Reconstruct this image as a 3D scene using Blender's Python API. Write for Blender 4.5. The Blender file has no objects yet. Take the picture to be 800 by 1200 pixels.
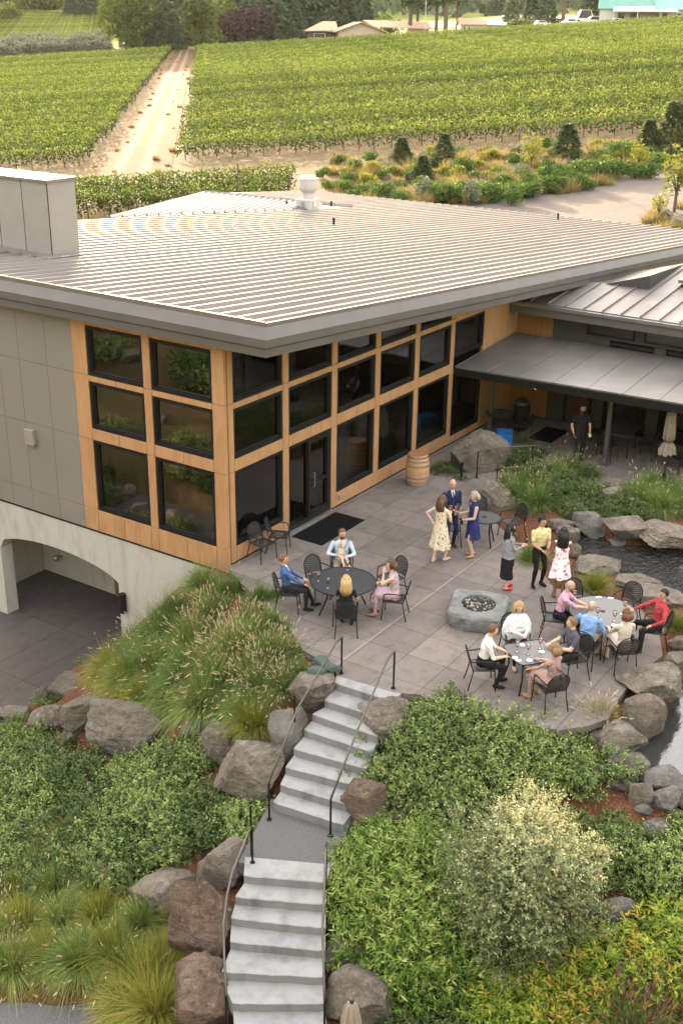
import bpy, math, random
import numpy as np
from mathutils import Vector, Matrix

scene = bpy.context.scene
COL = scene.collection
rng = np.random.default_rng(11)
random.seed(5)
PI = math.pi
R = math.radians

# ------------------------------------------------------------------ survey of the site (metres)
# x runs along the glazed patio front, y along the gable over the driveway, z = 0 is the patio
CAM = np.array([-19.427, -16.164, 12.018])
YAW, PIT, ROL, FPX = R(33.584), R(22.79), R(0.838), 1340.4
_f = np.array([math.cos(YAW)*math.cos(PIT), math.sin(YAW)*math.cos(PIT), -math.sin(PIT)])
_r = np.array([math.sin(YAW), -math.cos(YAW), 0.0])
_u = np.cross(_r, _f)
_r, _u = math.cos(ROL)*_r + math.sin(ROL)*_u, -math.sin(ROL)*_r + math.cos(ROL)*_u
FD = np.array([math.cos(YAW), math.sin(YAW)])
RD = np.array([math.sin(YAW), -math.cos(YAW)])


def sight(px, py):
    return _f + _r*(px-400)/FPX - _u*(py-600)/FPX


def S(px, py, z=0.0):
    """site position at height z, read off the photograph"""
    d = sight(px, py)
    return CAM + d*((z-CAM[2])/d[2])


def far(a, b):
    """site x, y of a point b metres ahead and a metres to the right of the viewpoint"""
    p = CAM[:2] + a*RD + b*FD
    return p[0], p[1]


def ab(x, y):
    dx, dy = x-CAM[0], y-CAM[1]
    return dx*RD[0]+dy*RD[1], dx*FD[0]+dy*FD[1]


# ------------------------------------------------------------------ mesh builder
class MB:
    def __init__(s):
        s.v, s.f, s.m, s.n = [], [], [], 0

    def add(s, verts, faces, m=0):
        o = s.n
        for q in verts:
            s.v.append((float(q[0]), float(q[1]), float(q[2])))
        s.n += len(verts)
        for q in faces:
            s.f.append(tuple(i+o for i in q))
            s.m.append(m)
        return s

    def box(s, a, b, m=0):
        x0, y0, z0 = [min(a[i], b[i]) for i in range(3)]
        x1, y1, z1 = [max(a[i], b[i]) for i in range(3)]
        return s.add([(x0, y0, z0), (x1, y0, z0), (x1, y1, z0), (x0, y1, z0), (x0, y0, z1), (x1, y0, z1), (x1, y1, z1), (x0, y1, z1)],
                     [(0, 3, 2, 1), (4, 5, 6, 7), (0, 1, 5, 4), (1, 2, 6, 5), (2, 3, 7, 6), (3, 0, 4, 7)], m)

    def bbox(s, a, b, e=.01, m=0):
        """box with bevelled vertical and top edges"""
        x0, y0, z0 = [min(a[i], b[i]) for i in range(3)]
        x1, y1, z1 = [max(a[i], b[i]) for i in range(3)]
        def ring(d, z):
            return [(x0+d, y0+d+e, z), (x0+d+e, y0+d, z), (x1-d-e, y0+d, z), (x1-d, y0+d+e, z),
                    (x1-d, y1-d-e, z), (x1-d-e, y1-d, z), (x0+d+e, y1-d, z), (x0+d, y1-d-e, z)]
        vs = ring(e, z0)+ring(0, z0+e)+ring(0, z1-e)+ring(e, z1)
        fs = [tuple(range(7, -1, -1)), tuple(range(24, 32))]
        for k in range(3):
            for i in range(8):
                j = (i+1) % 8
                fs.append((k*8+i, k*8+j, k*8+8+j, k*8+8+i))
        return s.add(vs, fs, m)

    def prism(s, poly, z0, z1, m=0, mside=None):
        """upright prism over a counter-clockwise xy polygon; z0, z1 numbers or per-vertex lists"""
        n = len(poly)
        a = [(p[0], p[1], z0[i] if isinstance(z0, (list, tuple)) else z0) for i, p in enumerate(poly)]
        b = [(p[0], p[1], z1[i] if isinstance(z1, (list, tuple)) else z1) for i, p in enumerate(poly)]
        s.add(a+b, [tuple(range(n-1, -1, -1)), tuple(range(n, 2*n))], m)
        o = s.n-2*n
        for i in range(n):
            j = (i+1) % n
            s.f.append((o+i, o+j, o+n+j, o+n+i))
            s.m.append(m if mside is None else mside)
        return s

    def tube(s, pts, r, n=8, m=0, cap=True, side=None, ratio=1.0):
        P = [np.array(p, float) for p in pts]
        k = len(P)
        rr = [r]*k if not isinstance(r, (list, tuple, np.ndarray)) else list(r)
        T = []
        for i in range(k):
            t = P[min(i+1, k-1)]-P[max(i-1, 0)]
            T.append(t/(np.linalg.norm(t)+1e-12))
        if side is None:
            a = np.array([0, 0, 1.0]) if abs(T[0][2]) < .9 else np.array([1.0, 0, 0])
            x = np.cross(T[0], a)
        else:
            x = np.array(side, float)
        vs = []
        for i in range(k):
            x = x-T[i]*(x@T[i])
            x /= np.linalg.norm(x)+1e-12
            y = np.cross(T[i], x)
            ri = rr[i]
            rx, ry = (ri if isinstance(ri, (tuple, list)) else (ri, ri*ratio))
            for j in range(n):
                t = 2*PI*j/n
                vs.append(P[i]+x*math.cos(t)*rx+y*math.sin(t)*ry)
        fs = [(i*n+j, i*n+(j+1) % n, (i+1)*n+(j+1) % n, (i+1)*n+j) for i in range(k-1) for j in range(n)]
        if cap:
            fs += [tuple(range(n-1, -1, -1)), tuple(range((k-1)*n, k*n))]
        return s.add(vs, fs, m)

    def lathe(s, prof, c=(0, 0, 0), n=24, m=0):
        vs, fs = [], []
        k = len(prof)
        for r, z in prof:
            for j in range(n):
                t = 2*PI*j/n
                vs.append((c[0]+r*math.cos(t), c[1]+r*math.sin(t), c[2]+z))
        fs = [(i*n+j, i*n+(j+1) % n, (i+1)*n+(j+1) % n, (i+1)*n+j) for i in range(k-1) for j in range(n)]
        if prof[0][0] > 1e-4:
            fs.append(tuple(range(n-1, -1, -1)))
        if prof[-1][0] > 1e-4:
            fs.append(tuple(range((k-1)*n, k*n)))
        return s.add(vs, fs, m)

    def ball(s, c, r, n=12, k=8, m=0, rot=None):
        rx, ry, rz = r if isinstance(r, (tuple, list)) else (r, r, r)
        vs, fs = [], []
        for i in range(k+1):
            p = PI*i/k
            for j in range(n):
                t = 2*PI*j/n
                q = np.array([rx*math.sin(p)*math.cos(t), ry*math.sin(p)*math.sin(t), -rz*math.cos(p)])
                if rot is not None:
                    q = rot@q
                vs.append(q+np.array(c))
        fs = [(i*n+j, i*n+(j+1) % n, (i+1)*n+(j+1) % n, (i+1)*n+j) for i in range(k) for j in range(n)]
        return s.add(vs, fs, m)

    def move(s, M):
        s.v = [tuple(M @ Vector(q)) for q in s.v]
        return s

    def build(s, name, mats, parent=None, smooth=False):
        me = bpy.data.meshes.new(name)
        me.from_pydata(s.v, [], s.f)
        if not isinstance(mats, (list, tuple)):
            mats = [mats]
        for q in mats:
            me.materials.append(q)
        if len(mats) > 1:
            me.polygons.foreach_set('material_index', s.m)
        if smooth:
            me.polygons.foreach_set('use_smooth', [True]*len(me.polygons))
        me.update()
        return link(name, me, parent)


def link(name, me, parent=None):
    o = bpy.data.objects.new(name, me)
    COL.objects.link(o)
    if parent is not None:
        o.parent = parent
    return o


def smooth_by_angle(o, deg=35):
    me = o.data
    me.polygons.foreach_set('use_smooth', [True]*len(me.polygons))
    try:
        me.set_sharp_from_angle(angle=R(deg))
    except Exception:
        pass
    return o


def tag(o, label=None, cat=None, group=None, kind=None):
    if label: o['label'] = label
    if cat: o['category'] = cat
    if group: o['group'] = group
    if kind: o['kind'] = kind
    return o


def thing(name, label, cat, loc=(0, 0, 0), rz=0.0, group=None):
    o = bpy.data.objects.new(name, None)
    o.empty_display_size = .2
    COL.objects.link(o)
    o.location = tuple(float(q) for q in loc)
    o.rotation_euler = (0, 0, rz)
    return tag(o, label, cat, group)


def dup(root, loc, rz=0.0, scale=None, label=None, group=None):
    kids = list(root.children)
    c = root.copy()
    COL.objects.link(c)
    c.location = tuple(float(q) for q in loc)
    c.rotation_euler = (0, 0, rz)
    if scale is not None:
        c.scale = (scale, scale, scale) if not isinstance(scale, (tuple, list)) else scale
    if label: c['label'] = label
    if group: c['group'] = group
    for k in kids:
        d = k.copy()
        COL.objects.link(d)
        d.parent = c
        for g in k.children:
            e = g.copy()
            COL.objects.link(e)
            e.parent = d
    return c


def quads_object(name, verts, nper, faces_per, tone, mats, parent=None, smooth=False):
    """fast mesh from repeated little pieces: verts (N*nper,3), faces_per (k,4) pattern of one piece, tone per piece"""
    N = len(verts)//nper
    fp = np.array(faces_per, int)
    k = len(fp)
    F = (fp[None, :, :]+(np.arange(N)*nper)[:, None, None]).reshape(-1, fp.shape[1])
    me = bpy.data.meshes.new(name)
    me.vertices.add(N*nper)
    me.vertices.foreach_set('co', np.ascontiguousarray(verts, dtype=np.float32).ravel())
    nf, w = F.shape
    me.loops.add(nf*w)
    me.loops.foreach_set('vertex_index', F.ravel().astype(np.int32))
    me.polygons.add(nf)
    me.polygons.foreach_set('loop_start', (np.arange(nf)*w).astype(np.int32))
    me.polygons.foreach_set('loop_total', np.full(nf, w, np.int32))
    at = me.attributes.new('tone', 'FLOAT', 'FACE')
    at.data.foreach_set('value', np.repeat(np.asarray(tone, np.float32), k))
    if smooth:
        me.polygons.foreach_set('use_smooth', [True]*nf)
    for q in (mats if isinstance(mats, (list, tuple)) else [mats]):
        me.materials.append(q)
    me.update(calc_edges=True)
    me.validate()
    return link(name, me, parent)


def unit(a):
    return a/(np.linalg.norm(a, axis=-1, keepdims=True)+1e-9)
# ------------------------------------------------------------------ materials
def new_mat(name):
    m = bpy.data.materials.new(name)
    m.use_nodes = True
    nt = m.node_tree
    nt.nodes.clear()
    return m, nt, nt.nodes, nt.links


class G_:
    """tiny node helper"""
    def __init__(s, nt):
        s.nt, s.N, s.L = nt, nt.nodes, nt.links

    def n(s, t, **kw):
        x = s.N.new(t)
        for k, v in kw.items():
            if k.startswith('i_'):
                x.inputs[k[2:].replace('_', ' ')].default_value = v
            else:
                setattr(x, k, v)
        return x

    def l(s, a, b):
        s.L.new(a, b)

    def math(s, op, a, b=None):
        x = s.N.new('ShaderNodeMath')
        x.operation = op
        for i, q in enumerate((a, b)):
            if q is None: continue
            if isinstance(q, (int, float)): x.inputs[i].default_value = q
            else: s.L.new(q, x.inputs[i])
        return x.outputs[0]

    def mix(s, fac, a, b, blend='MIX'):
        x = s.N.new('ShaderNodeMix')
        x.data_type = 'RGBA'
        x.blend_type = blend
        for sock, q in ((x.inputs[0], fac), (x.inputs[6], a), (x.inputs[7], b)):
            if isinstance(q, (int, float)): sock.default_value = q
            elif isinstance(q, tuple): sock.default_value = (*q[:3], 1)
            else: s.L.new(q, sock)
        return x.outputs[2]

    def ramp(s, fac, stops, interp='LINEAR'):
        x = s.N.new('ShaderNodeValToRGB')
        x.color_ramp.interpolation = interp
        e = x.color_ramp.elements
        while len(e) < len(stops): e.new(.5)
        for i, (p, c) in enumerate(stops):
            e[i].position = p
            e[i].color = (*c[:3], 1) if isinstance(c, tuple) else (c, c, c, 1)
        s.L.new(fac, x.inputs[0])
        return x.outputs[0]

    def noise(s, vec, scale, detail=4, rough=.55):
        x = s.N.new('ShaderNodeTexNoise')
        x.inputs['Scale'].default_value = scale
        x.inputs['Detail'].default_value = detail
        x.inputs['Roughness'].default_value = rough
        if vec is not None: s.L.new(vec, x.inputs['Vector'])
        return x.outputs['Fac']

    def stretch(s, vec, sc):
        x = s.N.new('ShaderNodeMapping')
        x.inputs['Scale'].default_value = sc
        s.L.new(vec, x.inputs['Vector'])
        return x.outputs[0]

    def bump(s, h, strength=.3, dist=.02):
        x = s.N.new('ShaderNodeBump')
        x.inputs['Strength'].default_value = strength
        x.inputs['Distance'].default_value = dist
        s.L.new(h, x.inputs['Height'])
        return x.outputs[0]

    def out(s, sh, vol=None):
        o = s.N.new('ShaderNodeOutputMaterial')
        if sh is not None: s.L.new(sh, o.inputs['Surface'])
        if vol is not None: s.L.new(vol, o.inputs['Volume'])

    def pbr(s, col, rough=.6, metal=0.0, normal=None, spec=.5, alpha=None):
        b = s.N.new('ShaderNodeBsdfPrincipled')
        for nm, q in (('Base Color', col), ('Roughness', rough), ('Metallic', metal), ('Specular IOR Level', spec)):
            if isinstance(q, (int, float)): b.inputs[nm].default_value = q
            elif isinstance(q, tuple): b.inputs[nm].default_value = (*q[:3], 1)
            else: s.L.new(q, b.inputs[nm])
        if normal is not None: s.L.new(normal, b.inputs['Normal'])
        if alpha is not None:
            if isinstance(alpha, (int, float)): b.inputs['Alpha'].default_value = alpha
            else: s.L.new(alpha, b.inputs['Alpha'])
        return b.outputs[0]

    def obj(s):
        return s.N.new('ShaderNodeTexCoord').outputs['Object']

    def pos(s):
        return s.N.new('ShaderNodeNewGeometry').outputs['Position']


def simple(name, col, rough=.6, metal=0.0, var=.14, scale=6.0, bump=0.0, bscale=40.0, spec=.5, world=True, col2=None):
    """surface with mottled colour and fine relief"""
    m, nt, N, L = new_mat(name)
    g = G_(nt)
    v = g.pos() if world else g.obj()
    nz = g.noise(v, scale, 5)
    c1 = tuple(max(0, q*(1-var)) for q in col)
    c2 = tuple(min(1, q*(1+var)) for q in col) if col2 is None else col2
    c = g.ramp(nz, [(.3, c1), (.7, c2)])
    nm = g.bump(g.noise(v, bscale, 4), bump, .01) if bump else None
    g.out(g.pbr(c, rough, metal, nm, spec))
    return m


M = {}
M['black_metal'] = simple('black_metal', (.014, .014, .016), .5, 0, .2, 8, spec=.2)
M['bronze_metal'] = simple('bronze_metal', (.10, .085, .072), .38, .75, .15, 6)
M['dark_frame'] = simple('dark_frame', (.013, .012, .011), .55, 0, .2, 5, spec=.15)
M['fascia'] = simple('fascia', (.115, .10, .09), .5, .35, .1, 1.5, .05, 20)
M['soffit'] = simple('soffit', (.12, .075, .045), .6, 0, .2, 3)
M['concrete_step'] = None
M['asphalt'] = simple('asphalt', (.088, .068, .054), .9, 0, .18, .8, .3, 60)
M['gravel'] = simple('gravel', (.082, .080, .080), .9, 0, .45, 45, .8, 70)
M['mulch'] = simple('mulch', (.10, .042, .022), .95, 0, .6, 22, .9, 45)
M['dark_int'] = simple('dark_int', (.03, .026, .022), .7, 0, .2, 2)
M['white_paint'] = simple('white_paint', (.72, .70, .66), .5, 0, .05, 3)
M['chimney_panel'] = simple('chimney_panel', (.255, .228, .20), .55, .1, .06, 2, .05, 60)
M['vent_white'] = simple('vent_white', (.46, .42, .37), .45, 0, .08, 4)
M['cushion'] = simple('canvas', (.235, .19, .145), .9, 0, .15, 9, .4, 120)
M['mat_black'] = simple('mat_black', (.007, .007, .008), .95, 0, .2, 30, .4, 300, spec=.1)
M['blue_plastic'] = simple('blue_plastic', (.008, .17, .42), .4, 0, .1, 5)
M['sandbag'] = simple('sandbag', (.045, .07, .058), .8, 0, .25, 12, .4, 90)
M['lava'] = simple('lava', (.03, .027, .025), .8, 0, .5, 25, .5, 40)
M['lava_pale'] = simple('lava_pale', (.26, .225, .18), .85, 0, .4, 25, .5, 40)
M['bark'] = simple('bark', (.11, .072, .05), .9, 0, .35, 6, .7, 14)
M['vine_wood'] = simple('vine_wood', (.09, .06, .04), .9, 0, .3, 9)
M['steel'] = simple('steel_pale', (.5, .5, .5), .35, .9, .1, 5)
M['paper'] = simple('paper', (.8, .78, .74), .7, 0, .04, 9)
M['ceramic'] = simple('ceramic', (.78, .74, .68), .35, 0, .04, 9)
M['leather'] = simple('leather', (.25, .11, .06), .5, 0, .2, 12)


def m_wood(name, c1, c2, stretch, scale=9.0):
    m, nt, N, L = new_mat(name)
    g = G_(nt)
    v = g.stretch(g.pos(), stretch)
    a = g.noise(v, scale, 6, .6)
    b = g.noise(g.stretch(g.pos(), (2.4, 2.4, .8)), 1.0, 4)
    x = g.math('ADD', g.math('MULTIPLY', a, .55), g.math('MULTIPLY', b, .45))
    c = g.ramp(x, [(.33, c1), (.67, c2)])
    g.out(g.pbr(c, .5, 0, g.bump(a, .15, .005), .35))
    return m


M['wood'] = m_wood('cedar_cladding', (.325, .158, .072), (.475, .255, .128), (3, 3, .25))
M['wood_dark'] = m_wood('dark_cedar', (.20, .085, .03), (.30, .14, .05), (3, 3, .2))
M['oak'] = m_wood('oak_stave', (.36, .18, .08), (.56, .33, .17), (6, 6, .5))
M['oak_top'] = m_wood('oak_head', (.22, .085, .04), (.36, .15, .075), (1, 7, 1))
M['siding_tan'] = simple('siding_tan', (.42, .30, .20), .7, 0, .08, 1)
M['roof_tan'] = simple('roof_tan', (.44, .27, .17), .8, 0, .12, 2)
M['barn_wall'] = simple('barn_wall', (.50, .46, .39), .7, 0, .05, 1)
M['barn_roof'] = simple('barn_roof', (.10, .27, .22), .5, 0, .08, 1)
M['barn_awning'] = simple('barn_awning', (.50, .45, .37), .6, 0, .08, 1)
M['car_white'] = simple('car_white', (.65, .64, .62), .3, 0, .04, 1)
M['car_red'] = simple('car_red', (.35, .06, .04), .3, 0, .04, 1)
M['car_blue'] = simple('car_blue', (.14, .19, .26), .3, 0, .04, 1)
M['car_glass'] = simple('car_glass', (.03, .035, .04), .1, 0, .04, 1)
M['rubber'] = simple('rubber', (.02, .02, .02), .8, 0, .1, 4)


def m_grey_panel():
    m, nt, N, L = new_mat('grey_panel')
    g = G_(nt)
    a = g.noise(g.pos(), 60, 3)
    b = g.noise(g.pos(), .9, 3)
    c = g.mix(b, (.175, .152, .128), (.215, .188, .16))
    c = g.mix(g.math('MULTIPLY', a, .25), c, (.15, .13, .11))
    g.out(g.pbr(c, .75, 0, g.bump(a, .1, .003), .3))
    return m


M['grey_panel'] = m_grey_panel()


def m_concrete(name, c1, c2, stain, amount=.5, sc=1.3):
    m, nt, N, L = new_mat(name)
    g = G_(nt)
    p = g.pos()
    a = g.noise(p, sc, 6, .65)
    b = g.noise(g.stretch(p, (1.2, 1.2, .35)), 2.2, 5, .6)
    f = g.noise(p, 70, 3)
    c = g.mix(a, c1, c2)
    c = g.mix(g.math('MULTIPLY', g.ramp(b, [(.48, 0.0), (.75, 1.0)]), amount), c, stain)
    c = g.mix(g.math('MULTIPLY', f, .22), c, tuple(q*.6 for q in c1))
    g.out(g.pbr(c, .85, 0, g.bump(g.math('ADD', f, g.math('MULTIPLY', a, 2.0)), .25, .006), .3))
    return m


M['concrete_wall'] = m_concrete('concrete_wall', (.38, .345, .30), (.50, .46, .405), (.27, .24, .205), .65)
M['concrete_step'] = m_concrete('concrete_step', (.20, .199, .194), (.30, .298, .29), (.10, .10, .10), .75, 2.8)


def m_paver(name, c1, c2, ou, ow, pu, pw, joint=.010, special=None, dark=(.055, .05, .047)):
    """square-cut paving: joints on a real site grid, tone differing slab by slab"""
    m, nt, N, L = new_mat(name)
    g = G_(nt)
    p = g.pos()
    sx = g.n('ShaderNodeSeparateXYZ')
    g.l(p, sx.inputs[0])
    fu = g.math('DIVIDE', g.math('SUBTRACT', sx.outputs[0], ou), pu)
    fw = g.math('DIVIDE', g.math('SUBTRACT', sx.outputs[1], ow), pw)
    du = g.math('MULTIPLY', g.math('ABSOLUTE', g.math('SUBTRACT', fu, g.math('ROUND', fu))), pu)
    dw = g.math('MULTIPLY', g.math('ABSOLUTE', g.math('SUBTRACT', fw, g.math('ROUND', fw))), pw)
    line = g.math('LESS_THAN', g.math('MINIMUM', du, dw), joint)
    cell = g.n('ShaderNodeCombineXYZ')
    g.l(g.math('FLOOR', fu), cell.inputs[0])
    g.l(g.math('FLOOR', fw), cell.inputs[1])
    wn = g.n('ShaderNodeTexWhiteNoise')
    g.l(cell.outputs[0], wn.inputs['Vector'])
    a = g.noise(p, 1.1, 6, .65)
    f = g.noise(p, 85, 3)
    st = g.noise(p, 3.1, 6, .7)
    c = g.mix(g.math('ADD', g.math('MULTIPLY', wn.outputs['Value'], .45), g.math('MULTIPLY', a, .55)), c1, c2)
    c = g.mix(g.math('MULTIPLY', g.ramp(st, [(.48, 0.0), (.70, 1.0)]), .55), c, tuple(q*.6 for q in c1))
    c = g.mix(g.math('MULTIPLY', f, .2), c, tuple(q*.5 for q in c1))
    if special is not None:
        sd = g.math('ABSOLUTE', g.math('SUBTRACT', sx.outputs[1], special))
        c = g.mix(g.math('MULTIPLY', g.math('LESS_THAN', sd, .026), .6), c, tuple(q*1.1 for q in c2))
    c = g.mix(line, c, dark)
    h = g.math('ADD', g.math('MULTIPLY', line, -1.0), g.math('MULTIPLY', f, .15))
    g.out(g.pbr(c, .8, 0, g.bump(h, .4, .006), .3))
    return m


M['patio'] = m_paver('patio_paving', (.118, .097, .085), (.235, .196, .170), -2.144, -4.826, .96, .929, .008, -4.826+.04)
M['drive'] = m_paver('drive_paving', (.06, .05, .046), (.095, .079, .071), 0.3, .2, 2.6, 1.25, .012, None, (.03, .026, .024))


def m_roof():
    m, nt, N, L = new_mat('standing_seam_metal')
    g = G_(nt)
    p = g.pos()
    a = g.noise(g.stretch(p, (.25, 2.0, 1)), 1.5, 4)
    c = g.ramp(a, [(.3, (.165, .135, .122)), (.7, (.205, .172, .156))])
    r = g.ramp(g.noise(p, .6, 4), [(.3, .33), (.7, .42)])
    g.out(g.pbr(c, r, .38, g.bump(a, .22, .02), .6))
    return m


M['roof'] = m_roof()
M['annex_roof'] = simple('annex_roof_metal', (.13, .112, .10), .5, .2, .12, 1.2, .1, 20)
M['canopy'] = simple('canopy_panel', (.15, .138, .125), .45, .3, .15, 1.2, .1, 30)
M['gutter'] = simple('gutter', (.24, .25, .25), .3, .7, .1, 2)


def m_glass(name, tint=(.25, .28, .24), ior=1.55, extra=.05):
    m, nt, N, L = new_mat(name)
    g = G_(nt)
    tr = g.n('ShaderNodeBsdfTransparent')
    tr.inputs[0].default_value = (*tint, 1)
    gl = g.n('ShaderNodeBsdfGlossy')
    gl.inputs['Roughness'].default_value = .015
    gl.inputs['Color'].default_value = (.9, .9, .88, 1)
    g.l(g.bump(g.noise(g.pos(), .9, 2), .03, .05), gl.inputs['Normal'])
    fr = g.n('ShaderNodeFresnel')
    fr.inputs[0].default_value = ior
    fac = g.math('ADD', g.math('MULTIPLY', fr.outputs[0], 1.3), extra)
    mx = g.n('ShaderNodeMixShader')
    g.l(fac, mx.inputs[0]); g.l(tr.outputs[0], mx.inputs[1]); g.l(gl.outputs[0], mx.inputs[2])
    g.out(mx.outputs[0])
    return m


M['glass'] = m_glass('window_glass', (.42, .46, .40), 1.5, .03)
M['wineglass'] = m_glass('wine_glass', (.93, .93, .92), 1.5, .05)
M['wine'] = simple('red_wine', (.12, .01, .015), .2)
M['rose'] = simple('blush_wine', (.5, .22, .12), .2)


def m_water(name, col, scale, strength, rough=.04, dist=.06):
    m, nt, N, L = new_mat(name)
    g = G_(nt)
    p = g.pos()
    a = g.noise(g.stretch(p, (1, 1.7, 1)), scale, 4, .6)
    b = g.noise(p, scale*3.1, 2)
    g.out(g.pbr(col, rough, 0, g.bump(g.math('ADD', a, g.math('MULTIPLY', b, .4)), strength, dist), 1.0))
    return m


M['water_dark'] = m_water('pond_water_rippled', (.012, .011, .009), 4.5, 1.0, .03, .35)
M['water_still'] = m_water('pond_water_still', (.035, .036, .034), 3.0, .10, .06)


def m_rock(name, c1, c2, c3):
    m, nt, N, L = new_mat(name)
    g = G_(nt)
    p = g.pos()
    a = g.noise(p, 2.1, 8, .7)
    b = g.noise(p, 8.0, 8, .72)
    st = g.noise(g.stretch(g.obj(), (1.0, 1.0, 5.0)), 3.0, 6, .65)
    f = g.noise(p, 55, 5, .7)
    oi = g.n('ShaderNodeObjectInfo')
    c = g.mix(g.ramp(a, [(.38, 0.0), (.60, 1.0)]), c1, c2)
    c = g.mix(g.math('MULTIPLY', g.ramp(b, [(.53, 0.0), (.64, 1.0)]), .75), c, c3)
    c = g.mix(g.math('MULTIPLY', g.ramp(st, [(.33, 1.0), (.43, 0.0)]), .6), c, tuple(q*.45 for q in c1))
    c = g.mix(g.math('MULTIPLY', oi.outputs['Random'], .4), c, tuple(q*.7 for q in c2))
    c = g.mix(g.math('MULTIPLY', g.ramp(f, [(.35, 1.0), (.55, 0.0)]), .35), c, tuple(q*.4 for q in c1))
    h = g.math('ADD', g.math('ADD', g.math('MULTIPLY', b, 2.0), g.math('MULTIPLY', st, 1.5)), g.math('MULTIPLY', f, .8))
    g.out(g.pbr(c, .9, 0, g.bump(h, 1.0, .08), .2))
    return m


M['rock'] = m_rock('basalt_boulder', (.165, .135, .108), (.33, .275, .22), (.48, .415, .34))
M['rock_brown'] = m_rock('rusty_basalt', (.15, .10, .075), (.28, .195, .142), (.40, .32, .25))
M['rock_blue'] = m_rock('grey_basalt', (.165, .148, .128), (.30, .275, .245), (.42, .385, .345))


def m_leaf(name, stops, trans=.2, rough=.62, spec=.22):
    m, nt, N, L = new_mat(name)
    g = G_(nt)
    at = g.n('ShaderNodeAttribute', attribute_name='tone')
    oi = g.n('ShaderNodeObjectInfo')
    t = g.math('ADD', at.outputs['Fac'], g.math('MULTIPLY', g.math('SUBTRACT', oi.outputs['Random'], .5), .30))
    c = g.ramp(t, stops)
    b = g.pbr(c, rough, 0, None, spec)
    tl = g.n('ShaderNodeBsdfTranslucent')
    g.l(g.mix(.35, c, (.5, .5, .05), 'MULTIPLY'), tl.inputs[0]) if False else g.l(c, tl.inputs[0])
    mx = g.n('ShaderNodeMixShader')
    mx.inputs[0].default_value = trans
    g.l(b, mx.inputs[1]); g.l(tl.outputs[0], mx.inputs[2])
    g.out(mx.outputs[0])
    return m


M['lf_low'] = m_leaf('low_shrub_leaf', [(0, (.045, .075, .022)), (.4, (.11, .15, .05)), (.75, (.19, .26, .075)), (1, (.31, .38, .12))])
M['lf_willow'] = m_leaf('lance_leaf', [(0, (.045, .085, .014)), (.45, (.085, .165, .028)), (.8, (.175, .265, .052)), (1, (.33, .35, .11))])
M['lf_gold'] = m_leaf('golden_leaf', [(0, (.06, .10, .014)), (.5, (.14, .23, .03)), (.8, (.27, .33, .05)), (1, (.44, .29, .045))])
M['lf_olive'] = m_leaf('olive_leaf', [(0, (.075, .09, .035)), (.4, (.16, .20, .09)), (.75, (.31, .34, .17)), (1, (.58, .50, .25))])
M['lf_grass'] = m_leaf('grass_blade', [(0, (.05, .10, .03)), (.5, (.13, .21, .05)), (.85, (.30, .34, .085)), (1, (.46, .37, .16))], .22)
M['lf_gyel'] = m_leaf('yellow_grass_blade', [(0, (.075, .105, .016)), (.5, (.20, .215, .035)), (.85, (.36, .32, .065)), (1, (.48, .36, .15))], .22)
M['lf_tan'] = m_leaf('tan_grass_blade', [(0, (.14, .15, .035)), (.4, (.25, .22, .07)), (1, (.48, .32, .16))], .3)
M['plume'] = m_leaf('seed_plume', [(0, (.38, .28, .16)), (1, (.60, .47, .30))], .3, .9, .1)
M['plume_red'] = m_leaf('red_plume', [(0, (.16, .08, .055)), (1, (.30, .17, .12))], .3, .9, .1)
M['lf_vine'] = m_leaf('vine_leaf', [(0, (.030, .052, .010)), (.4, (.095, .14, .024)), (.75, (.24, .285, .05)), (1, (.40, .41, .10))], .16, .8, .12)
M['lf_conif'] = m_leaf('conifer_frond', [(0, (.032, .058, .030)), (.6, (.075, .12, .06)), (1, (.14, .185, .095))], .25)
M['lf_decid'] = m_leaf('tree_leaf', [(0, (.05, .08, .016)), (.6, (.12, .155, .03)), (1, (.23, .23, .05))], .35)
M['lf_purple'] = m_leaf('purple_leaf', [(0, (.022, .012, .016)), (.6, (.05, .026, .032)), (1, (.10, .05, .05))], .25)
M['lf_silver'] = m_leaf('silver_leaf', [(0, (.10, .115, .075)), (1, (.24, .25, .17))], .25)
M['lf_yel'] = m_leaf('yellow_tree_leaf', [(0, (.13, .12, .018)), (.6, (.30, .24, .03)), (1, (.46, .30, .05))], .45)
M['lf_wild'] = m_leaf('wild_leaf', [(0, (.04, .085, .015)), (.5, (.08, .15, .028)), (1, (.17, .21, .05))], .35)
M['lf_rust'] = m_leaf('dry_weed', [(0, (.20, .11, .04)), (.35, (.27, .18, .07)), (.7, (.32, .26, .10)), (1, (.22, .26, .055))], .35)
M['red_flower'] = simple('red_flower', (.5, .03, .02), .6)


def m_mesh_metal(name, col, open_=.45, sc=90.0, plane='XY'):
    """punched steel sheet: a grid of holes cut by alpha"""
    m, nt, N, L = new_mat(name)
    g = G_(nt)
    p = g.obj()
    ck = g.n('ShaderNodeTexVoronoi')
    ck.inputs['Scale'].default_value = sc
    ck.inputs['Randomness'].default_value = 0.0
    g.l(p, ck.inputs['Vector'])
    al = g.math('GREATER_THAN', ck.outputs['Distance'], open_)
    g.out(g.pbr(col, .45, 0, None, .4, al))
    return m


M['chair_mesh'] = m_mesh_metal('punched_steel_seat', (.02, .02, .022), .36, 75)
M['table_mesh'] = m_mesh_metal('punched_steel_top', (.085, .088, .09), .30, 75)
M['table_mesh_dark'] = m_mesh_metal('punched_steel_dark', (.03, .031, .034), .33, 75)
M['table_solid'] = simple('steel_top', (.05, .05, .05), .5, 0, .15, 8, spec=.25)


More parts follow.
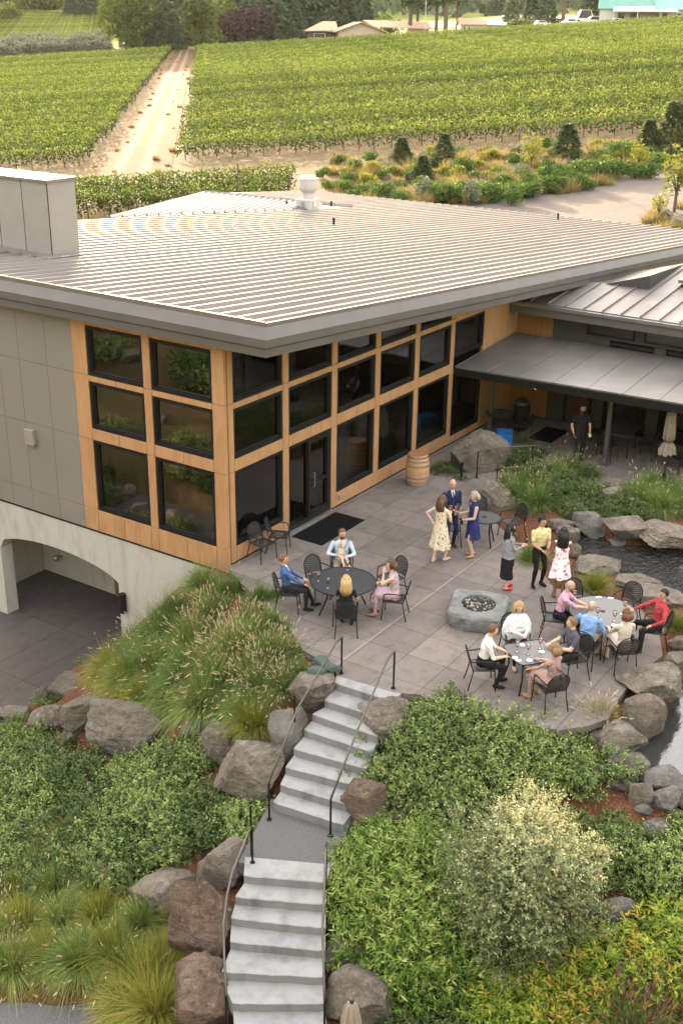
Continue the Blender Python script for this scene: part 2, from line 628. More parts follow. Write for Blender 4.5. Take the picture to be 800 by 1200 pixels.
def m_terrain():
    m, nt, N, L = new_mat('site_ground')
    g = G_(nt)
    at = g.n('ShaderNodeAttribute', attribute_name='zone')
    p = g.pos()
    b = g.noise(p, 22, 6, .65)
    s_ = g.noise(p, .28, 5, .6)
    mulch = g.ramp(b, [(.3, (.045, .02, .012)), (.55, (.13, .052, .028)), (.75, (.24, .13, .075))])
    d1 = g.noise(p, 1.7, 6, .65)
    dry = g.ramp(g.math('ADD', g.math('MULTIPLY', d1, .6), g.math('MULTIPLY', s_, .4)),
                 [(.34, (.05, .06, .016)), (.5, (.10, .066, .03)), (.64, (.145, .094, .047))])
    grn = g.ramp(g.noise(p, .06, 5), [(.4, (.15, .19, .035)), (.6, (.24, .24, .06))])
    c = g.mix(g.ramp(at.outputs['Fac'], [(.1, 0.0), (.4, 1.0)]), mulch, dry)
    c = g.mix(g.ramp(at.outputs['Fac'], [(.6, 0.0), (.9, 1.0)]), c, grn)
    g.out(g.pbr(c, .95, 0, g.bump(b, .6, .03), .15))
    return m


M['terrain'] = m_terrain()


def m_track():
    m, nt, N, L = new_mat('dry_track')
    g = G_(nt)
    p = g.pos()
    uv = g.n('ShaderNodeAttribute', attribute_name='across')
    x = uv.outputs['Fac']
    rut = g.math('ABSOLUTE', g.math('SUBTRACT', g.math('ABSOLUTE', g.math('SUBTRACT', x, .5)), .17))
    wob = g.math('ADD', rut, g.math('MULTIPLY', g.math('SUBTRACT', g.noise(p, .5, 4), .5), .12))
    c = g.ramp(g.noise(p, .9, 6, .7), [(.3, (.055, .034, .016)), (.7, (.112, .07, .037))])
    c = g.mix(g.ramp(wob, [(.02, 1.0), (.10, 0.0)]), c, (.175, .12, .077))
    g.out(g.pbr(c, .95, 0, None, .1))
    return m


M['track'] = m_track()
M['roadline'] = simple('road_paint', (.7, .66, .58), .7)
M['ember_bulb'] = None
_m, _nt, _N, _L = new_mat('warm_bulb')
_e = _N.new('ShaderNodeEmission'); _e.inputs[0].default_value = (1, .72, .42, 1); _e.inputs[1].default_value = 5
_o = _N.new('ShaderNodeOutputMaterial'); _L.new(_e.outputs[0], _o.inputs[0])
M['bulb'] = _m
M['reveal'] = simple('reveal_edge', (.30, .34, .24), .6, 0, .05, 3)
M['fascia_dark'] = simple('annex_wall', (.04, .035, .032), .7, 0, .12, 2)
M['door_red'] = simple('annex_door', (.06, .025, .015), .55, 0, .2, 3)
M['dark_frame2'] = simple('annex_fascia', (.085, .072, .066), .6, .1, .1, 2)
M['post_grey'] = simple('post_grey', (.085, .078, .075), .5, .3, .1, 4)
M['rock_firepit'] = m_rock('fire_pit_stone', (.26, .265, .25), (.40, .405, .38), (.34, .345, .32))
M['lf_wild2'] = m_leaf('bed_leaf', [(0, (.03, .06, .018)), (.5, (.065, .11, .03)), (.9, (.13, .17, .06)), (1, (.22, .24, .11))], .3)
M['straw'] = simple('straw_field', (.52, .40, .24), .95, 0, .12, .15)
M['steel_dark'] = simple('steel_dark', (.08, .08, .085), .4, .6, .1, 5)
M['petal'] = simple('petal_white', (.75, .75, .72), .5, 0, .04, 9)
M['lf_spruce'] = m_leaf('spruce_frond', [(0, (.045, .065, .028)), (.6, (.11, .14, .058)), (1, (.25, .28, .13))], .5)
M['lf_yel2'] = m_leaf('yellow_green_leaf', [(0, (.10, .13, .018)), (.5, (.23, .23, .035)), (1, (.40, .30, .06))], .4)
M['glass_gable'] = m_glass('gable_glass', (.42, .45, .38), 1.55, .11)
M['concrete_riser'] = m_concrete('stained_shaded_riser', (.165, .168, .170), (.25, .25, .248), (.075, .077, .08), .8, 4.5)  # stained concrete, darkened further with the risers' shade put into the colour
# ------------------------------------------------------------------ ground
CTRL = [(px, py, z) for px, py, z in [
    # left: bank below the gable, boulder line, shrub bank, gravel path
    (250, 668, -.15), (225, 690, -.9), (195, 705, -1.7), (170, 735, -2.6), (300, 705, -.12), (330, 745, -.10), (355, 775, -.15),
    (300, 760, -.35), (260, 760, -.7), (220, 780, -1.25), (170, 790, -1.9), (120, 800, -2.7), (330, 810, -.55), (290, 835, -1.0), (240, 840, -1.45),
    (180, 830, -1.9), (130, 850, -2.75), (60, 850, -3.55), (10, 845, -3.85), (60, 815, -3.9), (100, 785, -3.85), (0, 800, -3.95), (60, 760, -3.95),
    (140, 755, -3.6), (160, 890, -2.55), (240, 895, -1.9), (90, 890, -3.1), (20, 890, -3.7), (300, 940, -1.75), (255, 960, -2.0), (200, 950, -2.3),
    (120, 950, -2.8), (30, 960, -3.4), (230, 1010, -2.2), (150, 1020, -2.65), (60, 1030, -3.1), (0, 1060, -3.4), (200, 1080, -2.7), (120, 1100, -3.05),
    (40, 1120, -3.3), (210, 1160, -2.95), (150, 1195, -3.2), (60, 1195, -3.3), (0, 1195, -3.3), (260, 1190, -2.85), (255, 1120, -2.4), (262, 1050, -1.9),
    (320, 900, -1.2), (350, 850, -.8), (372, 800, -.3), (345, 960, -1.5), (330, 1000, -1.62), (330, 1100, -2.2), (330, 1190, -2.75),
    # right of the steps
    (470, 830, -.3), (440, 880, -.8), (420, 930, -1.25), (400, 990, -1.6), (405, 1060, -2.0), (415, 1130, -2.4), (430, 1195, -2.7),
    (520, 850, -.25), (600, 868, -.3), (660, 880, -.45), (700, 870, -.3), (720, 850, -.2),
    (540, 900, -.75), (620, 920, -.8), (690, 925, -.75), (730, 940, -.75), (790, 955, -.8), (700, 980, -1.05), (770, 1000, -1.1),
    (560, 960, -1.3), (480, 980, -1.5), (640, 1030, -1.5), (730, 1060, -1.55), (800, 1060, -1.6), (560, 1080, -2.0), (480, 1100, -2.2),
    (650, 1110, -2.05), (740, 1130, -2.1), (580, 1150, -2.35), (500, 1190, -2.6), (650, 1195, -2.6), (760, 1195, -2.5),
    # beds by the upper pond
    (600, 600, .02), (625, 590, .12), (660, 590, .25), (700, 585, .3), (760, 600, .25), (800, 580, .2), (650, 560, .2), (720, 560, .12), (790, 556, .05),
    (560, 560, .05), (600, 560, .1), (680, 690, .02), (725, 690, .02), (785, 715, .03), (790, 760, .0), (770, 780, -.05), (540, 550, .05),
]]
_cp = np.array([[*S(px, py, z)[:2], z] for px, py, z in CTRL])
_extra = np.array([(-9, 6, -4.0), (-6, 8, -4.0), (-2, 7, -4.05), (-12, 2, -3.7), (-14, -3, -3.5), (-13, -8, -3.4), (-11, -13, -3.2), (-8, -15, -2.9), (-2, -15, -1.5),
                   (3, -15, -.5), (8, -14, .0), (8, -9, .2), (10, -8, .02), (12, -4, -.08), (14, -8, -.08), (20, -14, 0), (4, -4, -.08), (2, -6, -.08), (6, -3, -.08), (0, -8, -.08),
                   (-1.5, -5, -.08), (8, -1, -.08), (2, -2, -.08), (3, -9, -.08), (-.3, 3.2, -3.0), (-.3, 2.2, -1.9), (-.3, 1.0, -.7)])
_cp = np.vstack([_cp, _extra])

# pools (outlines on the site)
POND1 = [S(*q, -.1)[:2] for q in [(668, 618), (690, 626), (712, 632), (745, 640), (790, 640), (830, 650), (840, 700), (800, 706), (768, 690), (735, 680), (700, 668), (676, 655), (672, 636)]]
POND2 = [S(*q, -.55)[:2] for q in [(850, 745), (800, 790), (775, 835), (745, 870), (738, 890), (760, 905), (800, 908), (860, 900), (900, 820)]]


def inside(poly, x, y):
    poly = np.asarray(poly)
    res = np.zeros(np.shape(x), bool)
    n = len(poly)
    for i in range(n):
        x0, y0 = poly[i]; x1, y1 = poly[(i+1) % n]
        c = ((y0 > y) != (y1 > y)) & (x < (x1-x0)*(y-y0)/((y1-y0) if y1 != y0 else 1e-9)+x0)
        res ^= c
    return res


PATIO = [tuple(p) for p in [
    (0.01, -.02), (15.25, -.02), (15.25, -14), (10.9, -14), (10.7, -10), (10.4, -7.0), (10.0, -5.0), (9.6, -3.6), (8.9, -2.9),
    *[tuple(S(*q)[:2]) for q in [(556, 592), (590, 622), (622, 655), (650, 690), (672, 690), (700, 700), (745, 706), (772, 742), (776, 768), (745, 792),
                                 (722, 822), (712, 842), (690, 850), (655, 856), (612, 848), (560, 836), (530, 828), (490, 814)]],
    tuple(S(470, 812)[:2]), (-2.62, -6.33), (-2.75, -5.04), *[tuple(S(*q)[:2]) for q in [(388, 780), (355, 762), (338, 735), (315, 715), (290, 690), (268, 668)]]]]
PATIO = PATIO[::-1]


def smooth01(t):
    t = np.clip(t, 0, 1)
    return t*t*(3-2*t)


def plane_far(a, b):
    return 1.3+.07*a+.04*(b-105)


def H(x, y):
    """ground height at site x, y (arrays)"""
    x = np.asarray(x, float); y = np.asarray(y, float)
    shp = x.shape
    xf, yf = x.ravel(), y.ravel()
    z = np.zeros(len(xf))
    for k in range(0, len(xf), 4000):
        dx = xf[k:k+4000, None]-_cp[None, :, 0]; dy = yf[k:k+4000, None]-_cp[None, :, 1]
        w = 1/(dx*dx+dy*dy+.05)**1.9
        z[k:k+4000] = (w*_cp[None, :, 2]).sum(1)/w.sum(1)
    # under the paved terrace the earth stays below the slab
    pin = inside(PATIO, xf, yf)
    z[pin] = np.minimum(z[pin], -.12)
    p1 = inside(POND1, xf, yf); z[p1] = -.6
    p2 = inside(POND2, xf, yf); z[p2] = -1.2
    hs = (xf > .25) & (yf > .25)
    z[hs] = -.35
    z[(xf > .22) & (yf > 3.35)] = -4.15
    dr = inside(DRVG, xf, yf)
    z[dr] = np.minimum(z[dr], -4.0)
    # stairs: keep earth below the treads
    for (u0, w0, u1, w1, z0, z1, hw) in STAIR_LINES:
        d = np.array([u1-u0, w1-w0]); Ld = np.linalg.norm(d); d /= Ld
        s = (xf-u0)*d[0]+(yf-w0)*d[1]; q = np.abs(-(xf-u0)*d[1]+(yf-w0)*d[0])
        mk = (s > -.1) & (s < Ld+.1) & (q < hw)
        zz = z0+(z1-z0)*np.clip(s/Ld, 0, 1)-.32
        z[mk] = np.minimum(z[mk], zz[mk])
    a, b = ab(xf, yf)
    # surroundings
    zc = plane_far(a*np.where(b > 300, 300/np.maximum(b, 1), 1), np.minimum(b, 300))
    beyond = np.maximum(b-300, 0)
    aa = a/np.maximum(b, 1)*300
    zf = zc+beyond*(.022+.06*smooth01((-aa-25)/45))+np.minimum(beyond, 30)*.045*smooth01((aa-25)/15)
    zf = zf+smooth01((b-620)/500)*75
    t = smooth01((b-46)/26)
    # hillside across the driveway; unseen rises added behind and right to block sky light
    rise = 30*smooth01((-b-2)/55)+13*smooth01((-a-21)/34)*(1-smooth01((b-30)/25))+9*smooth01((a-26)/30)*(1-smooth01((b-20)/25))
    z = z+rise
    return (z*(1-t)+zf*t).reshape(shp)


DRVG = [(-9.4, 3.5), (-2.5, 4.25), (-1.0, 4.5), (.5, 3.9), (5.4, 3.9), (5.4, 15), (-9.4, 15)]
STAIR_LINES = [(-2.6, -5.7, -5.75, -6.15, .0, -1.32, .80), (-5.6, -6.1, -7.0, -6.8, -1.32, -1.32, .80), (-6.9, -6.7, -8.9, -7.9, -1.32, -2.3, .85), (-8.7, -7.8, -10.2, -8.9, -2.2, -2.8, .9)]


def h1(x, y):
    return float(H(np.array([x]), np.array([y]))[0])


def hit(px, py, tmax=400, zlift=0.0):
    """point of the ground seen in the photograph at px, py"""
    d = sight(px, py)
    t = np.arange(8, 60, .06) if py > 300 else np.arange(40, tmax, .5)
    P = CAM[None, :]+d[None, :]*t[:, None]
    g = P[:, 2]-H(P[:, 0], P[:, 1])-zlift
    i = np.argmax(g < 0)
    if not (g < 0).any(): i = len(t)-1
    p = P[i].copy()
    if i > 0:
        k = g[i-1]/(g[i-1]-g[i]+1e-9)
        p = P[i-1]*(1-k)+P[i]*k
    return p


def grow(lo, hi, start, ratio):
    out = [lo]
    s = start
    while out[-1] < hi:
        out.append(out[-1]+s); s *= ratio
    return out


_b = list(np.arange(-95, 2, 3.0))+list(np.arange(2, 46, .22))+grow(46, 1500, .5, 1.045)
_ar = grow(13, 900, .4, 1.09)
_a = [-q for q in _ar[::-1]]+list(np.arange(-12.8, 13, .22))+_ar
_A, _B = np.meshgrid(_a, _b)
_X = CAM[0]+_A*RD[0]+_B*FD[0]; _Y = CAM[1]+_A*RD[1]+_B*FD[1]
_Z = H(_X, _Y)
_near = np.clip((52-_B)/8, 0, 1)*np.clip((26-np.abs(_A))/8, 0, 1)
_Z = _Z+_near*rng.normal(0, .018, _Z.shape)
nb, na = _Z.shape
_v = np.stack([_X.ravel(), _Y.ravel(), _Z.ravel()], 1)
_i = np.arange(nb*na).reshape(nb, na)
_F = np.stack([_i[:-1, :-1].ravel(), _i[:-1, 1:].ravel(), _i[1:, 1:].ravel(), _i[1:, :-1].ravel()], 1)
_me = bpy.data.meshes.new('ground')
_me.from_pydata(_v.tolist(), [], _F.tolist())
_at = _me.attributes.new('zone', 'FLOAT', 'POINT')
_zone = np.clip((_B-48)/12, 0, .5)+np.where((_B < 1) | (((_A < -19) | (_A > 22)) & (_B < 46)), .8, 0)+np.clip((_B-318)/25, 0, .5)
_zone = np.where((_X < -3.5) & (_Y > 6.5) & (_B < 60), np.clip((_Y-6.5)*.3, 0, .56), _zone)
_at.data.foreach_set('value', _zone.ravel().astype(np.float32))
_me.materials.append(M['terrain'])
_me.polygons.foreach_set('use_smooth', [True]*len(_me.polygons))
tag(link('ground', _me), kind='structure')

# terrace slab, driveway, landing, path
mb = MB(); mb.prism(PATIO, -.14, 0.0)
tag(mb.build('patio', M['patio']), kind='structure')
mb = MB()
DRV = [(-9, 3.2), (-2.6, 4.0), (-1.1, 4.3), (.45, 3.95), (5.2, 3.95), (5.2, 15), (-9, 15)]
mb.prism(DRV, -4.2, -3.9)
tag(mb.build('driveway', M['drive']), kind='structure')


def sheet(name, poly, mat, lift, kind='structure', step=.3, attr=None):
    """a thin paved sheet lying on the ground, clipped to a polygon"""
    poly = np.asarray(poly)
    x0, y0 = poly.min(0); x1, y1 = poly.max(0)
    xs = np.arange(x0, x1+step, step); ys = np.arange(y0, y1+step, step)
    Xg, Yg = np.meshgrid(xs, ys)
    ins = inside(poly, Xg[:-1, :-1]+step/2, Yg[:-1, :-1]+step/2)
    Zg = H(Xg, Yg)+lift
    ii = np.arange(Xg.size).reshape(Xg.shape)
    q = np.stack([ii[:-1, :-1][ins], ii[:-1, 1:][ins], ii[1:, 1:][ins], ii[1:, :-1][ins]], 1)
    me = bpy.data.meshes.new(name)
    me.from_pydata(np.stack([Xg.ravel(), Yg.ravel(), Zg.ravel()], 1).tolist(), [], q.tolist())
    me.materials.append(mat)
    me.polygons.foreach_set('use_smooth', [True]*len(q))
    return tag(link(name, me), kind=kind)


mb = MB()
mb.prism([(-5.3, -5.3), (-7.05, -5.9), (-6.95, -6.3), (-6.3, -7.35), (-5.15, -6.95)], -1.6, -1.335)
tag(mb.build('gravel_landing', M['gravel']), kind='structure')

def pool(name, poly, z, mat):
    c = np.mean(poly, 0)
    big = [tuple(c+(np.array(p)-c)*1.12) for p in poly]
    mb = MB(); n = len(big)
    mb.add([(p[0], p[1], z) for p in big], [tuple(range(n))])
    o = mb.build(name, mat)
    if o.data.polygons[0].normal.z < 0:
        o.data.flip_normals()
    return tag(o, kind='structure')


pool('pond_water', POND1, -.13, M['water_dark'])
pool('pond_water', POND2, -.58, M['water_still'])

# back road, its painted mark and the dirt track through the vines
def vpt(px, py):
    """point on the vineyard slope seen at px, py"""
    return hit(px, py)


# (the road itself follows below, after strip())
mk = [far(18.2, 87.6), far(19.9, 88.6), far(20.0, 88.35), far(18.3, 87.35)]


def strip(name, left, right, mat, lift, nx=8):
    """ribbon between two lists of ground points, with an 'across' coordinate"""
    vs, ac = [], []
    for (l, r) in zip(left, right):
        for k in range(nx+1):
            t = k/nx
            x, y = l[0]*(1-t)+r[0]*t, l[1]*(1-t)+r[1]*t
            vs.append((x, y, h1(x, y)+lift)); ac.append(t)
    n = len(left)
    fs = [(i*(nx+1)+k, i*(nx+1)+k+1, (i+1)*(nx+1)+k+1, (i+1)*(nx+1)+k) for i in range(n-1) for k in range(nx)]
    me = bpy.data.meshes.new(name)
    me.from_pydata(vs, [], fs)
    at = me.attributes.new('across', 'FLOAT', 'POINT')
    at.data.foreach_set('value', np.array(ac, np.float32))
    me.materials.append(mat)
    me.polygons.foreach_set('use_smooth', [True]*len(fs))
    o = link(name, me)
    if len(me.polygons) and me.polygons[0].normal.z < 0: me.flip_normals()
    return tag(o, kind='structure')


def track_l(b): return -23.6-(b-112)*.101
def track_r(b): return -16.4-(b-112)*.113
_up = [far(a, b) for a, b in [(-14, 75), (-6, 78), (2, 81), (8, 83.6), (12, 86), (15, 88.2), (17.5, 90.3), (20, 92), (23, 93), (27, 93.4), (33, 94), (42, 96), (60, 100)]]
_dn = [far(a, b) for a, b in [(-14, 60), (-6, 60), (2, 61), (8, 62), (12, 63), (15, 64), (17.5, 66), (20, 69), (23, 75), (27, 79.5), (33, 82), (42, 84), (60, 88)]]
strip('back_road', _up, _dn, M['asphalt'], .06, 12)
_pu = [S(px, py, -3.3)[:2] for px, py in ((-90, 1176), (-30, 1179), (30, 1178), (70, 1182), (110, 1183), (140, 1190), (165, 1205))]
_pd = [S(px, py, -3.3)[:2] for px, py in ((-90, 1260), (-30, 1262), (30, 1264), (70, 1264), (110, 1262), (140, 1256), (165, 1240))]
strip('gravel_path', _pu, _pd, M['gravel'], .05, 10)
mb = MB(); mb.add([(x, y, h1(x, y)+.075) for x, y in mk], [(0, 1, 2, 3)])
tag(mb.build('road_marking', M['roadline']), kind='structure')
bs = list(np.arange(100, 326, 6.0))
strip('dirt_track', [far(track_l(b), b) for b in bs], [far(track_r(b), b) for b in bs], M['track'], .05)
# ------------------------------------------------------------------ main building
Z1, Z2, Z3, ZB = 4.05, 2.353, .417, -.2
def soff(u): return 5.55-.0745*(u+.51)          # underside of the roof
def rooftop(u): return 6.2-.0745*(u+.51)

bld = thing('winery_building', 'large modern winery building with sloping standing seam metal roof, cedar framed windows and concrete arch', 'building', (0, 0, 0))
G6 = .006

# backing walls (dark, seen only as joints) and cedar boards in front of them
wood = MB(); back = MB()
# right-hand front: boards lie at y from -0.02 to 0.06
U = [(0, .30), (2.214, 2.464), (4.362, 4.61), (6.486, 6.736), (8.631, 8.88), (10.77, 11.0)]
def wbox(u0, u1, z0, z1, d=0.0): wood.bbox((u0+G6, -.02-d, z0+G6), (u1-G6, .07, z1-G6), .004)
for i, (u0, u1) in enumerate(U):
    top = soff(u1)+.02
    if i == 0: u0 = .105
    wbox(u0, u1, 0.02, Z3); wbox(u0, u1, Z3, Z2); wbox(u0, u1, Z2, Z1); wbox(u0, u1, Z1, top)
bays = [(.30, 2.214), (2.464, 4.362), (4.61, 6.486), (6.736, 8.631), (8.88, 10.77)]
for k, (u0, u1) in enumerate(bays):
    um = (u0+u1)/2
    for a, b in ((u0, um), (um, u1)):
        if k != 1: wbox(a, b, .02, Z3)
        wbox(a, b, Z2, 2.66); wbox(a, b, 3.90, Z1)
# far end: tall windows then cedar wall
wbox(11.0, 12.0, 3.92, soff(12)); wbox(12.0, 12.95, 3.92, soff(12.9)); wbox(11.0, 12.95, .02, .25)
for a, b in ((12.95, 13.75), (13.75, 14.55), (14.55, 15.26)):
    wbox(a, b, .02, Z2); wbox(a, b, Z2, soff(b)+.03)
for k, (u0, u1) in enumerate(bays):     # cedar over the last upper lights
    zt = min(soff(u0), 5.3)
    wood.bbox((u0+G6, -.018, soff(u0)-.14), (u1-G6, .07, soff(u1)+.03), .004)
wood.build('cedar_cladding', M['wood'], bld)
wood = MB()
# left-hand gable: boards lie at x from -0.02 to 0.06
def lbox(w0, w1, z0, z1): wood.bbox((-.02, w0+G6, z0+G6), (.07, w1-G6, z1-G6), .004)
for w0, w1 in ((-.02, .35), (2.23, 2.48), (4.34, 4.84)):
    for z0, z1 in ((ZB, Z3), (Z3, Z2), (Z2, Z1), (Z1, soff(0)+.05)): lbox(w0, w1, z0, z1)
for w0, w1 in ((.35, 2.23), (2.48, 4.34)):
    wm = (w0+w1)/2
    for a, b in ((w0, wm), (wm, w1)):
        lbox(a, b, ZB, Z3); lbox(a, b, Z2, 2.66); lbox(a, b, 3.90, Z1)
    lbox(w0, w1, 5.32, soff(0)+.03)
wood.build('cedar_cladding', M['wood'], bld)
wood = MB()
for z0, z1 in ((ZB, Z3), (Z3, Z2), (Z2, Z1), (Z1, 5.6)): lbox(8.17, 8.67, z0, z1)
o = wood.build('cedar_cladding', M['wood'], bld)

panels = MB()
for w0, w1 in ((4.84, 5.80), (5.80, 6.84), (6.84, 7.62), (7.62, 8.17), (8.67, 9.8), (9.8, 11), (11, 12.5), (12.5, 14), (14, 16.4)):
    for z0, z1 in ((ZB, Z3), (Z3, Z2), (Z2, Z1), (Z1, 5.62)):
        panels.bbox((-.012, w0+.005, z0+.005), (.07, w1-.005, z1-.005), .003)
panels.build('grey_cladding', M['grey_panel'], bld)

# structure behind: thin dark wall strips only where there is no glass
def strip_y(u0, u1, z0, z1): back.box((u0, .075, z0), (u1, .16, z1))
def strip_x(w0, w1, z0, z1): back.box((.075, w0, z0), (.16, w1, z1))
for u0, u1 in U: strip_y(u0, u1, 0, soff(u1))
for k, (u0, u1) in enumerate(bays):
    if k != 1: strip_y(u0, u1, 0, Z3)
    strip_y(u0, u1, Z2, 2.66); strip_y(u0, u1, 3.9, Z1); strip_y(u0, u1, soff(u0)-.14, soff(u1))
strip_y(11, 12.95, 3.92, soff(12.95)); strip_y(12.95, 15.3, 0, soff(15.3)); strip_y(11, 12.95, 0, .25)
for w0, w1 in ((.162, .35), (2.23, 2.48), (4.34, 16.4)): strip_x(w0, w1, ZB, 5.5)
for w0, w1 in ((.35, 2.23), (2.48, 4.34)):
    strip_x(w0, w1, ZB, Z3); strip_x(w0, w1, Z2, 2.66); strip_x(w0, w1, 3.9, Z1); strip_x(w0, w1, 5.32, 5.5)
# rear and side enclosure, floor, dark room
back.box((15.3, .1, -.3), (15.45, 16.4, 4.35)); back.box((.08, 16.3, -.3), (15.4, 16.45, 4.3))
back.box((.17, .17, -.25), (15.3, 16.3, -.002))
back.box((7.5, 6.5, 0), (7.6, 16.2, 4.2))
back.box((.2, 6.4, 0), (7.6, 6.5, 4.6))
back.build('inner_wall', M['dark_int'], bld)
mb = MB(); mb.box((-.03, -.03, ZB-.035), (.05, 16.4, ZB-.002)); mb.box((.1, -.035, -.0), (15.2, .03, .018))
mb.build('base_flashing', M['dark_frame'], bld)

# room fittings glimpsed through the glass
rm = MB()
rm.bbox((1.2, 1.9, 0), (4.9, 2.7, 1.06), .01, 0); rm.bbox((1.1, 1.8, 1.06), (5.0, 2.8, 1.12), .01, 1)
rm.bbox((5.6, 2.0, 0), (8.4, 2.6, 1.0), .01, 0); rm.bbox((5.3, 4.6, .9), (7.4, 4.7, 2.6), .01, 0)
tag(rm.build('tasting_counter', [M['white_paint'], M['wood_dark']]), 'white tasting counter with dark top seen through the patio glazing', 'counter')


def window(u0, u1, z0, z1, wall, mull=0, slant=None):
    """black framed light with its pane; wall 'front' (along x) or 'gable' (along y)"""
    f = MB(); p = MB()
    t = .075
    def bar(a0, a1, b0, b1, d0, d1, m=0):
        if wall == 'front': f.box((a0, d0, b0), (a1, d1, b1), m)
        else: f.box((d0, a0, b0), (d1, a1, b1), m)
    e = .004
    a0, a1, b0, b1 = u0+e, u1-e, z0+e, z1-e
    bar(a0, a0+t, b0, b1, .0, .15); bar(a1-t, a1, b0, b1, .0, .15)
    bar(a0+t, a1-t, b0, b0+t, -.012, .15); bar(a0+t, a1-t, b1-t, b1, .0, .15)
    # inner bead and the pale inside edge of the reveal
    bar(a0+t, a0+t+.03, b0+t, b1-t, .035, .14); bar(a1-t-.03, a1-t, b0+t, b1-t, .035, .14)
    bar(a0+t+.03, a1-t-.03, b0+t, b0+t+.035, .03, .14); bar(a0+t+.03, a1-t-.03, b1-t-.03, b1-t, .035, .14)
    if wall == 'front': bar(a1-t-.12, a1-t-.055, b0+t+.04, b1-t-.04, .16, .26, 1)
    q0, q1, r0, r1 = a0+t+.03, a1-t-.03, b0+t+.035, b1-t-.03
    if wall == 'front': p.box((q0, .085, r0), (q1, .093, r1))
    else: p.box((.085, q0, r0), (.093, q1, r1))
    fr = f.build('window', [M['dark_frame'], M['reveal']], bld)
    p.build('pane', M['glass'] if wall == 'front' else M['glass_gable'], fr)
    return fr



for k, (u0, u1) in enumerate(bays):
    if k != 1: window(u0, u1, Z3, Z2, 'front')
    window(u0, u1, 2.66, 3.90, 'front')
    window(u0, u1, Z1, soff(u1)-.12, 'front')
window(11.0, 12.95, 2.80, 3.92, 'front'); window(11.0, 12.95, .25, 2.40, 'front')
for w0, w1 in ((.35, 2.23), (2.48, 4.34)):
    for z0, z1 in ((Z3, Z2), (2.66, 3.90), (Z1, 5.32)): window(w0, w1, z0, z1, 'gable')

# glazed door with side light, second bay
d = MB()
u0, u1 = 2.468, 4.358
d.box((u0, 0, .02), (u0+.07, .15, Z2)); d.box((u1-.07, 0, .02), (u1, .15, Z2)); d.box((u0+.07, 0, Z2-.08), (u1-.07, .15, Z2)); d.box((u0+.07, 0, .02), (3.34, .15, .10))
d.box((3.34, -.005, .02), (3.43, .15, Z2-.08)); d.box((3.43, -.005, Z2-.19), (u1-.07, .13, Z2-.08)); d.box((u1-.16, -.005, .02), (u1-.07, .13, Z2-.19)); d.box((3.43, -.005, .02), (u1-.16, .13, .24))
d.box((3.43, -.002, 1.0), (u1-.16, .12, 1.06))
dr = d.build('door', M['dark_frame'], bld)
p = MB(); p.box((u0+.07, .08, .10), (3.34, .088, Z2-.08)); p.box((3.43, .07, .24), (u1-.16, .078, 1.0)); p.box((3.43, .07, 1.06), (u1-.16, .078, Z2-.19))
p.build('pane', M['glass'], dr)
p = MB(); p.tube([(3.52, -.03, .95), (3.52, -.07, .95), (3.52, -.07, 1.35), (3.52, -.03, 1.35)], .012, 8); p.build('handle', M['steel'], dr)
p = MB(); p.box((2.47, -.10, .003), (4.36, -.021, .03)); p.build('threshold', M['steel'], dr)
p = MB(); p.bbox((4.70, -.05, .18), (4.80, -.021, .33), .006); p.build('outlet_box', M['steel'], bld)

# concrete storey with the driveway arch
def arch_z(w):
    x = (w-6.1)/2.32
    return -1.76+.62*math.sqrt(max(0, 1-(x*.94)**2))*1.0 if abs(x) <= 1 else -1.76
cw = MB()
ws = [3.78+i*(8.42-3.78)/28 for i in range(29)]
t0, t1 = -.015, .40
def quad_block(w0, w1, zb0, zb1, zt):
    cw.add([(t0, w0, zb0), (t0, w1, zb1), (t0, w1, zt), (t0, w0, zt), (t1, w0, zb0), (t1, w1, zb1), (t1, w1, zt), (t1, w0, zt)],
           [(0, 3, 2, 1), (4, 5, 6, 7), (0, 1, 5, 4), (3, 7, 6, 2)])
for a, b in zip(ws[:-1], ws[1:]): quad_block(a, b, arch_z(a), arch_z(b), ZB-.04)
cw.box((t0, .0, -4.3), (t1, 3.78, ZB-.04)); cw.box((t0, 8.42, -4.3), (t1, 9.15, ZB-.04)); cw.box((t0, 9.15, -1.2), (t1, 17, ZB-.04)); cw.box((t0, 13.4, -4.3), (t1, 17, -1.2))
cw.build('concrete_arch_wall', M['concrete_wall'], bld)
tw = MB()
tw.box((2.72, 3.2, -4.3), (2.95, 9.95, -.6)); tw.box((.4, 9.82, -4.3), (2.72, 10.05, -.6)); tw.box((.4, 3.2, -1.0), (2.95, 16, -.7)); tw.box((.41, 3.4, -4.3), (2.72, 3.6, -1.0))
tw.build('tunnel_wall', M['concrete_wall'], bld)
p = MB(); p.box((2.66, 6.0, -3.88), (2.715, 6.7, -1.9)); p.build('service_door', M['wood_dark'], bld)
p = MB(); p.tube([(2.715, 9.0, -3.2), (2.5, 9.0, -3.2)], .05, 10); p.ball((2.48, 9.0, -3.2), .09); p.build('tunnel_lamp', M['steel'], bld)
p = MB(); p.tube([(-.10, 3.58, -2.33), (-.10, 3.58, -1.77)], .09, 16); p.box((-.10, 3.55, -2.1), (-.01, 3.61, -1.98)); p.build('wall_lamp', M['black_metal'], bld)
p = MB(); p.bbox((-.14, 6.46, 1.76), (-.013, 6.80, 2.20), .015); p.build('wall_box', M['chimney_panel'], bld)

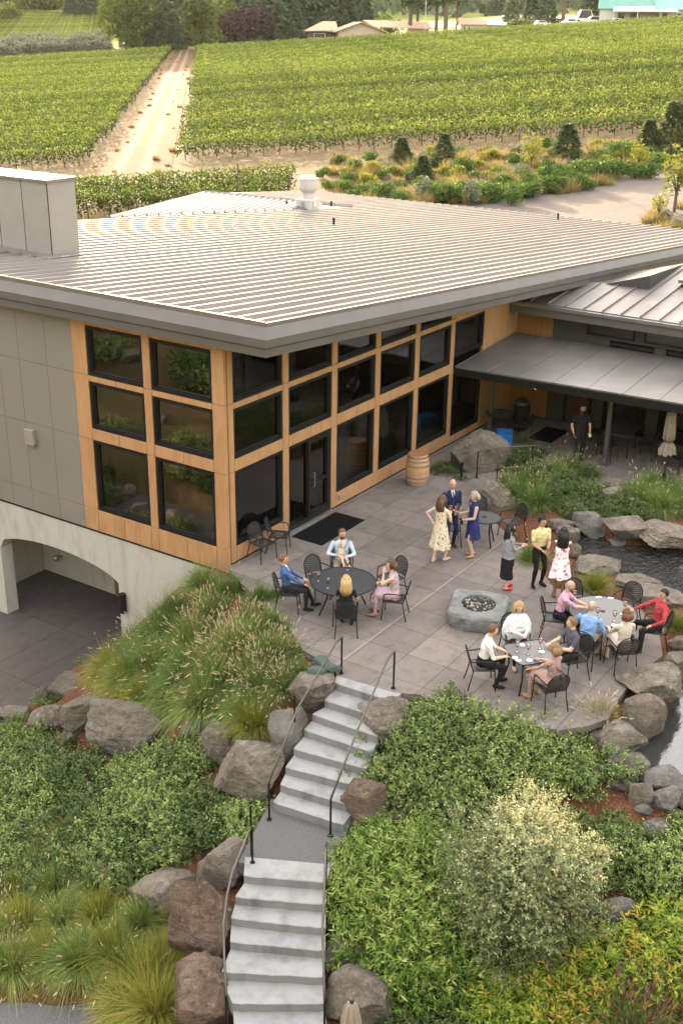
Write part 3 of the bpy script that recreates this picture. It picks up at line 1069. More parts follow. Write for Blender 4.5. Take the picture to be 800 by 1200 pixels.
# roof: flat-seamed plate with ribs, stepped fascia, soffit
E0, W0 = -.51, -1.60
OUT = [(E0, W0), (36.2, W0), (36.0, 23.6), (28.3, 24.4), (13.2, 16.5), (E0, 16.5)]
inset = .16
top = [(E0+inset, W0+inset), (36.0, W0+inset), (35.9, 23.5), (28.3, 24.3), (13.2, 16.4), (E0+inset, 16.4)]
mb = MB()
mb.prism(top, [rooftop(p[0])-.08 for p in top], [rooftop(p[0]) for p in top])
roof = mb.build('roof', M['roof'], bld)
ribs = MB()
w = W0+inset+.30
def rib(u0, u1, w):
    h, b, t = .085, .05, .028
    a = []
    for u in (u0, u1):
        z = rooftop(u)+.001
        a += [(u, w-b, z), (u, w-t, z+h), (u, w+t, z+h), (u, w+b, z)]
    ribs.add(a, [(0, 1, 5, 4), (1, 2, 6, 5), (2, 3, 7, 6), (0, 3, 2, 1), (4, 5, 6, 7)])
while w < 23.4:
    u0 = E0+inset+.03
    if w > 16.3: u0 = 13.3+(w-16.4)*(15.1/7.9)
    rib(u0, 36.0, w)
    w += .505
ribs.build('roof_seam', M['roof'], roof)
mb = MB(); mb.box((E0+inset-.03, W0+inset-.02, 6.1), (E0+inset+.035, 17, rooftop(E0)+.088)); mb.add([(u, w, rooftop(u)+h) for u, w, h in ((E0+inset+.04, W0+inset-.03, -.05), (36, W0+inset-.03, -.05), (36, W0+inset+.03, -.05), (E0+inset+.04, W0+inset+.03, -.05), (E0+inset+.04, W0+inset-.03, .07), (36, W0+inset-.03, .07), (36, W0+inset+.03, .07), (E0+inset+.04, W0+inset+.03, .07))], [(4, 5, 6, 7), (0, 1, 5, 4), (2, 3, 7, 6)]); mb.build('edge_trim', M['roof'], roof)
def fascia(pts, nrm, name):
    """stepped eave trim swept along a straight edge: pts two outer corners (u,w), nrm outward"""
    prof = [(inset+.02, .02), (inset, .035), (.0, -.26), (.0, -.44), (.06, -.445), (.06, -.47), (.045, -.475), (.045, -.66), (.30, -.66)]
    f = MB(); vs = []
    for q, (u, w) in enumerate(pts):
        for o, dz in prof:
            if q == 0 and name == 'rake': uu = u+o
            else: uu = u-nrm[0]*o
            ww = w-nrm[1]*o
            if name == 'eave' and q == 0: ww = w+o
            vs.append((uu, ww, rooftop(uu if name == 'rake' else E0)+dz))
    k = len(prof)
    f.add(vs, [(i, i+1, k+i+1, k+i) for i in range(k-1)])
    return f.build('fascia', M['fascia'], roof)
fascia([(E0, W0), (36.2, W0)], (0, -1), 'rake')
fascia([(E0, W0), (E0, 17.0)], (-1, 0), 'eave')
p = MB()
sp = [(E0+.2, W0+.2), (36, W0+.2), (36, 16.4), (E0+.2, 16.4)]
p.prism(sp, [rooftop(q[0])-.655 for q in sp], [rooftop(q[0])-.60 for q in sp]); p.build('soffit', M['soffit'], roof)
p = MB(); p.box((35.9, W0+.1, 2.6), (36.15, 23.6, rooftop(36)-.02)); p.box((28.4, 16.5, 0), (35.5, 23, 3.3)); p.build('rear_wall', M['fascia'], roof)

# raised rear roof plane with diagonal seams
A = np.array([13.2, 16.45, 5.24]); Bq = S(240, 226, 4.75); Dq = np.array([28.4, 15.2, 4.12])
f = MB(); f.add([A, Dq, Bq, A-[0, 0, .5], Dq-[0, 0, .5], Bq-[0, 0, .5]], [(0, 1, 2), (3, 5, 4), (0, 3, 4, 1), (1, 4, 5, 2), (2, 5, 3, 0)])
fr = f.build('rear_roof', M['roof'], bld)
f = MB()
nrm = np.cross(Dq-A, Bq-A); nrm /= np.linalg.norm(nrm)
for i in range(1, 20):
    t = i/24
    a0 = A+(Dq-A)*t
    dirn = (Bq-Dq)*.35+(Bq-A)*.65
    # from lower edge up to the ridge B-D
    lo, hi = 0, 2.0
    s_ = (1-t)
    b0 = Dq+(Bq-Dq)*s_ if False else a0+(Bq-A)*(1-t)
    f.tube([a0+nrm*.02, b0+nrm*.02], .07, 4)
f.build('roof_seam', M['roof'], fr)
f = MB(); f.tube([A+nrm*.02, Bq+nrm*.02], .07, 4); f.tube([Bq+nrm*.02, Dq+nrm*.02], .10, 4); f.build('ridge_cap', M['roof'], fr)

# chimney block
c = MB()
zc = 8.0
u0, u1, w0, w1 = 3.41, 4.47, 9.04, 13.6
c.box((u0, w0, 5.2), (u1, w1, zc))
ch = c.build('chimney', M['chimney_panel'], bld)
p = MB(); p.bbox((u0-.06, w0-.06, zc), (u1+.06, w1+.06, zc+.09), .012); p.build('chimney_cap', M['roof'], ch)
p = MB()
for w in (10.1, 11.15, 12.25): p.box((u0-.006, w-.008, 5.3), (u0, w+.008, zc))
p.box((u0-.008, w0-.008, 5.3), (u0+.012, w0+.012, zc-.002)); p.build('panel_joint', M['dark_frame'], ch)
p = MB(); p.prism([(u0-.3, w0-.25), (u0, w0-.25), (u0, w1), (u0-.75, w1)], [rooftop(3.0)-.1]*4, [rooftop(3.1)+.06, rooftop(3.4)+.10, rooftop(3.4)+.16, rooftop(2.6)+.05])
p.tube([(u0-.5, w0-.3, rooftop(2.9)+.05), (u0-.1, w0-.42, rooftop(3.3)+.10), (u0+.4, w0-.25, rooftop(3.8)+.08), (u1+.15, w0-.2, rooftop(u1)+.06)], .03, 6)
p.build('chimney_flashing', M['roof'], ch)

# white roof ventilator and vent pipes
vc = plane_pt = None
def on_roof(px, py):
    d = sight(px, py)
    n = np.array([.0745, 0, 1]); d0 = 6.2-.0745*.51
    return CAM+d*((d0-n@CAM)/(n@d))
vx = on_roof(361, 246)
k = .0268
v = MB()
v.bbox((vx[0]-.42, vx[1]-.42, vx[2]-.2), (vx[0]+.42, vx[1]+.42, vx[2]+.52), .02)
vt = v.build('roof_ventilator', M['vent_white'], bld)
v = MB(); v.lathe([(.30, .52), (.30, .78), (.44, .95), (.46, 1.0), (.46, 1.38), (.48, 1.40), (.48, 1.45), (.36, 1.46), (.34, 1.56), (.02, 1.58)], vx, 24); smooth_by_angle(v.build('ventilator_hood', M['vent_white'], vt))
v = MB(); v.box((vx[0]-.48, vx[1]-.1, vx[2]+.2), (vx[0]-.42, vx[1]+.1, vx[2]+.45)); v.build('latch', M['steel'], vt); v = MB(); v.box((vx[0]-.2, vx[1]-.47, vx[2]+.2), (vx[0]-.02, vx[1]-.42, vx[2]+.42)); v.build('latch', M['steel'], vt)
for px, py in ((391, 265), (388, 244), (336, 244), (653, 258)):
    q = on_roof(px, py)
    v = MB(); v.tube([q-[0, 0, .1], q+[0, 0, .34]], .05, 8); v.lathe([(.12, .0), (.06, .08)], q, 10); v.build('vent_pipe', M['dark_frame'], roof)

# ------------------------------------------------------------------ annex
anx = thing('annex_wing', 'low dark annex wing with metal canopy on posts beside the patio', 'building', (15.3, 0, 0))
anx.location = (0, 0, 0)
UA = 15.3
wl = MB()
wl.box((UA, -14, 3.0), (UA+.2, -.03, 3.86)); wl.box((UA, -14, 0), (UA+.2, -.03, .0+.02))
for w0, w1 in ((-3.35, -2.98), (-5.2, -4.85), (-7.2, -6.85), (-9.3, -8.95), (-11.4, -11.0)): wl.box((UA-.1, w0, 0), (UA+.18, w1, 3.0))
wl.box((UA+.02, -2.98, 2.3), (UA+.19, -1.33, 3.0))
wl.box((UA+.02, -1.97, 0), (UA+.19, -1.33, 2.3))
wl.box((UA+3, -14, 0), (UA+3.1, -.2, 3.8)); wl.box((UA+.2, -14, -.02), (UA+3.1, -.2, -.004))
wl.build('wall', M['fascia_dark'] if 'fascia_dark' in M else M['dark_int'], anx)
sl = MB()
w = -.03
while w > -1.3:
    sl.bbox((UA-.04, w-.085, .02), (UA-.002, w-.005, 3.86), .004); w -= .095
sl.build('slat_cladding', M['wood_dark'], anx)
d = MB(); d.box((UA-.02, -2.95, .02), (UA+.05, -2.85, 2.3)); d.box((UA-.02, -2.07, .02), (UA+.05, -1.97, 2.3)); d.box((UA-.02, -2.85, 2.2), (UA+.05, -2.07, 2.3))
dd = d.build('door', M['dark_frame'], anx)
d = MB(); d.box((UA, -2.85, .02), (UA+.04, -2.07, 2.2)); d.build('door_leaf', M['door_red'] if 'door_red' in M else M['wood_dark'], dd)
d = MB(); d.tube([(UA-.03, -2.72, .95), (UA-.06, -2.72, .95), (UA-.06, -2.72, 1.25), (UA-.03, -2.72, 1.25)], .012, 6); d.build('handle', M['steel'], dd)
for (w0, w1) in ((-4.85, -3.35), (-6.85, -5.2), (-8.95, -7.2), (-11.0, -9.3)):
    f = MB(); f.box((UA, w0, .02), (UA+.1, w1, .34)); f.box((UA, w0, .34), (UA+.1, w0+.06, 2.95)); f.box((UA, w1-.06, .34), (UA+.1, w1, 2.95)); f.box((UA, w0+.06, 2.87), (UA+.1, w1-.06, 2.95)); f.box((UA, w0+.06, .34), (UA+.1, w1-.06, .41))
    q = f.build('window', M['dark_frame'], anx)
    f = MB(); f.box((UA+.05, w0+.06, .41), (UA+.056, w1-.06, 2.87)); f.build('pane', M['glass'], q)
for (w0, w1) in ((-4.15, -2.55), (-6.4, -4.45), (-8.8, -6.8)):
    f = MB(); f.box((UA-.03, w0, 3.08), (UA-.002, w0+.07, 3.66)); f.box((UA-.03, w1-.07, 3.08), (UA-.002, w1, 3.66)); f.box((UA-.03, w0+.07, 3.08), (UA-.002, w1-.07, 3.15)); f.box((UA-.03, w0+.07, 3.59), (UA-.002, w1-.07, 3.66))
    q = f.build('window', M['dark_frame'], anx)
    f = MB(); f.box((UA-.02, w0+.07, 3.15), (UA-.012, w1-.07, 3.59)); f.build('pane', M['glass'], q)
# eave, gutter and roof
def aroof(u): return 3.98+.10*(u-14.7)
mb = MB(); pl = [(14.75, -14), (22.5, -14), (22.5, -3.6), (17.7, -3.6), (17.7, -1.72), (16.6, -.1), (14.75, -.1)]
mb.prism(pl, [aroof(q[0])-.12 for q in pl], [aroof(q[0]) for q in pl])
ar = mb.build('roof', M['annex_roof'], anx)
rb = MB(); w = -.7
while w > -13.9:
    ue = 22.4 if w < -3.6 else 17.6 if w < -1.7 else 16.4
    rb.add([(14.78, w-.02, aroof(14.78)), (14.78, w+.02, aroof(14.78)), (ue, w+.02, aroof(ue)), (ue, w-.02, aroof(ue)), (14.78, w-.016, aroof(14.78)+.055), (14.78, w+.016, aroof(14.78)+.055), (ue, w+.016, aroof(ue)+.055), (ue, w-.016, aroof(ue)+.055)],
           [(4, 5, 6, 7), (0, 4, 7, 3), (1, 2, 6, 5), (0, 1, 5, 4)])
    w -= .62
rb.build('roof_seam', M['annex_roof'], ar)
mb = MB(); mb.box((14.60, -14, 3.84), (14.75, .3, 3.95)); mb.build('gutter', M['gutter'], ar)
mb = MB(); mb.box((14.66, -14, 3.58), (14.76, .9, 3.84)); mb.box((14.76, -14, 3.70), (15.5, -.05, 3.84)); mb.build('fascia', M['dark_frame2'], ar)
# low dormer wall where the big roof passes over, and the overlapping upper roof
mb = MB(); pl = [(17.62, -3.62), (21.5, -3.62), (21.5, -1.75), (17.62, -1.75)]
mb.prism(pl, 4.0, [4.74, 4.60, 4.05, 4.16]); mb.build('dormer', M['fascia_dark'], ar)
mb = MB(); pl = [(18.3, -14), (22.6, -14), (22.6, -4.35), (18.3, -4.35)]; mb.prism(pl, [aroof(q[0])+.14 for q in pl], [aroof(q[0])+.24 for q in pl]); mb.build('upper_roof', M['annex_roof'], ar)
# canopy
def ctop(u): return 2.52+.064*(u-11.1)
def cu(w): return 11.08-.05*w
mb = MB(); w = -.03; n = 0
while w > -13:
    w2 = w-1.06
    pl = [(cu(w2), w2+.012), (15.28, w2+.012), (15.28, w-.012), (cu(w), w-.012)]
    mb.prism(pl, [ctop(q[0])-.05 for q in pl], [ctop(q[0]) for q in pl]); w = w2
cn = mb.build('canopy', M['canopy'], anx)
mb = MB(); w = -.03
while w > -13:
    a = [(cu(w)+.0, w-.011, ctop(cu(w))+.002), (15.28, w-.011, ctop(15.28)+.002)]
    mb.tube(a, .016, 6); w -= 1.06
mb.build('canopy_seam', M['gutter'], cn)
mb = MB(); pl = [(cu(-13), -13), (cu(-13)+.12, -13), (cu(0)+.12, -.03), (cu(0), -.03)]; mb.prism(pl, 2.24, 2.475); mb.build('front_beam', M['dark_frame'], cn)
mb = MB()
w = -.6
while w > -13: mb.box((11.9, w-.04, 2.3), (15.2, w+.04, 2.46)); w -= 1.06
mb.build('rafter', M['dark_frame'], cn)
for (u, w) in ((12.7, -.56), (12.1, -4.76), (11.95, -8.9)):
    mb = MB(); mb.bbox((u-.06, w-.06, 0), (u+.06, w+.06, 2.42), .008); mb.box((u-.1, w-.1, 0), (u+.1, w+.1, .02)); mb.build('post', M['post_grey'], anx)
for px, py in ((624, 451), (627, 455), (643.5, 455.5)):
    q = S(px, py, 2.1)
    mb = MB(); mb.ball(q, .03, 8, 6); o = mb.build('soffit_lamp', M['bulb'], anx)
# ------------------------------------------------------------------ steps and rails
from mathutils import noise as mnoise
import bmesh
RZ = .165
N1 = [((-2.72, -5.02), (-2.60, -6.45)), ((-3.0, -5.13), (-2.93, -6.5)), ((-3.43, -5.2), (-3.32, -6.55)), ((-3.77, -5.14), (-3.69, -6.6)), ((-4.1, -5.18), (-3.97, -6.66)), ((-4.54, -5.25), (-4.28, -6.75)), ((-4.92, -5.34), (-4.61, -6.82)), ((-5.23, -5.45), (-5.0, -6.9)), ((-5.56, -5.52), (-5.36, -6.95))]
N2 = [((-6.94, -5.96), (-6.25, -7.30)), ((-7.29, -6.21), (-6.62, -7.46)), ((-7.64, -6.29), (-6.92, -7.66)), ((-7.93, -6.44), (-7.22, -7.86)), ((-8.22, -6.65), (-7.5, -8.05)), ((-8.68, -6.84), (-7.84, -8.26)), ((-8.96, -7.30), (-8.13, -8.50)), ((-9.3, -7.6), (-8.45, -8.75)), ((-9.65, -7.85), (-8.8, -9.0))]


def stair(name, N, ztop, label):
    root = thing(name, label, 'steps', (0, 0, 0))
    for k in range(1, len(N)):
        (bl, br), (fl, fr) = N[k-1], N[k]
        z = ztop-RZ*(k-1)
        mb = MB()
        e = .014
        def ins(p, q, t): return (p[0]+(q[0]-p[0])*t, p[1]+(q[1]-p[1])*t)
        poly = [bl, fl, fr, br] if True else None
        # subdivided tread with a worn, slightly wavy nosing
        n = 12; vs = []
        for i in range(n+1):
            t = i/n
            b = ins(bl, br, t); f = ins(fl, fr, t)
            d = np.array(f)-np.array(b); d /= np.linalg.norm(d)
            j = rng.normal(0, .004)
            f = np.array(f)+d*(j+(.02 if t in (0, 1) else 0)*-1)
            bb = np.array(b)-d*.06
            vs += [(*bb, z-.5), (*bb, z-.001*k), (*(f-d*e), z-.001*k), (*f, z-e), (*(f-d*.004), z-RZ-.12)]
        fs = [(i*5+q, i*5+q+1, i*5+6+q, i*5+5+q) for i in range(n) for q in range(4)]
        fs += [(0, 1, 2, 3, 4), tuple(n*5+q for q in (4, 3, 2, 1, 0))]
        mb.add(vs, fs)
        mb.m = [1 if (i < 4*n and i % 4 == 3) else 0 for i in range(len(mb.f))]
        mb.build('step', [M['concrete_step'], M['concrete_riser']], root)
    return root


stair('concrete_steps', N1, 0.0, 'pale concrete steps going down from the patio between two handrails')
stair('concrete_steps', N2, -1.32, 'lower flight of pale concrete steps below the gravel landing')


def rail(label, pts, posts, end=None):
    root = thing('handrail', label, 'handrail', (0, 0, 0))
    mb = MB(); mb.tube(pts, .021, 8); mb.build('rail', M['bronze_metal'], root, True)
    for (x, y, zb, zt) in posts:
        mb = MB(); mb.tube([(x, y, zb-.25), (x, y, zt)], .02, 8); mb.lathe([(.05, zb-.0), (.05, zb+.012), (.02, zb+.014)], (x, y, 0), 10); mb.build('post', M['dark_frame'], root)
    return root


rail('bronze handrail on the grass side of the upper steps', [(-2.62, -5.06, .84), (-2.85, -5.07, .83), (-3.0, -5.1, .77), (-4.4, -5.25, .16), (-5.82, -5.64, -.52)], [(-2.62, -5.06, 0, .84), (-4.15, -5.0, -.9, .24), (-5.82, -5.64, -1.33, -.52)])
rail('bronze handrail on the shrub side of the upper steps', [(-2.5, -6.22, .84), (-2.75, -6.24, .83), (-2.92, -6.27, .76), (-4.3, -6.55, .14), (-5.56, -6.82, -.52)], [(-2.5, -6.22, 0, .84), (-5.56, -6.82, -1.33, -.52)])
rail('curved handrail on the boulder side of the lower steps', [(-6.93, -6.12, -.55), (-7.1, -6.17, -.56), (-7.4, -6.27, -.67), (-7.75, -6.36, -.82), (-8.1, -6.52, -.98), (-8.5, -6.76, -1.17), (-8.9, -7.1, -1.36), (-9.35, -7.5, -1.55)], [(-6.93, -6.12, -1.33, -.55), (-6.78, -5.98, -1.35, -.28), (-9.3, -7.45, -2.35, -1.53)])
rail('straight handrail on the bush side of the lower steps', [(-6.55, -7.42, -.55), (-6.75, -7.53, -.56), (-7.2, -7.82, -.78), (-7.8, -8.2, -1.1), (-8.2, -8.5, -1.3), (-8.6, -8.8, -1.5)], [(-6.6, -7.44, -1.33, -.55), (-8.45, -8.7, -2.4, -1.42)])
a = S(558, 560, .0); b_ = S(590, 575, .0)
rail('low dark handrail beside the big boulder at the annex', [a+[0, 0, .82], a+[.5, -.2, .82], a+[1.6, -1.0, .75], a+[2.4, -1.7, .72]], [(a[0], a[1], 0, .82), (a[0]+1.6, a[1]-1.0, 0, .75)])
a = S(581, 573, .0)
rail('second low handrail crossing behind the rounded boulder', [a+[0, 0, .62], a+[.3, -.25, .62], a+[1.2, -1.2, .58]], [(a[0], a[1], 0, .62), (a[0]+1.15, a[1]-1.15, 0, .58)])

# ------------------------------------------------------------------ boulders
def rock_mesh(name, rad, seed, sub=4, flat=0.0, rough=.10):
    """broken basalt: a ball cut by many random planes, then cracked and roughened"""
    r = np.random.default_rng(seed)
    bm = bmesh.new()
    bmesh.ops.create_icosphere(bm, subdivisions=sub, radius=1)
    V = np.array([v.co[:] for v in bm.verts])
    V = V/np.max(np.abs(V), axis=1, keepdims=True)**.45
    nrm = unit(r.normal(size=(17, 3)))
    for n in nrm:
        d = r.uniform(.60, .90)
        k = V@n-d
        V = V-np.clip(k, 0, None)[:, None]*n[None, :]
    if flat:
        tn = unit(np.array([r.normal(0, .10), r.normal(0, .10), 1.0]))
        k = V@tn-flat
        V = V-np.clip(k, 0, None)[:, None]*tn[None, :]*.95
    V = (V-(V.max(0)+V.min(0))/2)/((V.max(0)-V.min(0))/2)
    off = Vector(r.uniform(-50, 50, 3))
    out = []
    for q in V:
        p = Vector(q)
        n1 = mnoise.noise(p*2.2+off); n2 = mnoise.noise(p*6+off); n3 = mnoise.noise(p*14+off)
        crack = max(0, .09-abs(mnoise.noise(p*1.9-off)))
        f = 1+rough*(n1*.45+n2*.38+n3*.25-crack*5.5)
        out.append((q[0]*f*rad[0], q[1]*f*rad[1], q[2]*f*rad[2]))
    for v, q in zip(bm.verts, out): v.co = q
    me = bpy.data.meshes.new(name)
    bm.to_mesh(me); bm.free()
    me.polygons.foreach_set('use_smooth', [True]*len(me.polygons))
    try: me.set_sharp_from_angle(angle=R(19))
    except Exception: pass
    return me


def depth_of(p): return (np.array(p)-CAM)@_f


_rock_n = 0
def boulder(x0, y0, x1, y1, mat, label, flat=0.0, hk=1.0, name='boulder', cat='boulder', dk=.8, group=None):
    global _rock_n
    _rock_n += 1
    cx, cy = (x0+x1)/2, (y0+y1)/2
    g = hit(cx, y1-(y1-y0)*.3)
    m = depth_of(g)/FPX
    d = sight(cx, cy); phi = math.asin(-d[2]/np.linalg.norm(d))
    W = (x1-x0)*m*1.08; D = W*dk
    Hh = ((y1-y0)*m*1.08-D*.8*math.sin(phi))/math.cos(phi)
    Hh = min(max(Hh, .32*W), 1.15*W)*hk
    c = hit(cx, cy, zlift=Hh*.35)-np.array([0, 0, .04*Hh])
    rad = (W/2, D/2, Hh*.62)
    me = rock_mesh(name, rad, 100+_rock_n, 5 if W > 1.0 else 4 if W > .4 else 3, flat)
    me.materials.append(M[mat])
    o = link(name, me)
    o.location = c
    o.rotation_euler = (rng.uniform(-.1, .1), rng.uniform(-.1, .1), YAW-PI/2+rng.uniform(-.35, .35))
    return tag(o, label, cat, group)


B_ = boulder
# along the driveway and below the grass mound
B_(58, 784, 106, 824, 'rock', 'angular tan boulder tucked under the yellow grass at the driveway edge', dk=1.1)
B_(34, 821, 80, 860, 'rock', 'two-humped pale boulder rising from the shrubs by the driveway')
B_(73, 810, 121, 858, 'rock', 'ridged brown boulder leaning against the longest boulder')
B_(104, 817, 206, 882, 'rock', 'long flat-topped boulder with pale top below the grass mound', .55, dk=.62)
B_(2, 826, 34, 842, 'rock', 'low dark slab of rock at the driveway corner')
B_(-14, 828, 8, 848, 'rock', 'rock cut by the picture edge beside the driveway')
B_(40, 803, 58, 826, 'rock', 'half hidden rock behind a sprig of shrub at the driveway edge')
B_(73, 853, 90, 870, 'rock', 'small stone wedged in front of the ridged brown boulder')
B_(212, 842, 240, 863, 'rock_blue', 'small grey rock peeping out above the shrub bank under the plumes')
B_(238, 845, 280, 899, 'rock', 'upright grey-brown boulder beside the big pale boulder near the upper steps')
B_(254, 872, 333, 950, 'rock', 'massive pale tan boulder beside the foot of the upper steps', .7)
B_(273, 861, 288, 877, 'rock', 'fist-like stone sitting behind the massive pale boulder')
B_(286, 857, 309, 874, 'rock_blue', 'flat wedge of stone under the small grass tuft')
B_(312, 873, 324, 886, 'rock', 'tiny stone at the shoulder of the massive pale boulder')
B_(316, 826, 362, 900, 'rock_blue', 'dark grey boulder standing against the left side of the upper steps')
B_(332, 786, 392, 838, 'rock', 'broad boulder beside the top steps with sandbags lying on it', .6)
B_(234, 984, 290, 1048, 'rock', 'tan peaked boulder next to the top of the lower steps')
B_(152, 1012, 234, 1074, 'rock', 'pale wedge-shaped boulder with a split white face in the bank')
B_(203, 1025, 277, 1132, 'rock_brown', 'tallest brown boulder beside the lower steps', dk=.75)
B_(206, 1126, 284, 1215, 'rock_brown', 'reddish boulder at the bottom edge beside the lower steps', dk=.9)
B_(102, 1005, 142, 1036, 'rock', 'low grey rock half covered by grass blades above the lower grass bed')
B_(138, 1015, 158, 1037, 'rock', 'small round rock beside the low grey rock in the bank')
# right side of the steps
B_(425, 810, 488, 870, 'rock', 'sloping brown boulder at the top right of the upper steps', dk=1.0)
B_(419, 886, 450, 917, 'rock', 'boulder mostly buried in shrubs beside the upper steps')
B_(397, 915, 452, 972, 'rock_brown', 'brown boulder at the foot of the upper steps behind leafy stems')
B_(446, 942, 484, 970, 'rock_brown', 'flat brownish rock lying in the mulch under the bright green bush')
B_(381, 1060, 405, 1102, 'rock', 'narrow rock beside the lower steps under the bright bush')
B_(381, 1096, 428, 1142, 'rock', 'mossy domed boulder beside the lower steps')
B_(383, 1132, 456, 1206, 'rock', 'wide mossy boulder behind the closed parasol at the bottom')
# edge of the lower pond
B_(727, 778, 800, 823, 'rock', 'large flat-topped boulder overhanging the still pond nearest the table', .6)
B_(730, 809, 778, 866, 'rock', 'big rounded boulder with a dark end dipping in the still pond')
B_(703, 845, 755, 886, 'rock', 'smooth sloping boulder beside the tan grass tuft', .7)
B_(711, 879, 758, 912, 'rock', 'pale table-like rock below the smooth sloping boulder', .6)
B_(711, 906, 745, 928, 'rock_blue', 'squat grey rock at the edge of the red mulch')
B_(737, 914, 764, 948, 'rock', 'wedge-shaped standing stone between mulch and pond')
B_(753, 894, 806, 931, 'rock_blue', 'broad pale grey boulder on the near bank of the still pond', .6)
B_(763, 923, 797, 954, 'rock_blue', 'smooth blocky grey stone in front of the broad pale boulder')
B_(792, 928, 818, 953, 'rock', 'tan stone cut by the picture edge on the near pond bank')
B_(752, 877, 772, 894, 'rock', 'small rock standing in the still pond near its bank')
B_(743, 940, 764, 958, 'rock_blue', 'small flat stone at the foot of the standing stone')
B_(751, 958, 784, 985, 'rock_blue', 'grey pyramid-like rock alone in the red mulch')
B_(744, 901, 757, 918, 'rock_blue', 'pebble-sized rock gripped between the pale boulders')
B_(693, 893, 714, 917, 'rock', 'brown rock half under shrub tips below the pond rim')
B_(770, 886, 806, 912, 'rock_blue', 'flat grey boulder half in the water on the near pond bank')
B_(690, 855, 714, 870, 'rock', 'little rock pair beneath the tan grass tuft')
B_(655, 850, 684, 875, 'rock_blue', 'bluish stone slab lying among shrubs at the patio edge')
B_(655, 835, 690, 854, 'rock', 'flat stone flush with the patio corner by the tan grass tuft')
B_(779, 762, 806, 792, 'rock', 'boulder above the large flat-topped one at the right picture edge')
B_(782, 743, 806, 766, 'rock', 'rock below the bright grass clump at the right picture edge')
B_(705, 1046, 744, 1088, 'rock_blue', 'dark angular boulder showing through the lower mulch bed', hk=.9)
B_(682, 1052, 702, 1072, 'rock_blue', 'small grey rock next to the dark angular boulder')
# round the rippled pond
B_(671, 597, 707, 628, 'rock_blue', 'dark wet boulder at the head of the rippled pond')
B_(705, 602, 763, 634, 'rock', 'long flat boulder on the far rim of the rippled pond', .6, dk=.7, hk=.7)
B_(746, 605, 822, 648, 'rock', 'huge sloping slab boulder on the far right rim of the rippled pond', .6, hk=.7)
B_(651, 617, 678, 639, 'rock', 'pale squared rock behind the woman in the pink flowered dress', .6)
B_(642, 604, 673, 622, 'rock', 'flat pale rock at the foot of the green grass bed')
B_(663, 636, 682, 656, 'rock', 'rounded rock at the left waterline of the rippled pond')
B_(671, 650, 726, 676, 'rock', 'low sandy boulder on the table side of the rippled pond', .6, hk=.7)
B_(713, 628, 735, 641, 'rock_blue', 'flat stone breaking the surface of the rippled pond', .5, hk=.8)
B_(765, 647, 790, 664, 'rock_blue', 'bluish stone standing in the rippled pond')
B_(722, 675, 772, 690, 'rock', 'long low boulder behind the empty chairs by the pond', .6, dk=.6, hk=.7)
B_(742, 684, 802, 710, 'rock', 'tan boulder behind the man in the red shirt', .6, hk=.7)
B_(758, 609, 774, 622, 'rock', 'small rock between the two far rim boulders')
B_(702, 569, 734, 592, 'rock', 'grey boulder lying in the bed among low plants')
B_(652, 544, 682, 558, 'rock', 'rock top showing above the grasses by the annex patio')
B_(778, 638, 797, 658, 'rock_blue', 'dark stone beside the little waterfall')
B_(784, 664, 806, 690, 'rock_blue', 'wet rock at the right edge below the waterfall')
# beside the glazed front
B_(528, 506, 592, 564, 'rock', 'huge rounded boulder in front of the tall end window', dk=.7)
B_(555, 561, 601, 600, 'rock', 'rounded tan boulder beside the small round table')
for q in [(772, 246, 790, 262), (785, 252, 806, 268)]:
    B_(*q, 'rock', 'grey rock by the back road' if q[0] < 780 else 'second grey rock by the back road at the picture edge', name='roadside_rock', cat='rock')

# ------------------------------------------------------------------ fire pit
fx, fy = 1.08, -6.22
fp = thing('fire_pit', 'rough grey stone fire pit filled with lava rock in the middle of the patio', 'fire pit', (fx, fy, 0), R(20))
mb = MB()
n = 48; rings = [(.90, 0.0), (.97, .10), (1.0, .24), (.97, .345), (.91, .385), (.62, .40), (.585, .39), (.56, .29), (.0, .28)]
vs = []
for r_, z in rings:
    for j in range(n):
        t = 2*PI*j/n
        se = (abs(math.cos(t))**4.5+abs(math.sin(t))**4.5)**(-1/4.5) if r_ > .7 else 1.0
        k = .69*r_*se
        p = Vector((math.cos(t)*k*1.03, math.sin(t)*k*.95, z))
        if r_ > .7:
            q = 1+.11*mnoise.noise(p*2.6)+.06*mnoise.noise(p*7)-.05*max(0, .1-abs(mnoise.noise(p*4)))*10
            p = Vector((p.x*q, p.y*q, z+(.02*mnoise.noise(p*5) if z > .1 else 0)))
        vs.append(p)
k = len(rings)
mb.add(vs, [(i*n+j, i*n+(j+1) % n, (i+1)*n+(j+1) % n, (i+1)*n+j) for i in range(k-1) for j in range(n)])
smooth_by_angle(mb.build('stone_block', M['rock_firepit'], fp), 40)
mb = MB()
for i in range(190):
    t = rng.uniform(0, 2*PI); r_ = .36*math.sqrt(rng.uniform(0, 1))
    s_ = rng.uniform(.022, .05)
    rot = np.array(Matrix.Rotation(rng.uniform(0, 6), 3, 'X') @ Matrix.Rotation(rng.uniform(0, 6), 3, 'Z'))
    mb.ball((r_*math.cos(t)*1.03, r_*math.sin(t), .32+.06*(1-(r_/.37)**2)+rng.uniform(0, .02)), (s_, s_*rng.uniform(.6, 1), s_*.8), 6, 4, int(rng.uniform() < .26), rot)
tag(mb.build('lava_rock', [M['lava'], M['lava_pale']], fp), kind='stuff')
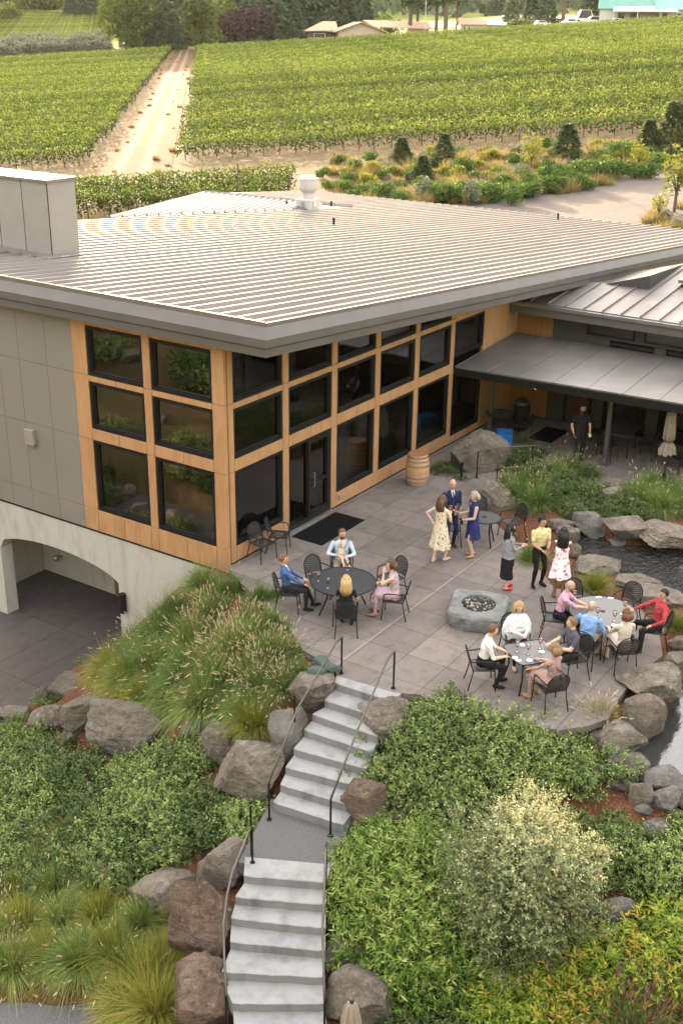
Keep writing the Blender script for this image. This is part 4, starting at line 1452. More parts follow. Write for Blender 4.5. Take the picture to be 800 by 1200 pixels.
# ------------------------------------------------------------------ plants
def leaf_verts(P, D, Nn, L, W, fold=.18):
    """4-corner folded leaves"""
    D = unit(D); Sd = unit(np.cross(D, Nn)); Up = np.cross(Sd, D)
    L = np.asarray(L)[:, None]; W = np.asarray(W)[:, None]
    b = P; t = P+D*L
    m = P+D*L*.45
    l = m+Sd*W*.5+Up*W*fold; r = m-Sd*W*.5+Up*W*fold
    return np.stack([b, r, t, l], 1).reshape(-1, 3)


def sprig_cloud(r, n_sprig, per, centre_fn, L, W, spread=.9, sprig_len=.18, up=.35, lj=.3):
    """twigs with leaves in alternate ranks; centre_fn(n) gives root points and outward directions"""
    C, O = centre_fn(n_sprig)
    A = unit(O+r.normal(0, .35, C.shape)+np.array([0, 0, up]))
    P, D, N_, T = [], [], [], []
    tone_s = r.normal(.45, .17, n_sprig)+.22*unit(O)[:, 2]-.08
    for k in range(per):
        f = (k+.5)/per
        sl = sprig_len*(.7+.6*r.random(n_sprig))
        p = C+A*(sl*f)[:, None]
        rd = r.normal(size=C.shape); rd = unit(rd-A*(rd*A).sum(1, keepdims=True))
        d = unit(A*(1-spread*.6)+rd*spread)
        P.append(p); D.append(d); N_.append(unit(A+r.normal(0, .4, C.shape)))
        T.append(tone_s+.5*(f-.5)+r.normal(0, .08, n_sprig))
    P = np.concatenate(P); D = np.concatenate(D); N_ = np.concatenate(N_); T = np.concatenate(T)
    n = len(P)
    return leaf_verts(P, D, N_, L*(1+lj*r.normal(size=n)).clip(.4, 1.7), W*(1+.2*r.normal(size=n)).clip(.5, 1.6)), np.clip(T, 0, 1)


QUAD = [(0, 1, 2, 3)]


def dome(r, rad, h, lump=.25, inner=.55):
    ph = r.uniform(0, 6.28, 8)
    def f(n):
        d = unit(r.normal(size=(n, 3))); d[:, 2] = np.abs(d[:, 2])
        t = np.arctan2(d[:, 1], d[:, 0])
        lum = 1+lump*(np.sin(3*t+ph[0])*.5+np.sin(5*t+ph[1])*.4+np.sin(4*d[:, 2]*3+2*t+ph[2])*.5)
        k = (inner+(1-inner)*r.random(n)**.5)*lum
        C = d*k[:, None]*np.array([rad, rad, h])
        return C, d
    return f


def stems_mesh(mb, r, n, rad, h, thick=.006, lean=.5):
    for i in range(n):
        a = r.uniform(0, 2*PI); k = r.uniform(.2, 1)*rad*lean
        p0 = np.array([r.normal(0, .05), r.normal(0, .05), -.08]); p1 = np.array([k*math.cos(a)*.5, k*math.sin(a)*.5, h*.5]); p2 = np.array([k*math.cos(a), k*math.sin(a), h*r.uniform(.7, .95)])
        mb.tube([p0, p1, p2], [thick*1.6, thick, thick*.4], 5)
    return mb


def shrub_proto(name, label, cat, group, seed, rad, h, ns, per, L, W, mat, sl, lump=.3, stems=7, up=.35, inner=.5, thick=.006, fn=None):
    r = np.random.default_rng(seed)
    t = thing(name, label, cat, (0, 0, 0), 0, group)
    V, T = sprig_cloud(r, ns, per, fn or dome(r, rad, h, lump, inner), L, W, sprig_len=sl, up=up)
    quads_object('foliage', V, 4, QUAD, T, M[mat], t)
    stems_mesh(MB(), r, stems, rad, h, thick).build('stem', M['bark'], t)
    return t


_used = {}
def place(proto, px, py, s=1.0, label=None, zoff=-.03, group=None, pos=None, sz=None):
    p = np.array(pos, float) if pos is not None else hit(px, py)
    rz = rng.uniform(0, 2*PI)
    sc = (s*rng.uniform(.92, 1.08), s*rng.uniform(.92, 1.08), (sz or s)*rng.uniform(.92, 1.08))
    if proto.name not in _used:
        _used[proto.name] = 1
        proto.location = tuple(p+np.array([0, 0, zoff])); proto.rotation_euler = (0, 0, rz); proto.scale = sc
        if label: proto['label'] = label
        return proto
    return dup(proto, p+np.array([0, 0, zoff]), rz, sc, label, group)


LG = 'low evergreen shrubs covering the lower left bank'
LL = 'low small-leaved evergreen shrub merging with others on the bank left of the steps'
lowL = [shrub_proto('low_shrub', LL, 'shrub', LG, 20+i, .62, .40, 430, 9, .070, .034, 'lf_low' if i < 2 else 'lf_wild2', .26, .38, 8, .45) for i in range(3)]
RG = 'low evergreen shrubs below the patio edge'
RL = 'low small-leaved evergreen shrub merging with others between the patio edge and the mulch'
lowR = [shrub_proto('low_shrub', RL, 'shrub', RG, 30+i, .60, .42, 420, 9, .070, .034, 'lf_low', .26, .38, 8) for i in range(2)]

# left bank: a loose grid in picture rows, each shrub standing on the ground
pts = []
for y, xs in ((905, range(5, 235, 46)), (932, range(-15, 260, 44)), (960, range(5, 285, 46)), (987, range(-12, 235, 46)), (886, (20, 64, 225)), (1008, (20, 66, 118, 170)), (868, (12, 40)), (880, (178, 224)), (955, (282,)), (1030, (-10, 40))):
    for x in xs: pts.append((x+rng.uniform(-10, 10), y+rng.uniform(-6, 6)))
for i, (x, y) in enumerate(pts): place(lowL[i % 3], x, y+10, rng.uniform(.8, 1.08))
for x, y, s in ((52, 822, .45), (24, 846, .4), (10, 862, .5), (300, 968, .5), (92, 778, .28), (270, 985, .45), (318, 955, .35)):
    place(lowL[0], x, y, s, 'small sprig of evergreen shrub among the boulders by the ' + ('driveway' if x < 100 else 'steps'), group='shrub sprigs by the ' + ('driveway' if x < 100 else 'steps'))
pts = []
for y, xs in ((838, range(500, 536, 24)), (850, range(490, 640, 36)), (866, range(490, 690, 42)), (888, range(455, 720, 42)), (912, range(440, 700, 44)), (935, (470, 515, 555))):
    for x in xs: pts.append((x+rng.uniform(-9, 9), y+rng.uniform(-5, 5)))
for i, (x, y) in enumerate(pts): place(lowR[i % 2], x, y+10, rng.uniform(.72, 1.0))
for x, y, s in ((455, 905, .6), (438, 925, .5), (432, 870, .35)): place(lowR[0], x, y, s, 'low evergreen shrub creeping over the brown boulders right of the steps', group='shrubs creeping over the step boulders')
for x, y, s in ((735, 1000, .8), (775, 1015, .85), (800, 1000, .8), (755, 1035, .7), (795, 1040, .9), (700, 985, .5), (722, 965, .4), (745, 975, .35), (690, 1005, .6), (672, 960, .4), (705, 1030, .5), (800, 965, .4)):
    place(lowR[1], x, y, s, 'straggly evergreen shrub growing out of the red mulch at the right', group='straggly shrubs in the red mulch')

# bed by the upper pond
BG = 'low leafy shrubs in the bed behind the rippled pond'
lowB = shrub_proto('low_shrub', 'low green shrub in the bed between the annex patio and the rippled pond', 'shrub', BG, 41, .6, .42, 560, 8, .06, .03, 'lf_wild2', .18, .3, 6)
for x, y, s in ((655, 588, .9), (690, 583, .9), (720, 590, .8), (672, 600, .7), (712, 604, .65), (742, 600, .8), (640, 575, .9), (765, 612, .6), (735, 582, .7), (628, 560, .8), (618, 540, .9), (606, 552, .9), (660, 570, .8)):
    place(lowB, x, y, s)
place(lowB, 520, 556, .75, 'dark green shrub between the wine barrel and the huge boulder'); place(lowB, 540, 566, .45, 'small dark green plant at the foot of the huge boulder')
for x, y, s in ((668, 690, .35), (660, 672, .35)): place(lowB, x, y, s, 'tuft of weeds behind the woman in the pink flowered dress', group='weeds behind the pink dress')

# ---- grasses
def grass_blades(r, n, length, width, spread, droop, seg=4, base_r=.12):
    a = r.uniform(0, 2*PI, n)
    out = np.stack([np.cos(a), np.sin(a), np.zeros(n)], 1)
    k = r.random(n)**.7
    Lh = length*(.55+.5*r.random(n))
    lean = spread*k
    P0 = out*(base_r*r.random(n)**.5)[:, None]*1.0
    sd = np.stack([-np.sin(a), np.cos(a), np.zeros(n)], 1)
    sd = unit(sd+r.normal(0, .5, (n, 3))*np.array([1, 1, .2]))
    rows = []
    tw = r.normal(0, .12, (n, 3))
    for i in range(seg+1):
        t = i/seg
        rad = lean*Lh*(t**1.35)
        z = Lh*(t*(1.0-.35*k)-droop*k*t**2.6)
        c = P0+out*rad[:, None]+np.array([0, 0, 1.0])*z[:, None]+tw*(Lh*t*t)[:, None]
        w = width*(1-.85*t**1.5)*(.8+.4*r.random(n))
        rows.append(c-sd*(w/2)[:, None]); rows.append(c+sd*(w/2)[:, None])
    V = np.stack(rows, 1).reshape(-1, 3)
    pat = [(2*i, 2*i+1, 2*i+3, 2*i+2) for i in range(seg)]
    tips = (rows[-1]+rows[-2])/2; tipd = unit(tips-(rows[-3]+rows[-4])/2)
    return V, 2*(seg+1), pat, tips, tipd, k


def plumes(r, tips, dirs, n, L, rad, mat, parent, name='seed_heads', shrink=1.0):
    idx = r.choice(len(tips), min(n, len(tips)), replace=False)
    P = tips[idx]; D = unit(dirs[idx]+np.array([0, 0, .25]))
    a = unit(np.cross(D, r.normal(size=D.shape))); b = np.cross(D, a)
    ln = L*(.7+.6*r.random(len(idx)))
    rows = []
    for t, k in ((-.15, .25), (.25, 1.0), (.65, .85), (1.0, .1)):
        c = P+D*(ln*t)[:, None]
        for j in range(5):
            th = 2*PI*j/5
            rows.append(c+(a*math.cos(th)+b*math.sin(th))*rad*k)
    V = np.stack(rows, 1).reshape(-1, 3)
    pat = [(i*5+j, i*5+(j+1) % 5, (i+1)*5+(j+1) % 5, (i+1)*5+j) for i in range(3) for j in range(5)]
    return tag(quads_object(name, V, 20, pat, r.random(len(idx)), M[mat], parent), kind='stuff')


def grass_proto(label, group, seed, n, length, mat, npl, pl='plume', spread=.75, droop=.35, width=.010, base=.13, plL=.10, name='grass_clump', tone=(.45, .2)):
    r = np.random.default_rng(seed)
    t = thing(name, label, 'grass clump', (0, 0, 0), 0, group)
    V, npv, pat, tips, td, k = grass_blades(r, n, length, width, spread, droop, base_r=base)
    T = np.clip(r.normal(tone[0], tone[1], n), 0, 1)
    quads_object('blades', V, npv, pat, T, M[mat], t)
    if npl:
        V2, _, _, tips, td, k = grass_blades(r, npl*2, length*1.12, .004, spread*.95, droop*.8, base_r=base)
        quads_object('stalks', V2, npv, pat, np.full(npl*2, .8), M['lf_tan'], t)
        plumes(r, tips, td, npl*2, plL, .013, pl, t)
    return t


GG = 'fountain grass clumps on the mound below the gable'
GL = 'green fountain grass clump with tan seed heads on the mound between gable, driveway and steps'
gA = [grass_proto(GL, GG, 50+i, 1700, 1.28, 'lf_grass', 16, width=.013, droop=.78, spread=.95) for i in range(2)]
gPl = grass_proto(GL, GG, 53, 1500, 1.22, 'lf_grass', 90, width=.012, droop=.70, spread=.9, plL=.115)
gY = grass_proto('yellowing fountain grass clump at the driveway edge of the mound', 'yellowing grass clumps by the driveway', 55, 1500, 1.15, 'lf_gyel', 8, width=.012, droop=.75, spread=.9, tone=(.55, .2))
MOUND = [(318, 742, .7, 0), (300, 752, .75, 1), (338, 772, .6, 2), (350, 796, .5, 0), (255, 705, .9, 0), (200, 742, .9, 1), (160, 770, .9, 0), (152, 795, .8, 1), (250, 788, .9, 2), (322, 705, .5, 1), (238, 692, 1.0, 0), (275, 700, .85, 1), (306, 706, .7, 0), (205, 722, .95, 1), (250, 728, 1.0, 2), (292, 732, .8, 2),
         (185, 758, 1.05, 0), (228, 762, 1.1, 2), (275, 770, 1.05, 2), (318, 782, .95, 2), (180, 792, 1.05, 1), (222, 802, 1.15, 0), (266, 808, 1.15, 2),
         (305, 818, 1.0, 2), (238, 838, 1.1, 1), (200, 826, .9, 0), (335, 812, .7, 2), (284, 842, .75, 1)]
for x, y, s, k in MOUND: place((gA+[gPl])[k], x, y, s*(.76 if y < 735 else .95))
for x, y, s in ((128, 790, .95), (145, 808, .95), (168, 822, .85), (200, 833, .8), (150, 775, .8), (118, 800, .6)): place(gY, x, y, s)
gT = grass_proto('small bright grass tuft at the front corner of the mound above the steps', None, 57, 1300, .9, 'lf_gyel', 6, width=.011, droop=.6, spread=.8, tone=(.35, .2))
place(gT, 297, 858, 1.0)

G2 = 'fountain grass clumps in the lower left bed'
gB = [grass_proto('green fountain grass clump in the bed above the gravel path', G2, 60+i, 1600, 1.2, 'lf_grass' if i else 'lf_gyel', 12, width=.012, droop=.75, spread=.95, tone=(.42, .22)) for i in range(2)]
gBp = grass_proto('green fountain grass clump in the bed above the gravel path', G2, 63, 1400, 1.15, 'lf_grass', 60, width=.012, droop=.65, spread=.9)
for x, y, s, k in ((20, 1060, .95, 0), (62, 1050, .9, 1), (110, 1045, .7, 1), (28, 1095, 1, 0), (75, 1090, 1, 1), (120, 1085, .95, 0), (165, 1090, .9, 1), (195, 1085, .6, 0), (-5, 1110, 1, 2), (15, 1140, 1.05, 2), (55, 1130, 1, 0), (95, 1135, 1.05, 1), (135, 1125, 1, 0), (145, 1140, .8, 1), (0, 1030, .8, 1), (40, 1025, .7, 1), (85, 1020, .65, 1)):
    place((gB+[gBp])[k], x, y, s*.9)
gY2 = grass_proto('yellow-green grass clump with straw tips beside the brown boulders at the bottom', 'yellow-green grasses beside the brown boulders', 66, 1800, 1.1, 'lf_gyel', 0, tone=(.55, .25), spread=.95, droop=.7, width=.011)
for x, y, s in ((170, 1160, 1.1), (195, 1130, .85), (185, 1195, 1.1), (150, 1190, .9), (215, 1110, .55)): place(gY2, x, y, s)

G3 = 'fountain grass clumps in the bed behind the rippled pond'
gC = grass_proto('green fountain grass clump in the raised bed between the annex patio and the pond', G3, 70, 1200, 1.1, 'lf_grass', 14, width=.013, droop=.6, spread=.85, tone=(.4, .2))
for x, y, s in ((605, 588, .95), (628, 596, .9), (615, 575, .9), (640, 580, .7), (592, 575, .7), (648, 560, .85), (668, 560, .9), (690, 563, .7), (628, 566, .7), (748, 592, .95), (772, 600, 1.0), (795, 604, .95), (760, 578, .85), (785, 585, .9), (806, 590, .9), (735, 585, .6), (600, 545, .6), (612, 522, .55)):
    place(gC, x, y, s)
place(gC, 622, 660, .75, 'grass clump behind the man in the pale yellow shirt')
gD = grass_proto('bright green grass mound between the round table and the rippled pond', None, 72, 900, .72, 'lf_gyel', 0, spread=.95, droop=.45, tone=(.32, .2))
place(gD, 696, 692, 1.0)
gE = grass_proto('bright green grass mound at the right picture edge beside the man in red', None, 73, 700, .72, 'lf_gyel', 0, spread=.9, droop=.4, tone=(.35, .2))
place(gE, 794, 738, .95)
gF = grass_proto('straw-coloured grass tuft at the patio corner above the pond boulders', None, 74, 560, .62, 'lf_tan', 30, spread=.85, droop=.3, width=.008, base=.1)
place(gF, 702, 846, 1.0)
gH = grass_proto('dark green fountain grass with reddish plumes at the bottom right corner', 'grasses with reddish plumes at the bottom right', 75, 900, 1.15, 'lf_grass', 95, 'plume_red', plL=.14, tone=(.4, .2))
for x, y, s in ((720, 1215, 1.0), (765, 1205, 1.05), (805, 1200, 1.0), (745, 1235, 1.0)): place(gH, x, y, s)

# dead tufts
dw = grass_proto('dead straw-coloured tuft in the evergreen bank at the left', 'dead tufts in the left bank', 92, 240, .55, 'lf_tan', 0, spread=.9, droop=.6, width=.012, name='dead_tuft')
for x, y, s in ((70, 992, 1.0), (84, 980, .7), (212, 905, .6)): place(dw, x, y, s, zoff=.18)

# ---- taller leafy shrubs right of the steps
WG = 'bright green lance-leaved shrubs right of the lower steps'
wl_ = [shrub_proto('leafy_shrub', 'bright green shrub of lance-shaped leaves right of the lower steps', 'shrub', WG, 80+i, .75, 1.0, 430, 13, .125, .031, 'lf_willow', .46, .3, 14, .7, .45, .008) for i in range(2)]
for i, (x, y, s) in enumerate(((430, 1010, .75), (475, 1000, .8), (515, 1010, .85), (410, 1045, .75), (455, 1050, 1.0), (505, 1060, 1.05), (545, 1060, .95), (430, 1095, .85), (475, 1105, 1.0), (520, 1115, .95), (560, 1110, .7), (470, 1145, .7), (515, 1150, .75), (405, 1010, .5), (440, 975, .5), (500, 970, .5))):
    place(wl_[i % 2], x, y+18, s*.92)
gold = shrub_proto('leafy_shrub', 'yellow-green shrub turning gold below the pale bush', 'shrub', 'shrubs turning gold at the lower right', 84, .75, .85, 400, 12, .13, .042, 'lf_gold', .35, .3, 12, .6, .45, .008)
for x, y, s in ((590, 1165, .7), (625, 1150, .8), (665, 1140, .85), (705, 1140, .8), (745, 1120, .8), (785, 1100, .85), (640, 1190, .8), (690, 1180, .8), (760, 1150, .9), (800, 1140, .9), (720, 1110, .5), (600, 1195, .6), (780, 1075, .55), (570, 1190, .5)):
    place(gold, x, y+14, s)
dk = shrub_proto('low_shrub', 'low dark leafy ground shrub beside the closed parasol at the bottom', 'shrub', 'dark low shrubs at the bottom', 86, .55, .3, 520, 8, .06, .04, 'lf_wild2', .14, .3, 6)
for x, y, s in ((480, 1190, .8), (515, 1200, .8), (550, 1205, .8), (470, 1215, .7), (585, 1215, .7), (540, 1180, .6)): place(dk, x, y, s)

# ---- pale olive-grey bush with a short trunk
r = np.random.default_rng(90)
ob = hit(585, 1148)
t = thing('olive_bush', 'large rounded pale grey-green bush with creamy new growth standing over the mulch', 'bush', ob)
cen = np.array([.38, -.10, 1.80])
def crown_fn(n):
    d = unit(r.normal(size=(n, 3)))
    th = np.arctan2(d[:, 1], d[:, 0])
    lum = 1+.13*np.sin(4*th+1)+.12*np.sin(7*th+5*d[:, 2])+.10*np.sin(9*d[:, 2]+2*th)+r.normal(0, .07, n)
    k = (.35+.65*r.random(n)**.45)*lum
    C = cen+d*k[:, None]*np.array([1.14, 1.14, 1.32])
    return C, d
V, T = sprig_cloud(r, 5600, 9, crown_fn, .050, .026, spread=.85, sprig_len=.20, up=.15)
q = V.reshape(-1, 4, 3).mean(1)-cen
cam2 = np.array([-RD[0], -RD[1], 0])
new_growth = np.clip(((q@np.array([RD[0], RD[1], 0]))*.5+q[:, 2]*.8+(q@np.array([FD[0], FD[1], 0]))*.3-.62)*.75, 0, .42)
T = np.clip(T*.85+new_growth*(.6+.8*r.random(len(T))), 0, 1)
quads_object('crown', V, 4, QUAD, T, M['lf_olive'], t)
mb = MB()
for a, l, k in ((.3, .5, 1), (2.2, .45, .8), (4.1, .6, .9), (5.3, .3, 1.0), (1.2, .7, .7)):
    e = np.array([l*math.cos(a), l*math.sin(a), 1.9*k])+cen*np.array([1, 1, 0])
    mb.tube([(0, 0, -.15), (cen[0]*.45, cen[1]*.45, .55), e*.75, e], [.05, .04, .025, .008], 7)
mb.build('trunk', M['bark'], t)

# planting across the driveway, mirrored in the gable windows
for i in range(22):
    x, y = -5.5-7*rng.random(), 8+10*rng.random()
    place(lowL[i % 3], 0, 0, rng.uniform(.9, 1.6), 'low evergreen shrub on the bank across the driveway', group='shrubs across the driveway', pos=(x, y, h1(x, y)))
for i in range(26):
    x, y = -11-16*rng.random(), 12+20*rng.random()
    place((wl_ if i % 3 else lowL)[i % 2], 0, 0, rng.uniform(1.2, 2.3), 'bush on the hillside across the driveway', group='bushes on the hillside across the driveway', pos=(x, y, h1(x, y)))
for i in range(14):
    x, y = -9-16*rng.random(), 10+20*rng.random()
    me = rock_mesh('boulder', (rng.uniform(.35, .6), rng.uniform(.3, .5), rng.uniform(.25, .4)), 740+i, 3); me.materials.append(M['rock']); o = link('boulder', me); o.location = (x, y, h1(x, y)+.15)
    tag(o, 'boulder on the hillside across the driveway', 'boulder', 'boulders on the hillside across the driveway')
for i in range(7):
    x, y = -5.0-6*rng.random(), 8+9*rng.random()
    me = rock_mesh('boulder', (rng.uniform(.3, .5), rng.uniform(.25, .45), rng.uniform(.2, .35)), 700+i, 4); me.materials.append(M['rock']); o = link('boulder', me); o.location = (x, y, h1(x, y)+.15)
    tag(o, 'boulder on the bank across the driveway', 'boulder', 'boulders across the driveway')

# ------------------------------------------------------------------ vineyard
def vine_row(name, L, seed, sgn=1, leafs=85, lf=.24, lift=0.0):
    r = np.random.default_rng(seed)
    n = int(L*leafs)
    x = r.uniform(0, L, n)
    plant = np.floor(x/1.5)
    hs = r.normal(1.0, .05, int(L/1.5)+2)[plant.astype(int)]
    wv = .78+.22*np.cos((x/1.5-plant-.5)*2*PI)
    z = .26+1.68*r.random(n)**.62*hs*(.84+.16*wv)
    wd = .50*(1.1-.4*np.abs(z-1.15))*wv
    y = r.normal(0, 1, n).clip(-1.6, 1.6)*wd*.75
    P = np.stack([x*sgn, y, z+.07*x*sgn], 1)
    D = unit(r.normal(size=(n, 3))+np.array([0, 0, .1]))
    N_ = unit(r.normal(size=(n, 3))+np.array([0, 0, .5]))
    V = leaf_verts(P, D, N_, lf*(.7+.6*r.random(n)), lf*.8*(.7+.6*r.random(n)))
    T = np.clip(.40+.15*r.normal(size=n)+.55*(z-1.45)+lift, 0, 1)  # paler shoot tips; sunlit tops and shaded lower leaves also put into tone
    # trunks as thin upright quads pairs
    xs = np.arange(.7, L, 1.5)+r.normal(0, .08, int(np.ceil((L-.7)/1.5)))
    tv = []
    for xx in xs:
        xx = xx*sgn
        for (dx, dy) in ((.05, 0), (0, .05)):
            tv += [(xx-dx, -dy, .07*xx-.1), (xx+dx, dy, .07*xx-.1), (xx+dx*.7, dy*.7, .07*xx+.95), (xx-dx*.7, -dy*.7, .07*xx+.95)]
    o = quads_object(name, np.concatenate([V, np.array(tv)]), 4, QUAD, np.concatenate([T, np.full(len(tv)//4, .1)]), [M['lf_vine'], M['vine_wood']])
    mi = np.zeros(len(o.data.polygons), np.int32); mi[n:] = 1
    o.data.polygons.foreach_set('material_index', mi)
    return o


_rowuse = {}
def put_row(proto, a, b, label, group):
    o = proto if proto.name not in _rowuse else proto.copy()
    if proto.name in _rowuse: COL.objects.link(o)
    _rowuse[proto.name] = 1
    x, y = far(a, b)
    o.location = (x, y, plane_far(a*(1 if b <= 300 else 300/b), min(b, 300)) if b <= 300 else h1(x, y))
    o.rotation_euler = (0, 0, YAW-PI/2)
    return tag(o, label, 'vine row', group)


rr = {L: [vine_row('vine_row', L, 200+L+i) for i in range(3)] for L in (72, 104, 142)}
rl = {L: [vine_row('vine_row', L, 300+L+i, -1) for i in range(3)] for L in (34, 62)}
b = 113.0; i = 0
while b < 303:
    L = 72 if b < 160 else 104 if b < 225 else 142
    if not (164 < b < 166.5):
        put_row(rr[L][i % 3], track_r(b)+.8+rng.uniform(-.5, .5), b, 'row of grape vines on the slope right of the dirt track' if i else 'front row of the vineyard block right of the dirt track', 'vineyard rows right of the dirt track' if i else None)
    b += 3.65; i += 1
b = 113.0; i = 0
while b < 309:
    L = 34 if b < 170 else 62
    put_row(rl[L][i % 3], track_l(b)-.8+rng.uniform(-.5, .5), b, 'row of grape vines on the slope left of the dirt track' if i else 'front row of the vineyard block left of the dirt track', 'vineyard rows left of the dirt track' if i else None)
    b += 3.65; i += 1
ns = [vine_row('vine_row', 26, 400+i, -1, 170, .19, -.16) for i in range(2)]
for i, b in enumerate((84.5, 87.3, 90.1, 92.9)):
    put_row(ns[i % 2], -4.4+.15*i, b, ['nearest short vine row with bare trunks showing behind the metal roof', 'second short vine row behind the metal roof', 'third short vine row behind the metal roof', 'rearmost short vine row below the end of the dirt track'][i], None)
# posts at the end of the short block
for a, b, h, lb in ((-4.1, 84.4, 2.3, 'leaning wooden end post of the short vine block'), (-7.6, 82.5, 3.6, 'thin dark pole standing before the short vine block')):
    x, y = far(a, b); mb = MB(); z = h1(x, y)
    mb.tube([(x, y, z-.2), (x+.1, y, z+h)], .06, 6); tag(mb.build('post', M['bark']), lb, 'post')

# ------------------------------------------------------------------ trees
def conifer_proto(name, label, seed, h, rad, n, mat='lf_conif', leaf=.5, group=None, droop=.25, bare=.06, cat='conifer'):
    r = np.random.default_rng(seed)
    t = thing(name, label, cat, (0, 0, 0), 0, group)
    nb = n
    z = bare+(1-bare)*r.random(nb)**1.25
    a = r.uniform(0, 2*PI, nb)
    lay = 1+.16*np.sin(z*38+a*2)+.18*np.sin(a*5+z*9)
    R_ = rad*(1-z)**.8*lay*(.25+.75*r.random(nb)**.5)+.05
    P = np.stack([R_*np.cos(a), R_*np.sin(a), z*h-droop*R_*.6], 1)
    D = unit(np.stack([np.cos(a), np.sin(a), -droop-.2*r.random(nb)], 1)+r.normal(0, .35, (nb, 3)))
    N_ = unit(r.normal(0, .5, (nb, 3))+np.array([0, 0, 1.0]))
    V = leaf_verts(P, D, N_, leaf*(.6+.8*r.random(nb)), leaf*.42*(.6+.8*r.random(nb)))
    T = np.clip(r.normal(.45, .22, nb), 0, 1)
    quads_object('crown', V, 4, QUAD, T, M[mat], t)
    mb = MB(); mb.tube([(0, 0, -.4), (0, 0, h*.5), (0, 0, h*.92)], [h*.018, h*.012, .02], 7); mb.build('trunk', M['bark'], t)
    return t


def broad_proto(name, label, seed, h, rad, n, mat, leaf=.5, group=None, trunk=.25, cat='tree', lumps=9, open_=.0):
    r = np.random.default_rng(seed)
    t = thing(name, label, cat, (0, 0, 0), 0, group)
    cz = h*(trunk+(1-trunk)*.5); rz = h*(1-trunk)*.5
    lc = unit(r.normal(size=(lumps, 3)))*r.uniform(.35, .75, (lumps, 1))*np.array([rad, rad, rz])+np.array([0, 0, cz])
    lr = r.uniform(.38, .62, lumps)
    w = r.integers(0, lumps, n)
    d = unit(r.normal(size=(n, 3)))
    k = (.55+.45*r.random(n)**.5)*lr[w]
    P = lc[w]+d*k[:, None]*np.array([rad, rad, rz])
    D = unit(d+r.normal(0, .7, (n, 3))-np.array([0, 0, .2]))
    N_ = unit(d+r.normal(0, .6, (n, 3)))
    V = leaf_verts(P, D, N_, leaf*(.6+.8*r.random(n)), leaf*.7*(.6+.8*r.random(n)))
    T = np.clip(r.normal(.42, .17, n)+.12*r.normal(size=lumps)[w], 0, 1)
    quads_object('crown', V, 4, QUAD, T, M[mat], t)
    mb = MB(); mb.tube([(0, 0, -.3), (0, 0, h*trunk), (.1*rad, 0, h*.75)], [h*.022+.02, h*.018+.01, .02], 7)
    for j in range(5):
        mb.tube([(0, 0, h*trunk*.9), lc[j]*.6+np.array([0, 0, h*trunk*.4]), lc[j]], [h*.01+.01, h*.007+.008, .01], 5)
    mb.build('trunk', M['bark'], t)
    return t


def at_px(px, b):
    d = sight(px, 37); d = d[:2]/(d[:2]@FD)
    p = CAM[:2]+d*b
    return np.array([p[0], p[1], h1(p[0], p[1])])


def tree_at(proto, p, s, label=None, sx=None, group=None):
    return place(proto, 0, 0, s, label, -.1, group, pos=p, sz=None if sx is None else s*sx)


# border bed behind the building: small spruces, saplings, shrubs, dry weeds
sp = conifer_proto('spruce', 'small dark spruce', 500, 3.0, 1.05, 2600, 'lf_spruce', .30)
for px, py, s, lb in ((470, 193, 1.05, 'small dark spruce at the left end of the border, before the vineyard'), (519, 194, 1.2, 'small dark spruce, second from the left before the vineyard'), (494, 214, .9, 'greyish little spruce in front of and between two darker ones'), (662, 190, 1.35, 'broad spruce in the middle of the border before the vines'), (757, 184, 1.2, 'spruce beside the golden sapling at the right of the border'), (784, 182, 1.8, 'tallest spruce at the right end of the border')):
    place(sp, px, py, s*.98, lb, sz=s*.78)
ysap = broad_proto('sapling', 'slender yellow sapling', 510, 3.6, .85, 520, 'lf_yel2', .20, None, .3)
for px, py, s, lb in ((621, 205, .95, 'pale yellow sapling rising from the middle of the border'), (746, 206, .85, 'yellow sapling among dark shrubs at the right of the border'), (788, 176, .95, 'orange-yellow sapling in front of the tallest spruce'), (789, 250, 1.3, 'yellow-green roadside sapling at the right picture edge'), (770, 262, .6, 'little yellow sapling at the roadside rocks')):
    place(ysap, px, py, s, lb)
ws = [broad_proto('wild_shrub', 'green shrub in the wild border along the back road', 520+i, 1.35, 1.0, 850, 'lf_wild', .17, 'green shrubs of the wild border', .08, 'shrub', 8) for i in range(2)]
for i, (px, py, s) in enumerate(((405, 226, .9), (425, 228, .9), (448, 232, 1.0), (470, 236, .9), (500, 228, 1.1), (522, 234, 1.2), (545, 230, 1.0), (540, 200, 1.0), (560, 212, .8), (575, 232, 1.1), (600, 236, 1.0), (590, 218, .9), (620, 230, .9), (640, 222, 1.0), (655, 212, 1.1), (680, 205, 1.2), (700, 208, 1.2), (720, 205, 1.1), (742, 205, .9), (725, 184, 1.2), (640, 200, .8), (760, 205, 1.0), (772, 195, 1.0), (610, 205, .6), (385, 222, .7), (560, 195, .6), (482, 205, .6))):
    place(ws[i % 2], px, py+4, s)
ps = broad_proto('pale_shrub', 'pale feathery shrub at the roof edge', 530, 1.6, .55, 420, 'lf_silver', .15, 'pale feathery shrubs showing over the roof edge', .1, 'shrub', 6)
place(ps, 494, 239, 1.2); place(ps, 551, 241, 1.25)
rw = [grass_proto('clump of rusty dry weeds in the wild border', 'rusty dry weeds of the wild border', 540+i, 260, 1.1, 'lf_rust', 0, spread=.6, droop=.15, width=.05, base=.55, name='dry_weed', tone=(.5, .28)) for i in range(3)]
r = np.random.default_rng(77)
wy = broad_proto('wild_shrub', 'low yellow-green bush in the wild border along the back road', 525, 1.0, .95, 700, 'lf_yel2', .16, 'yellow-green bushes of the wild border', .03, 'shrub', 7)
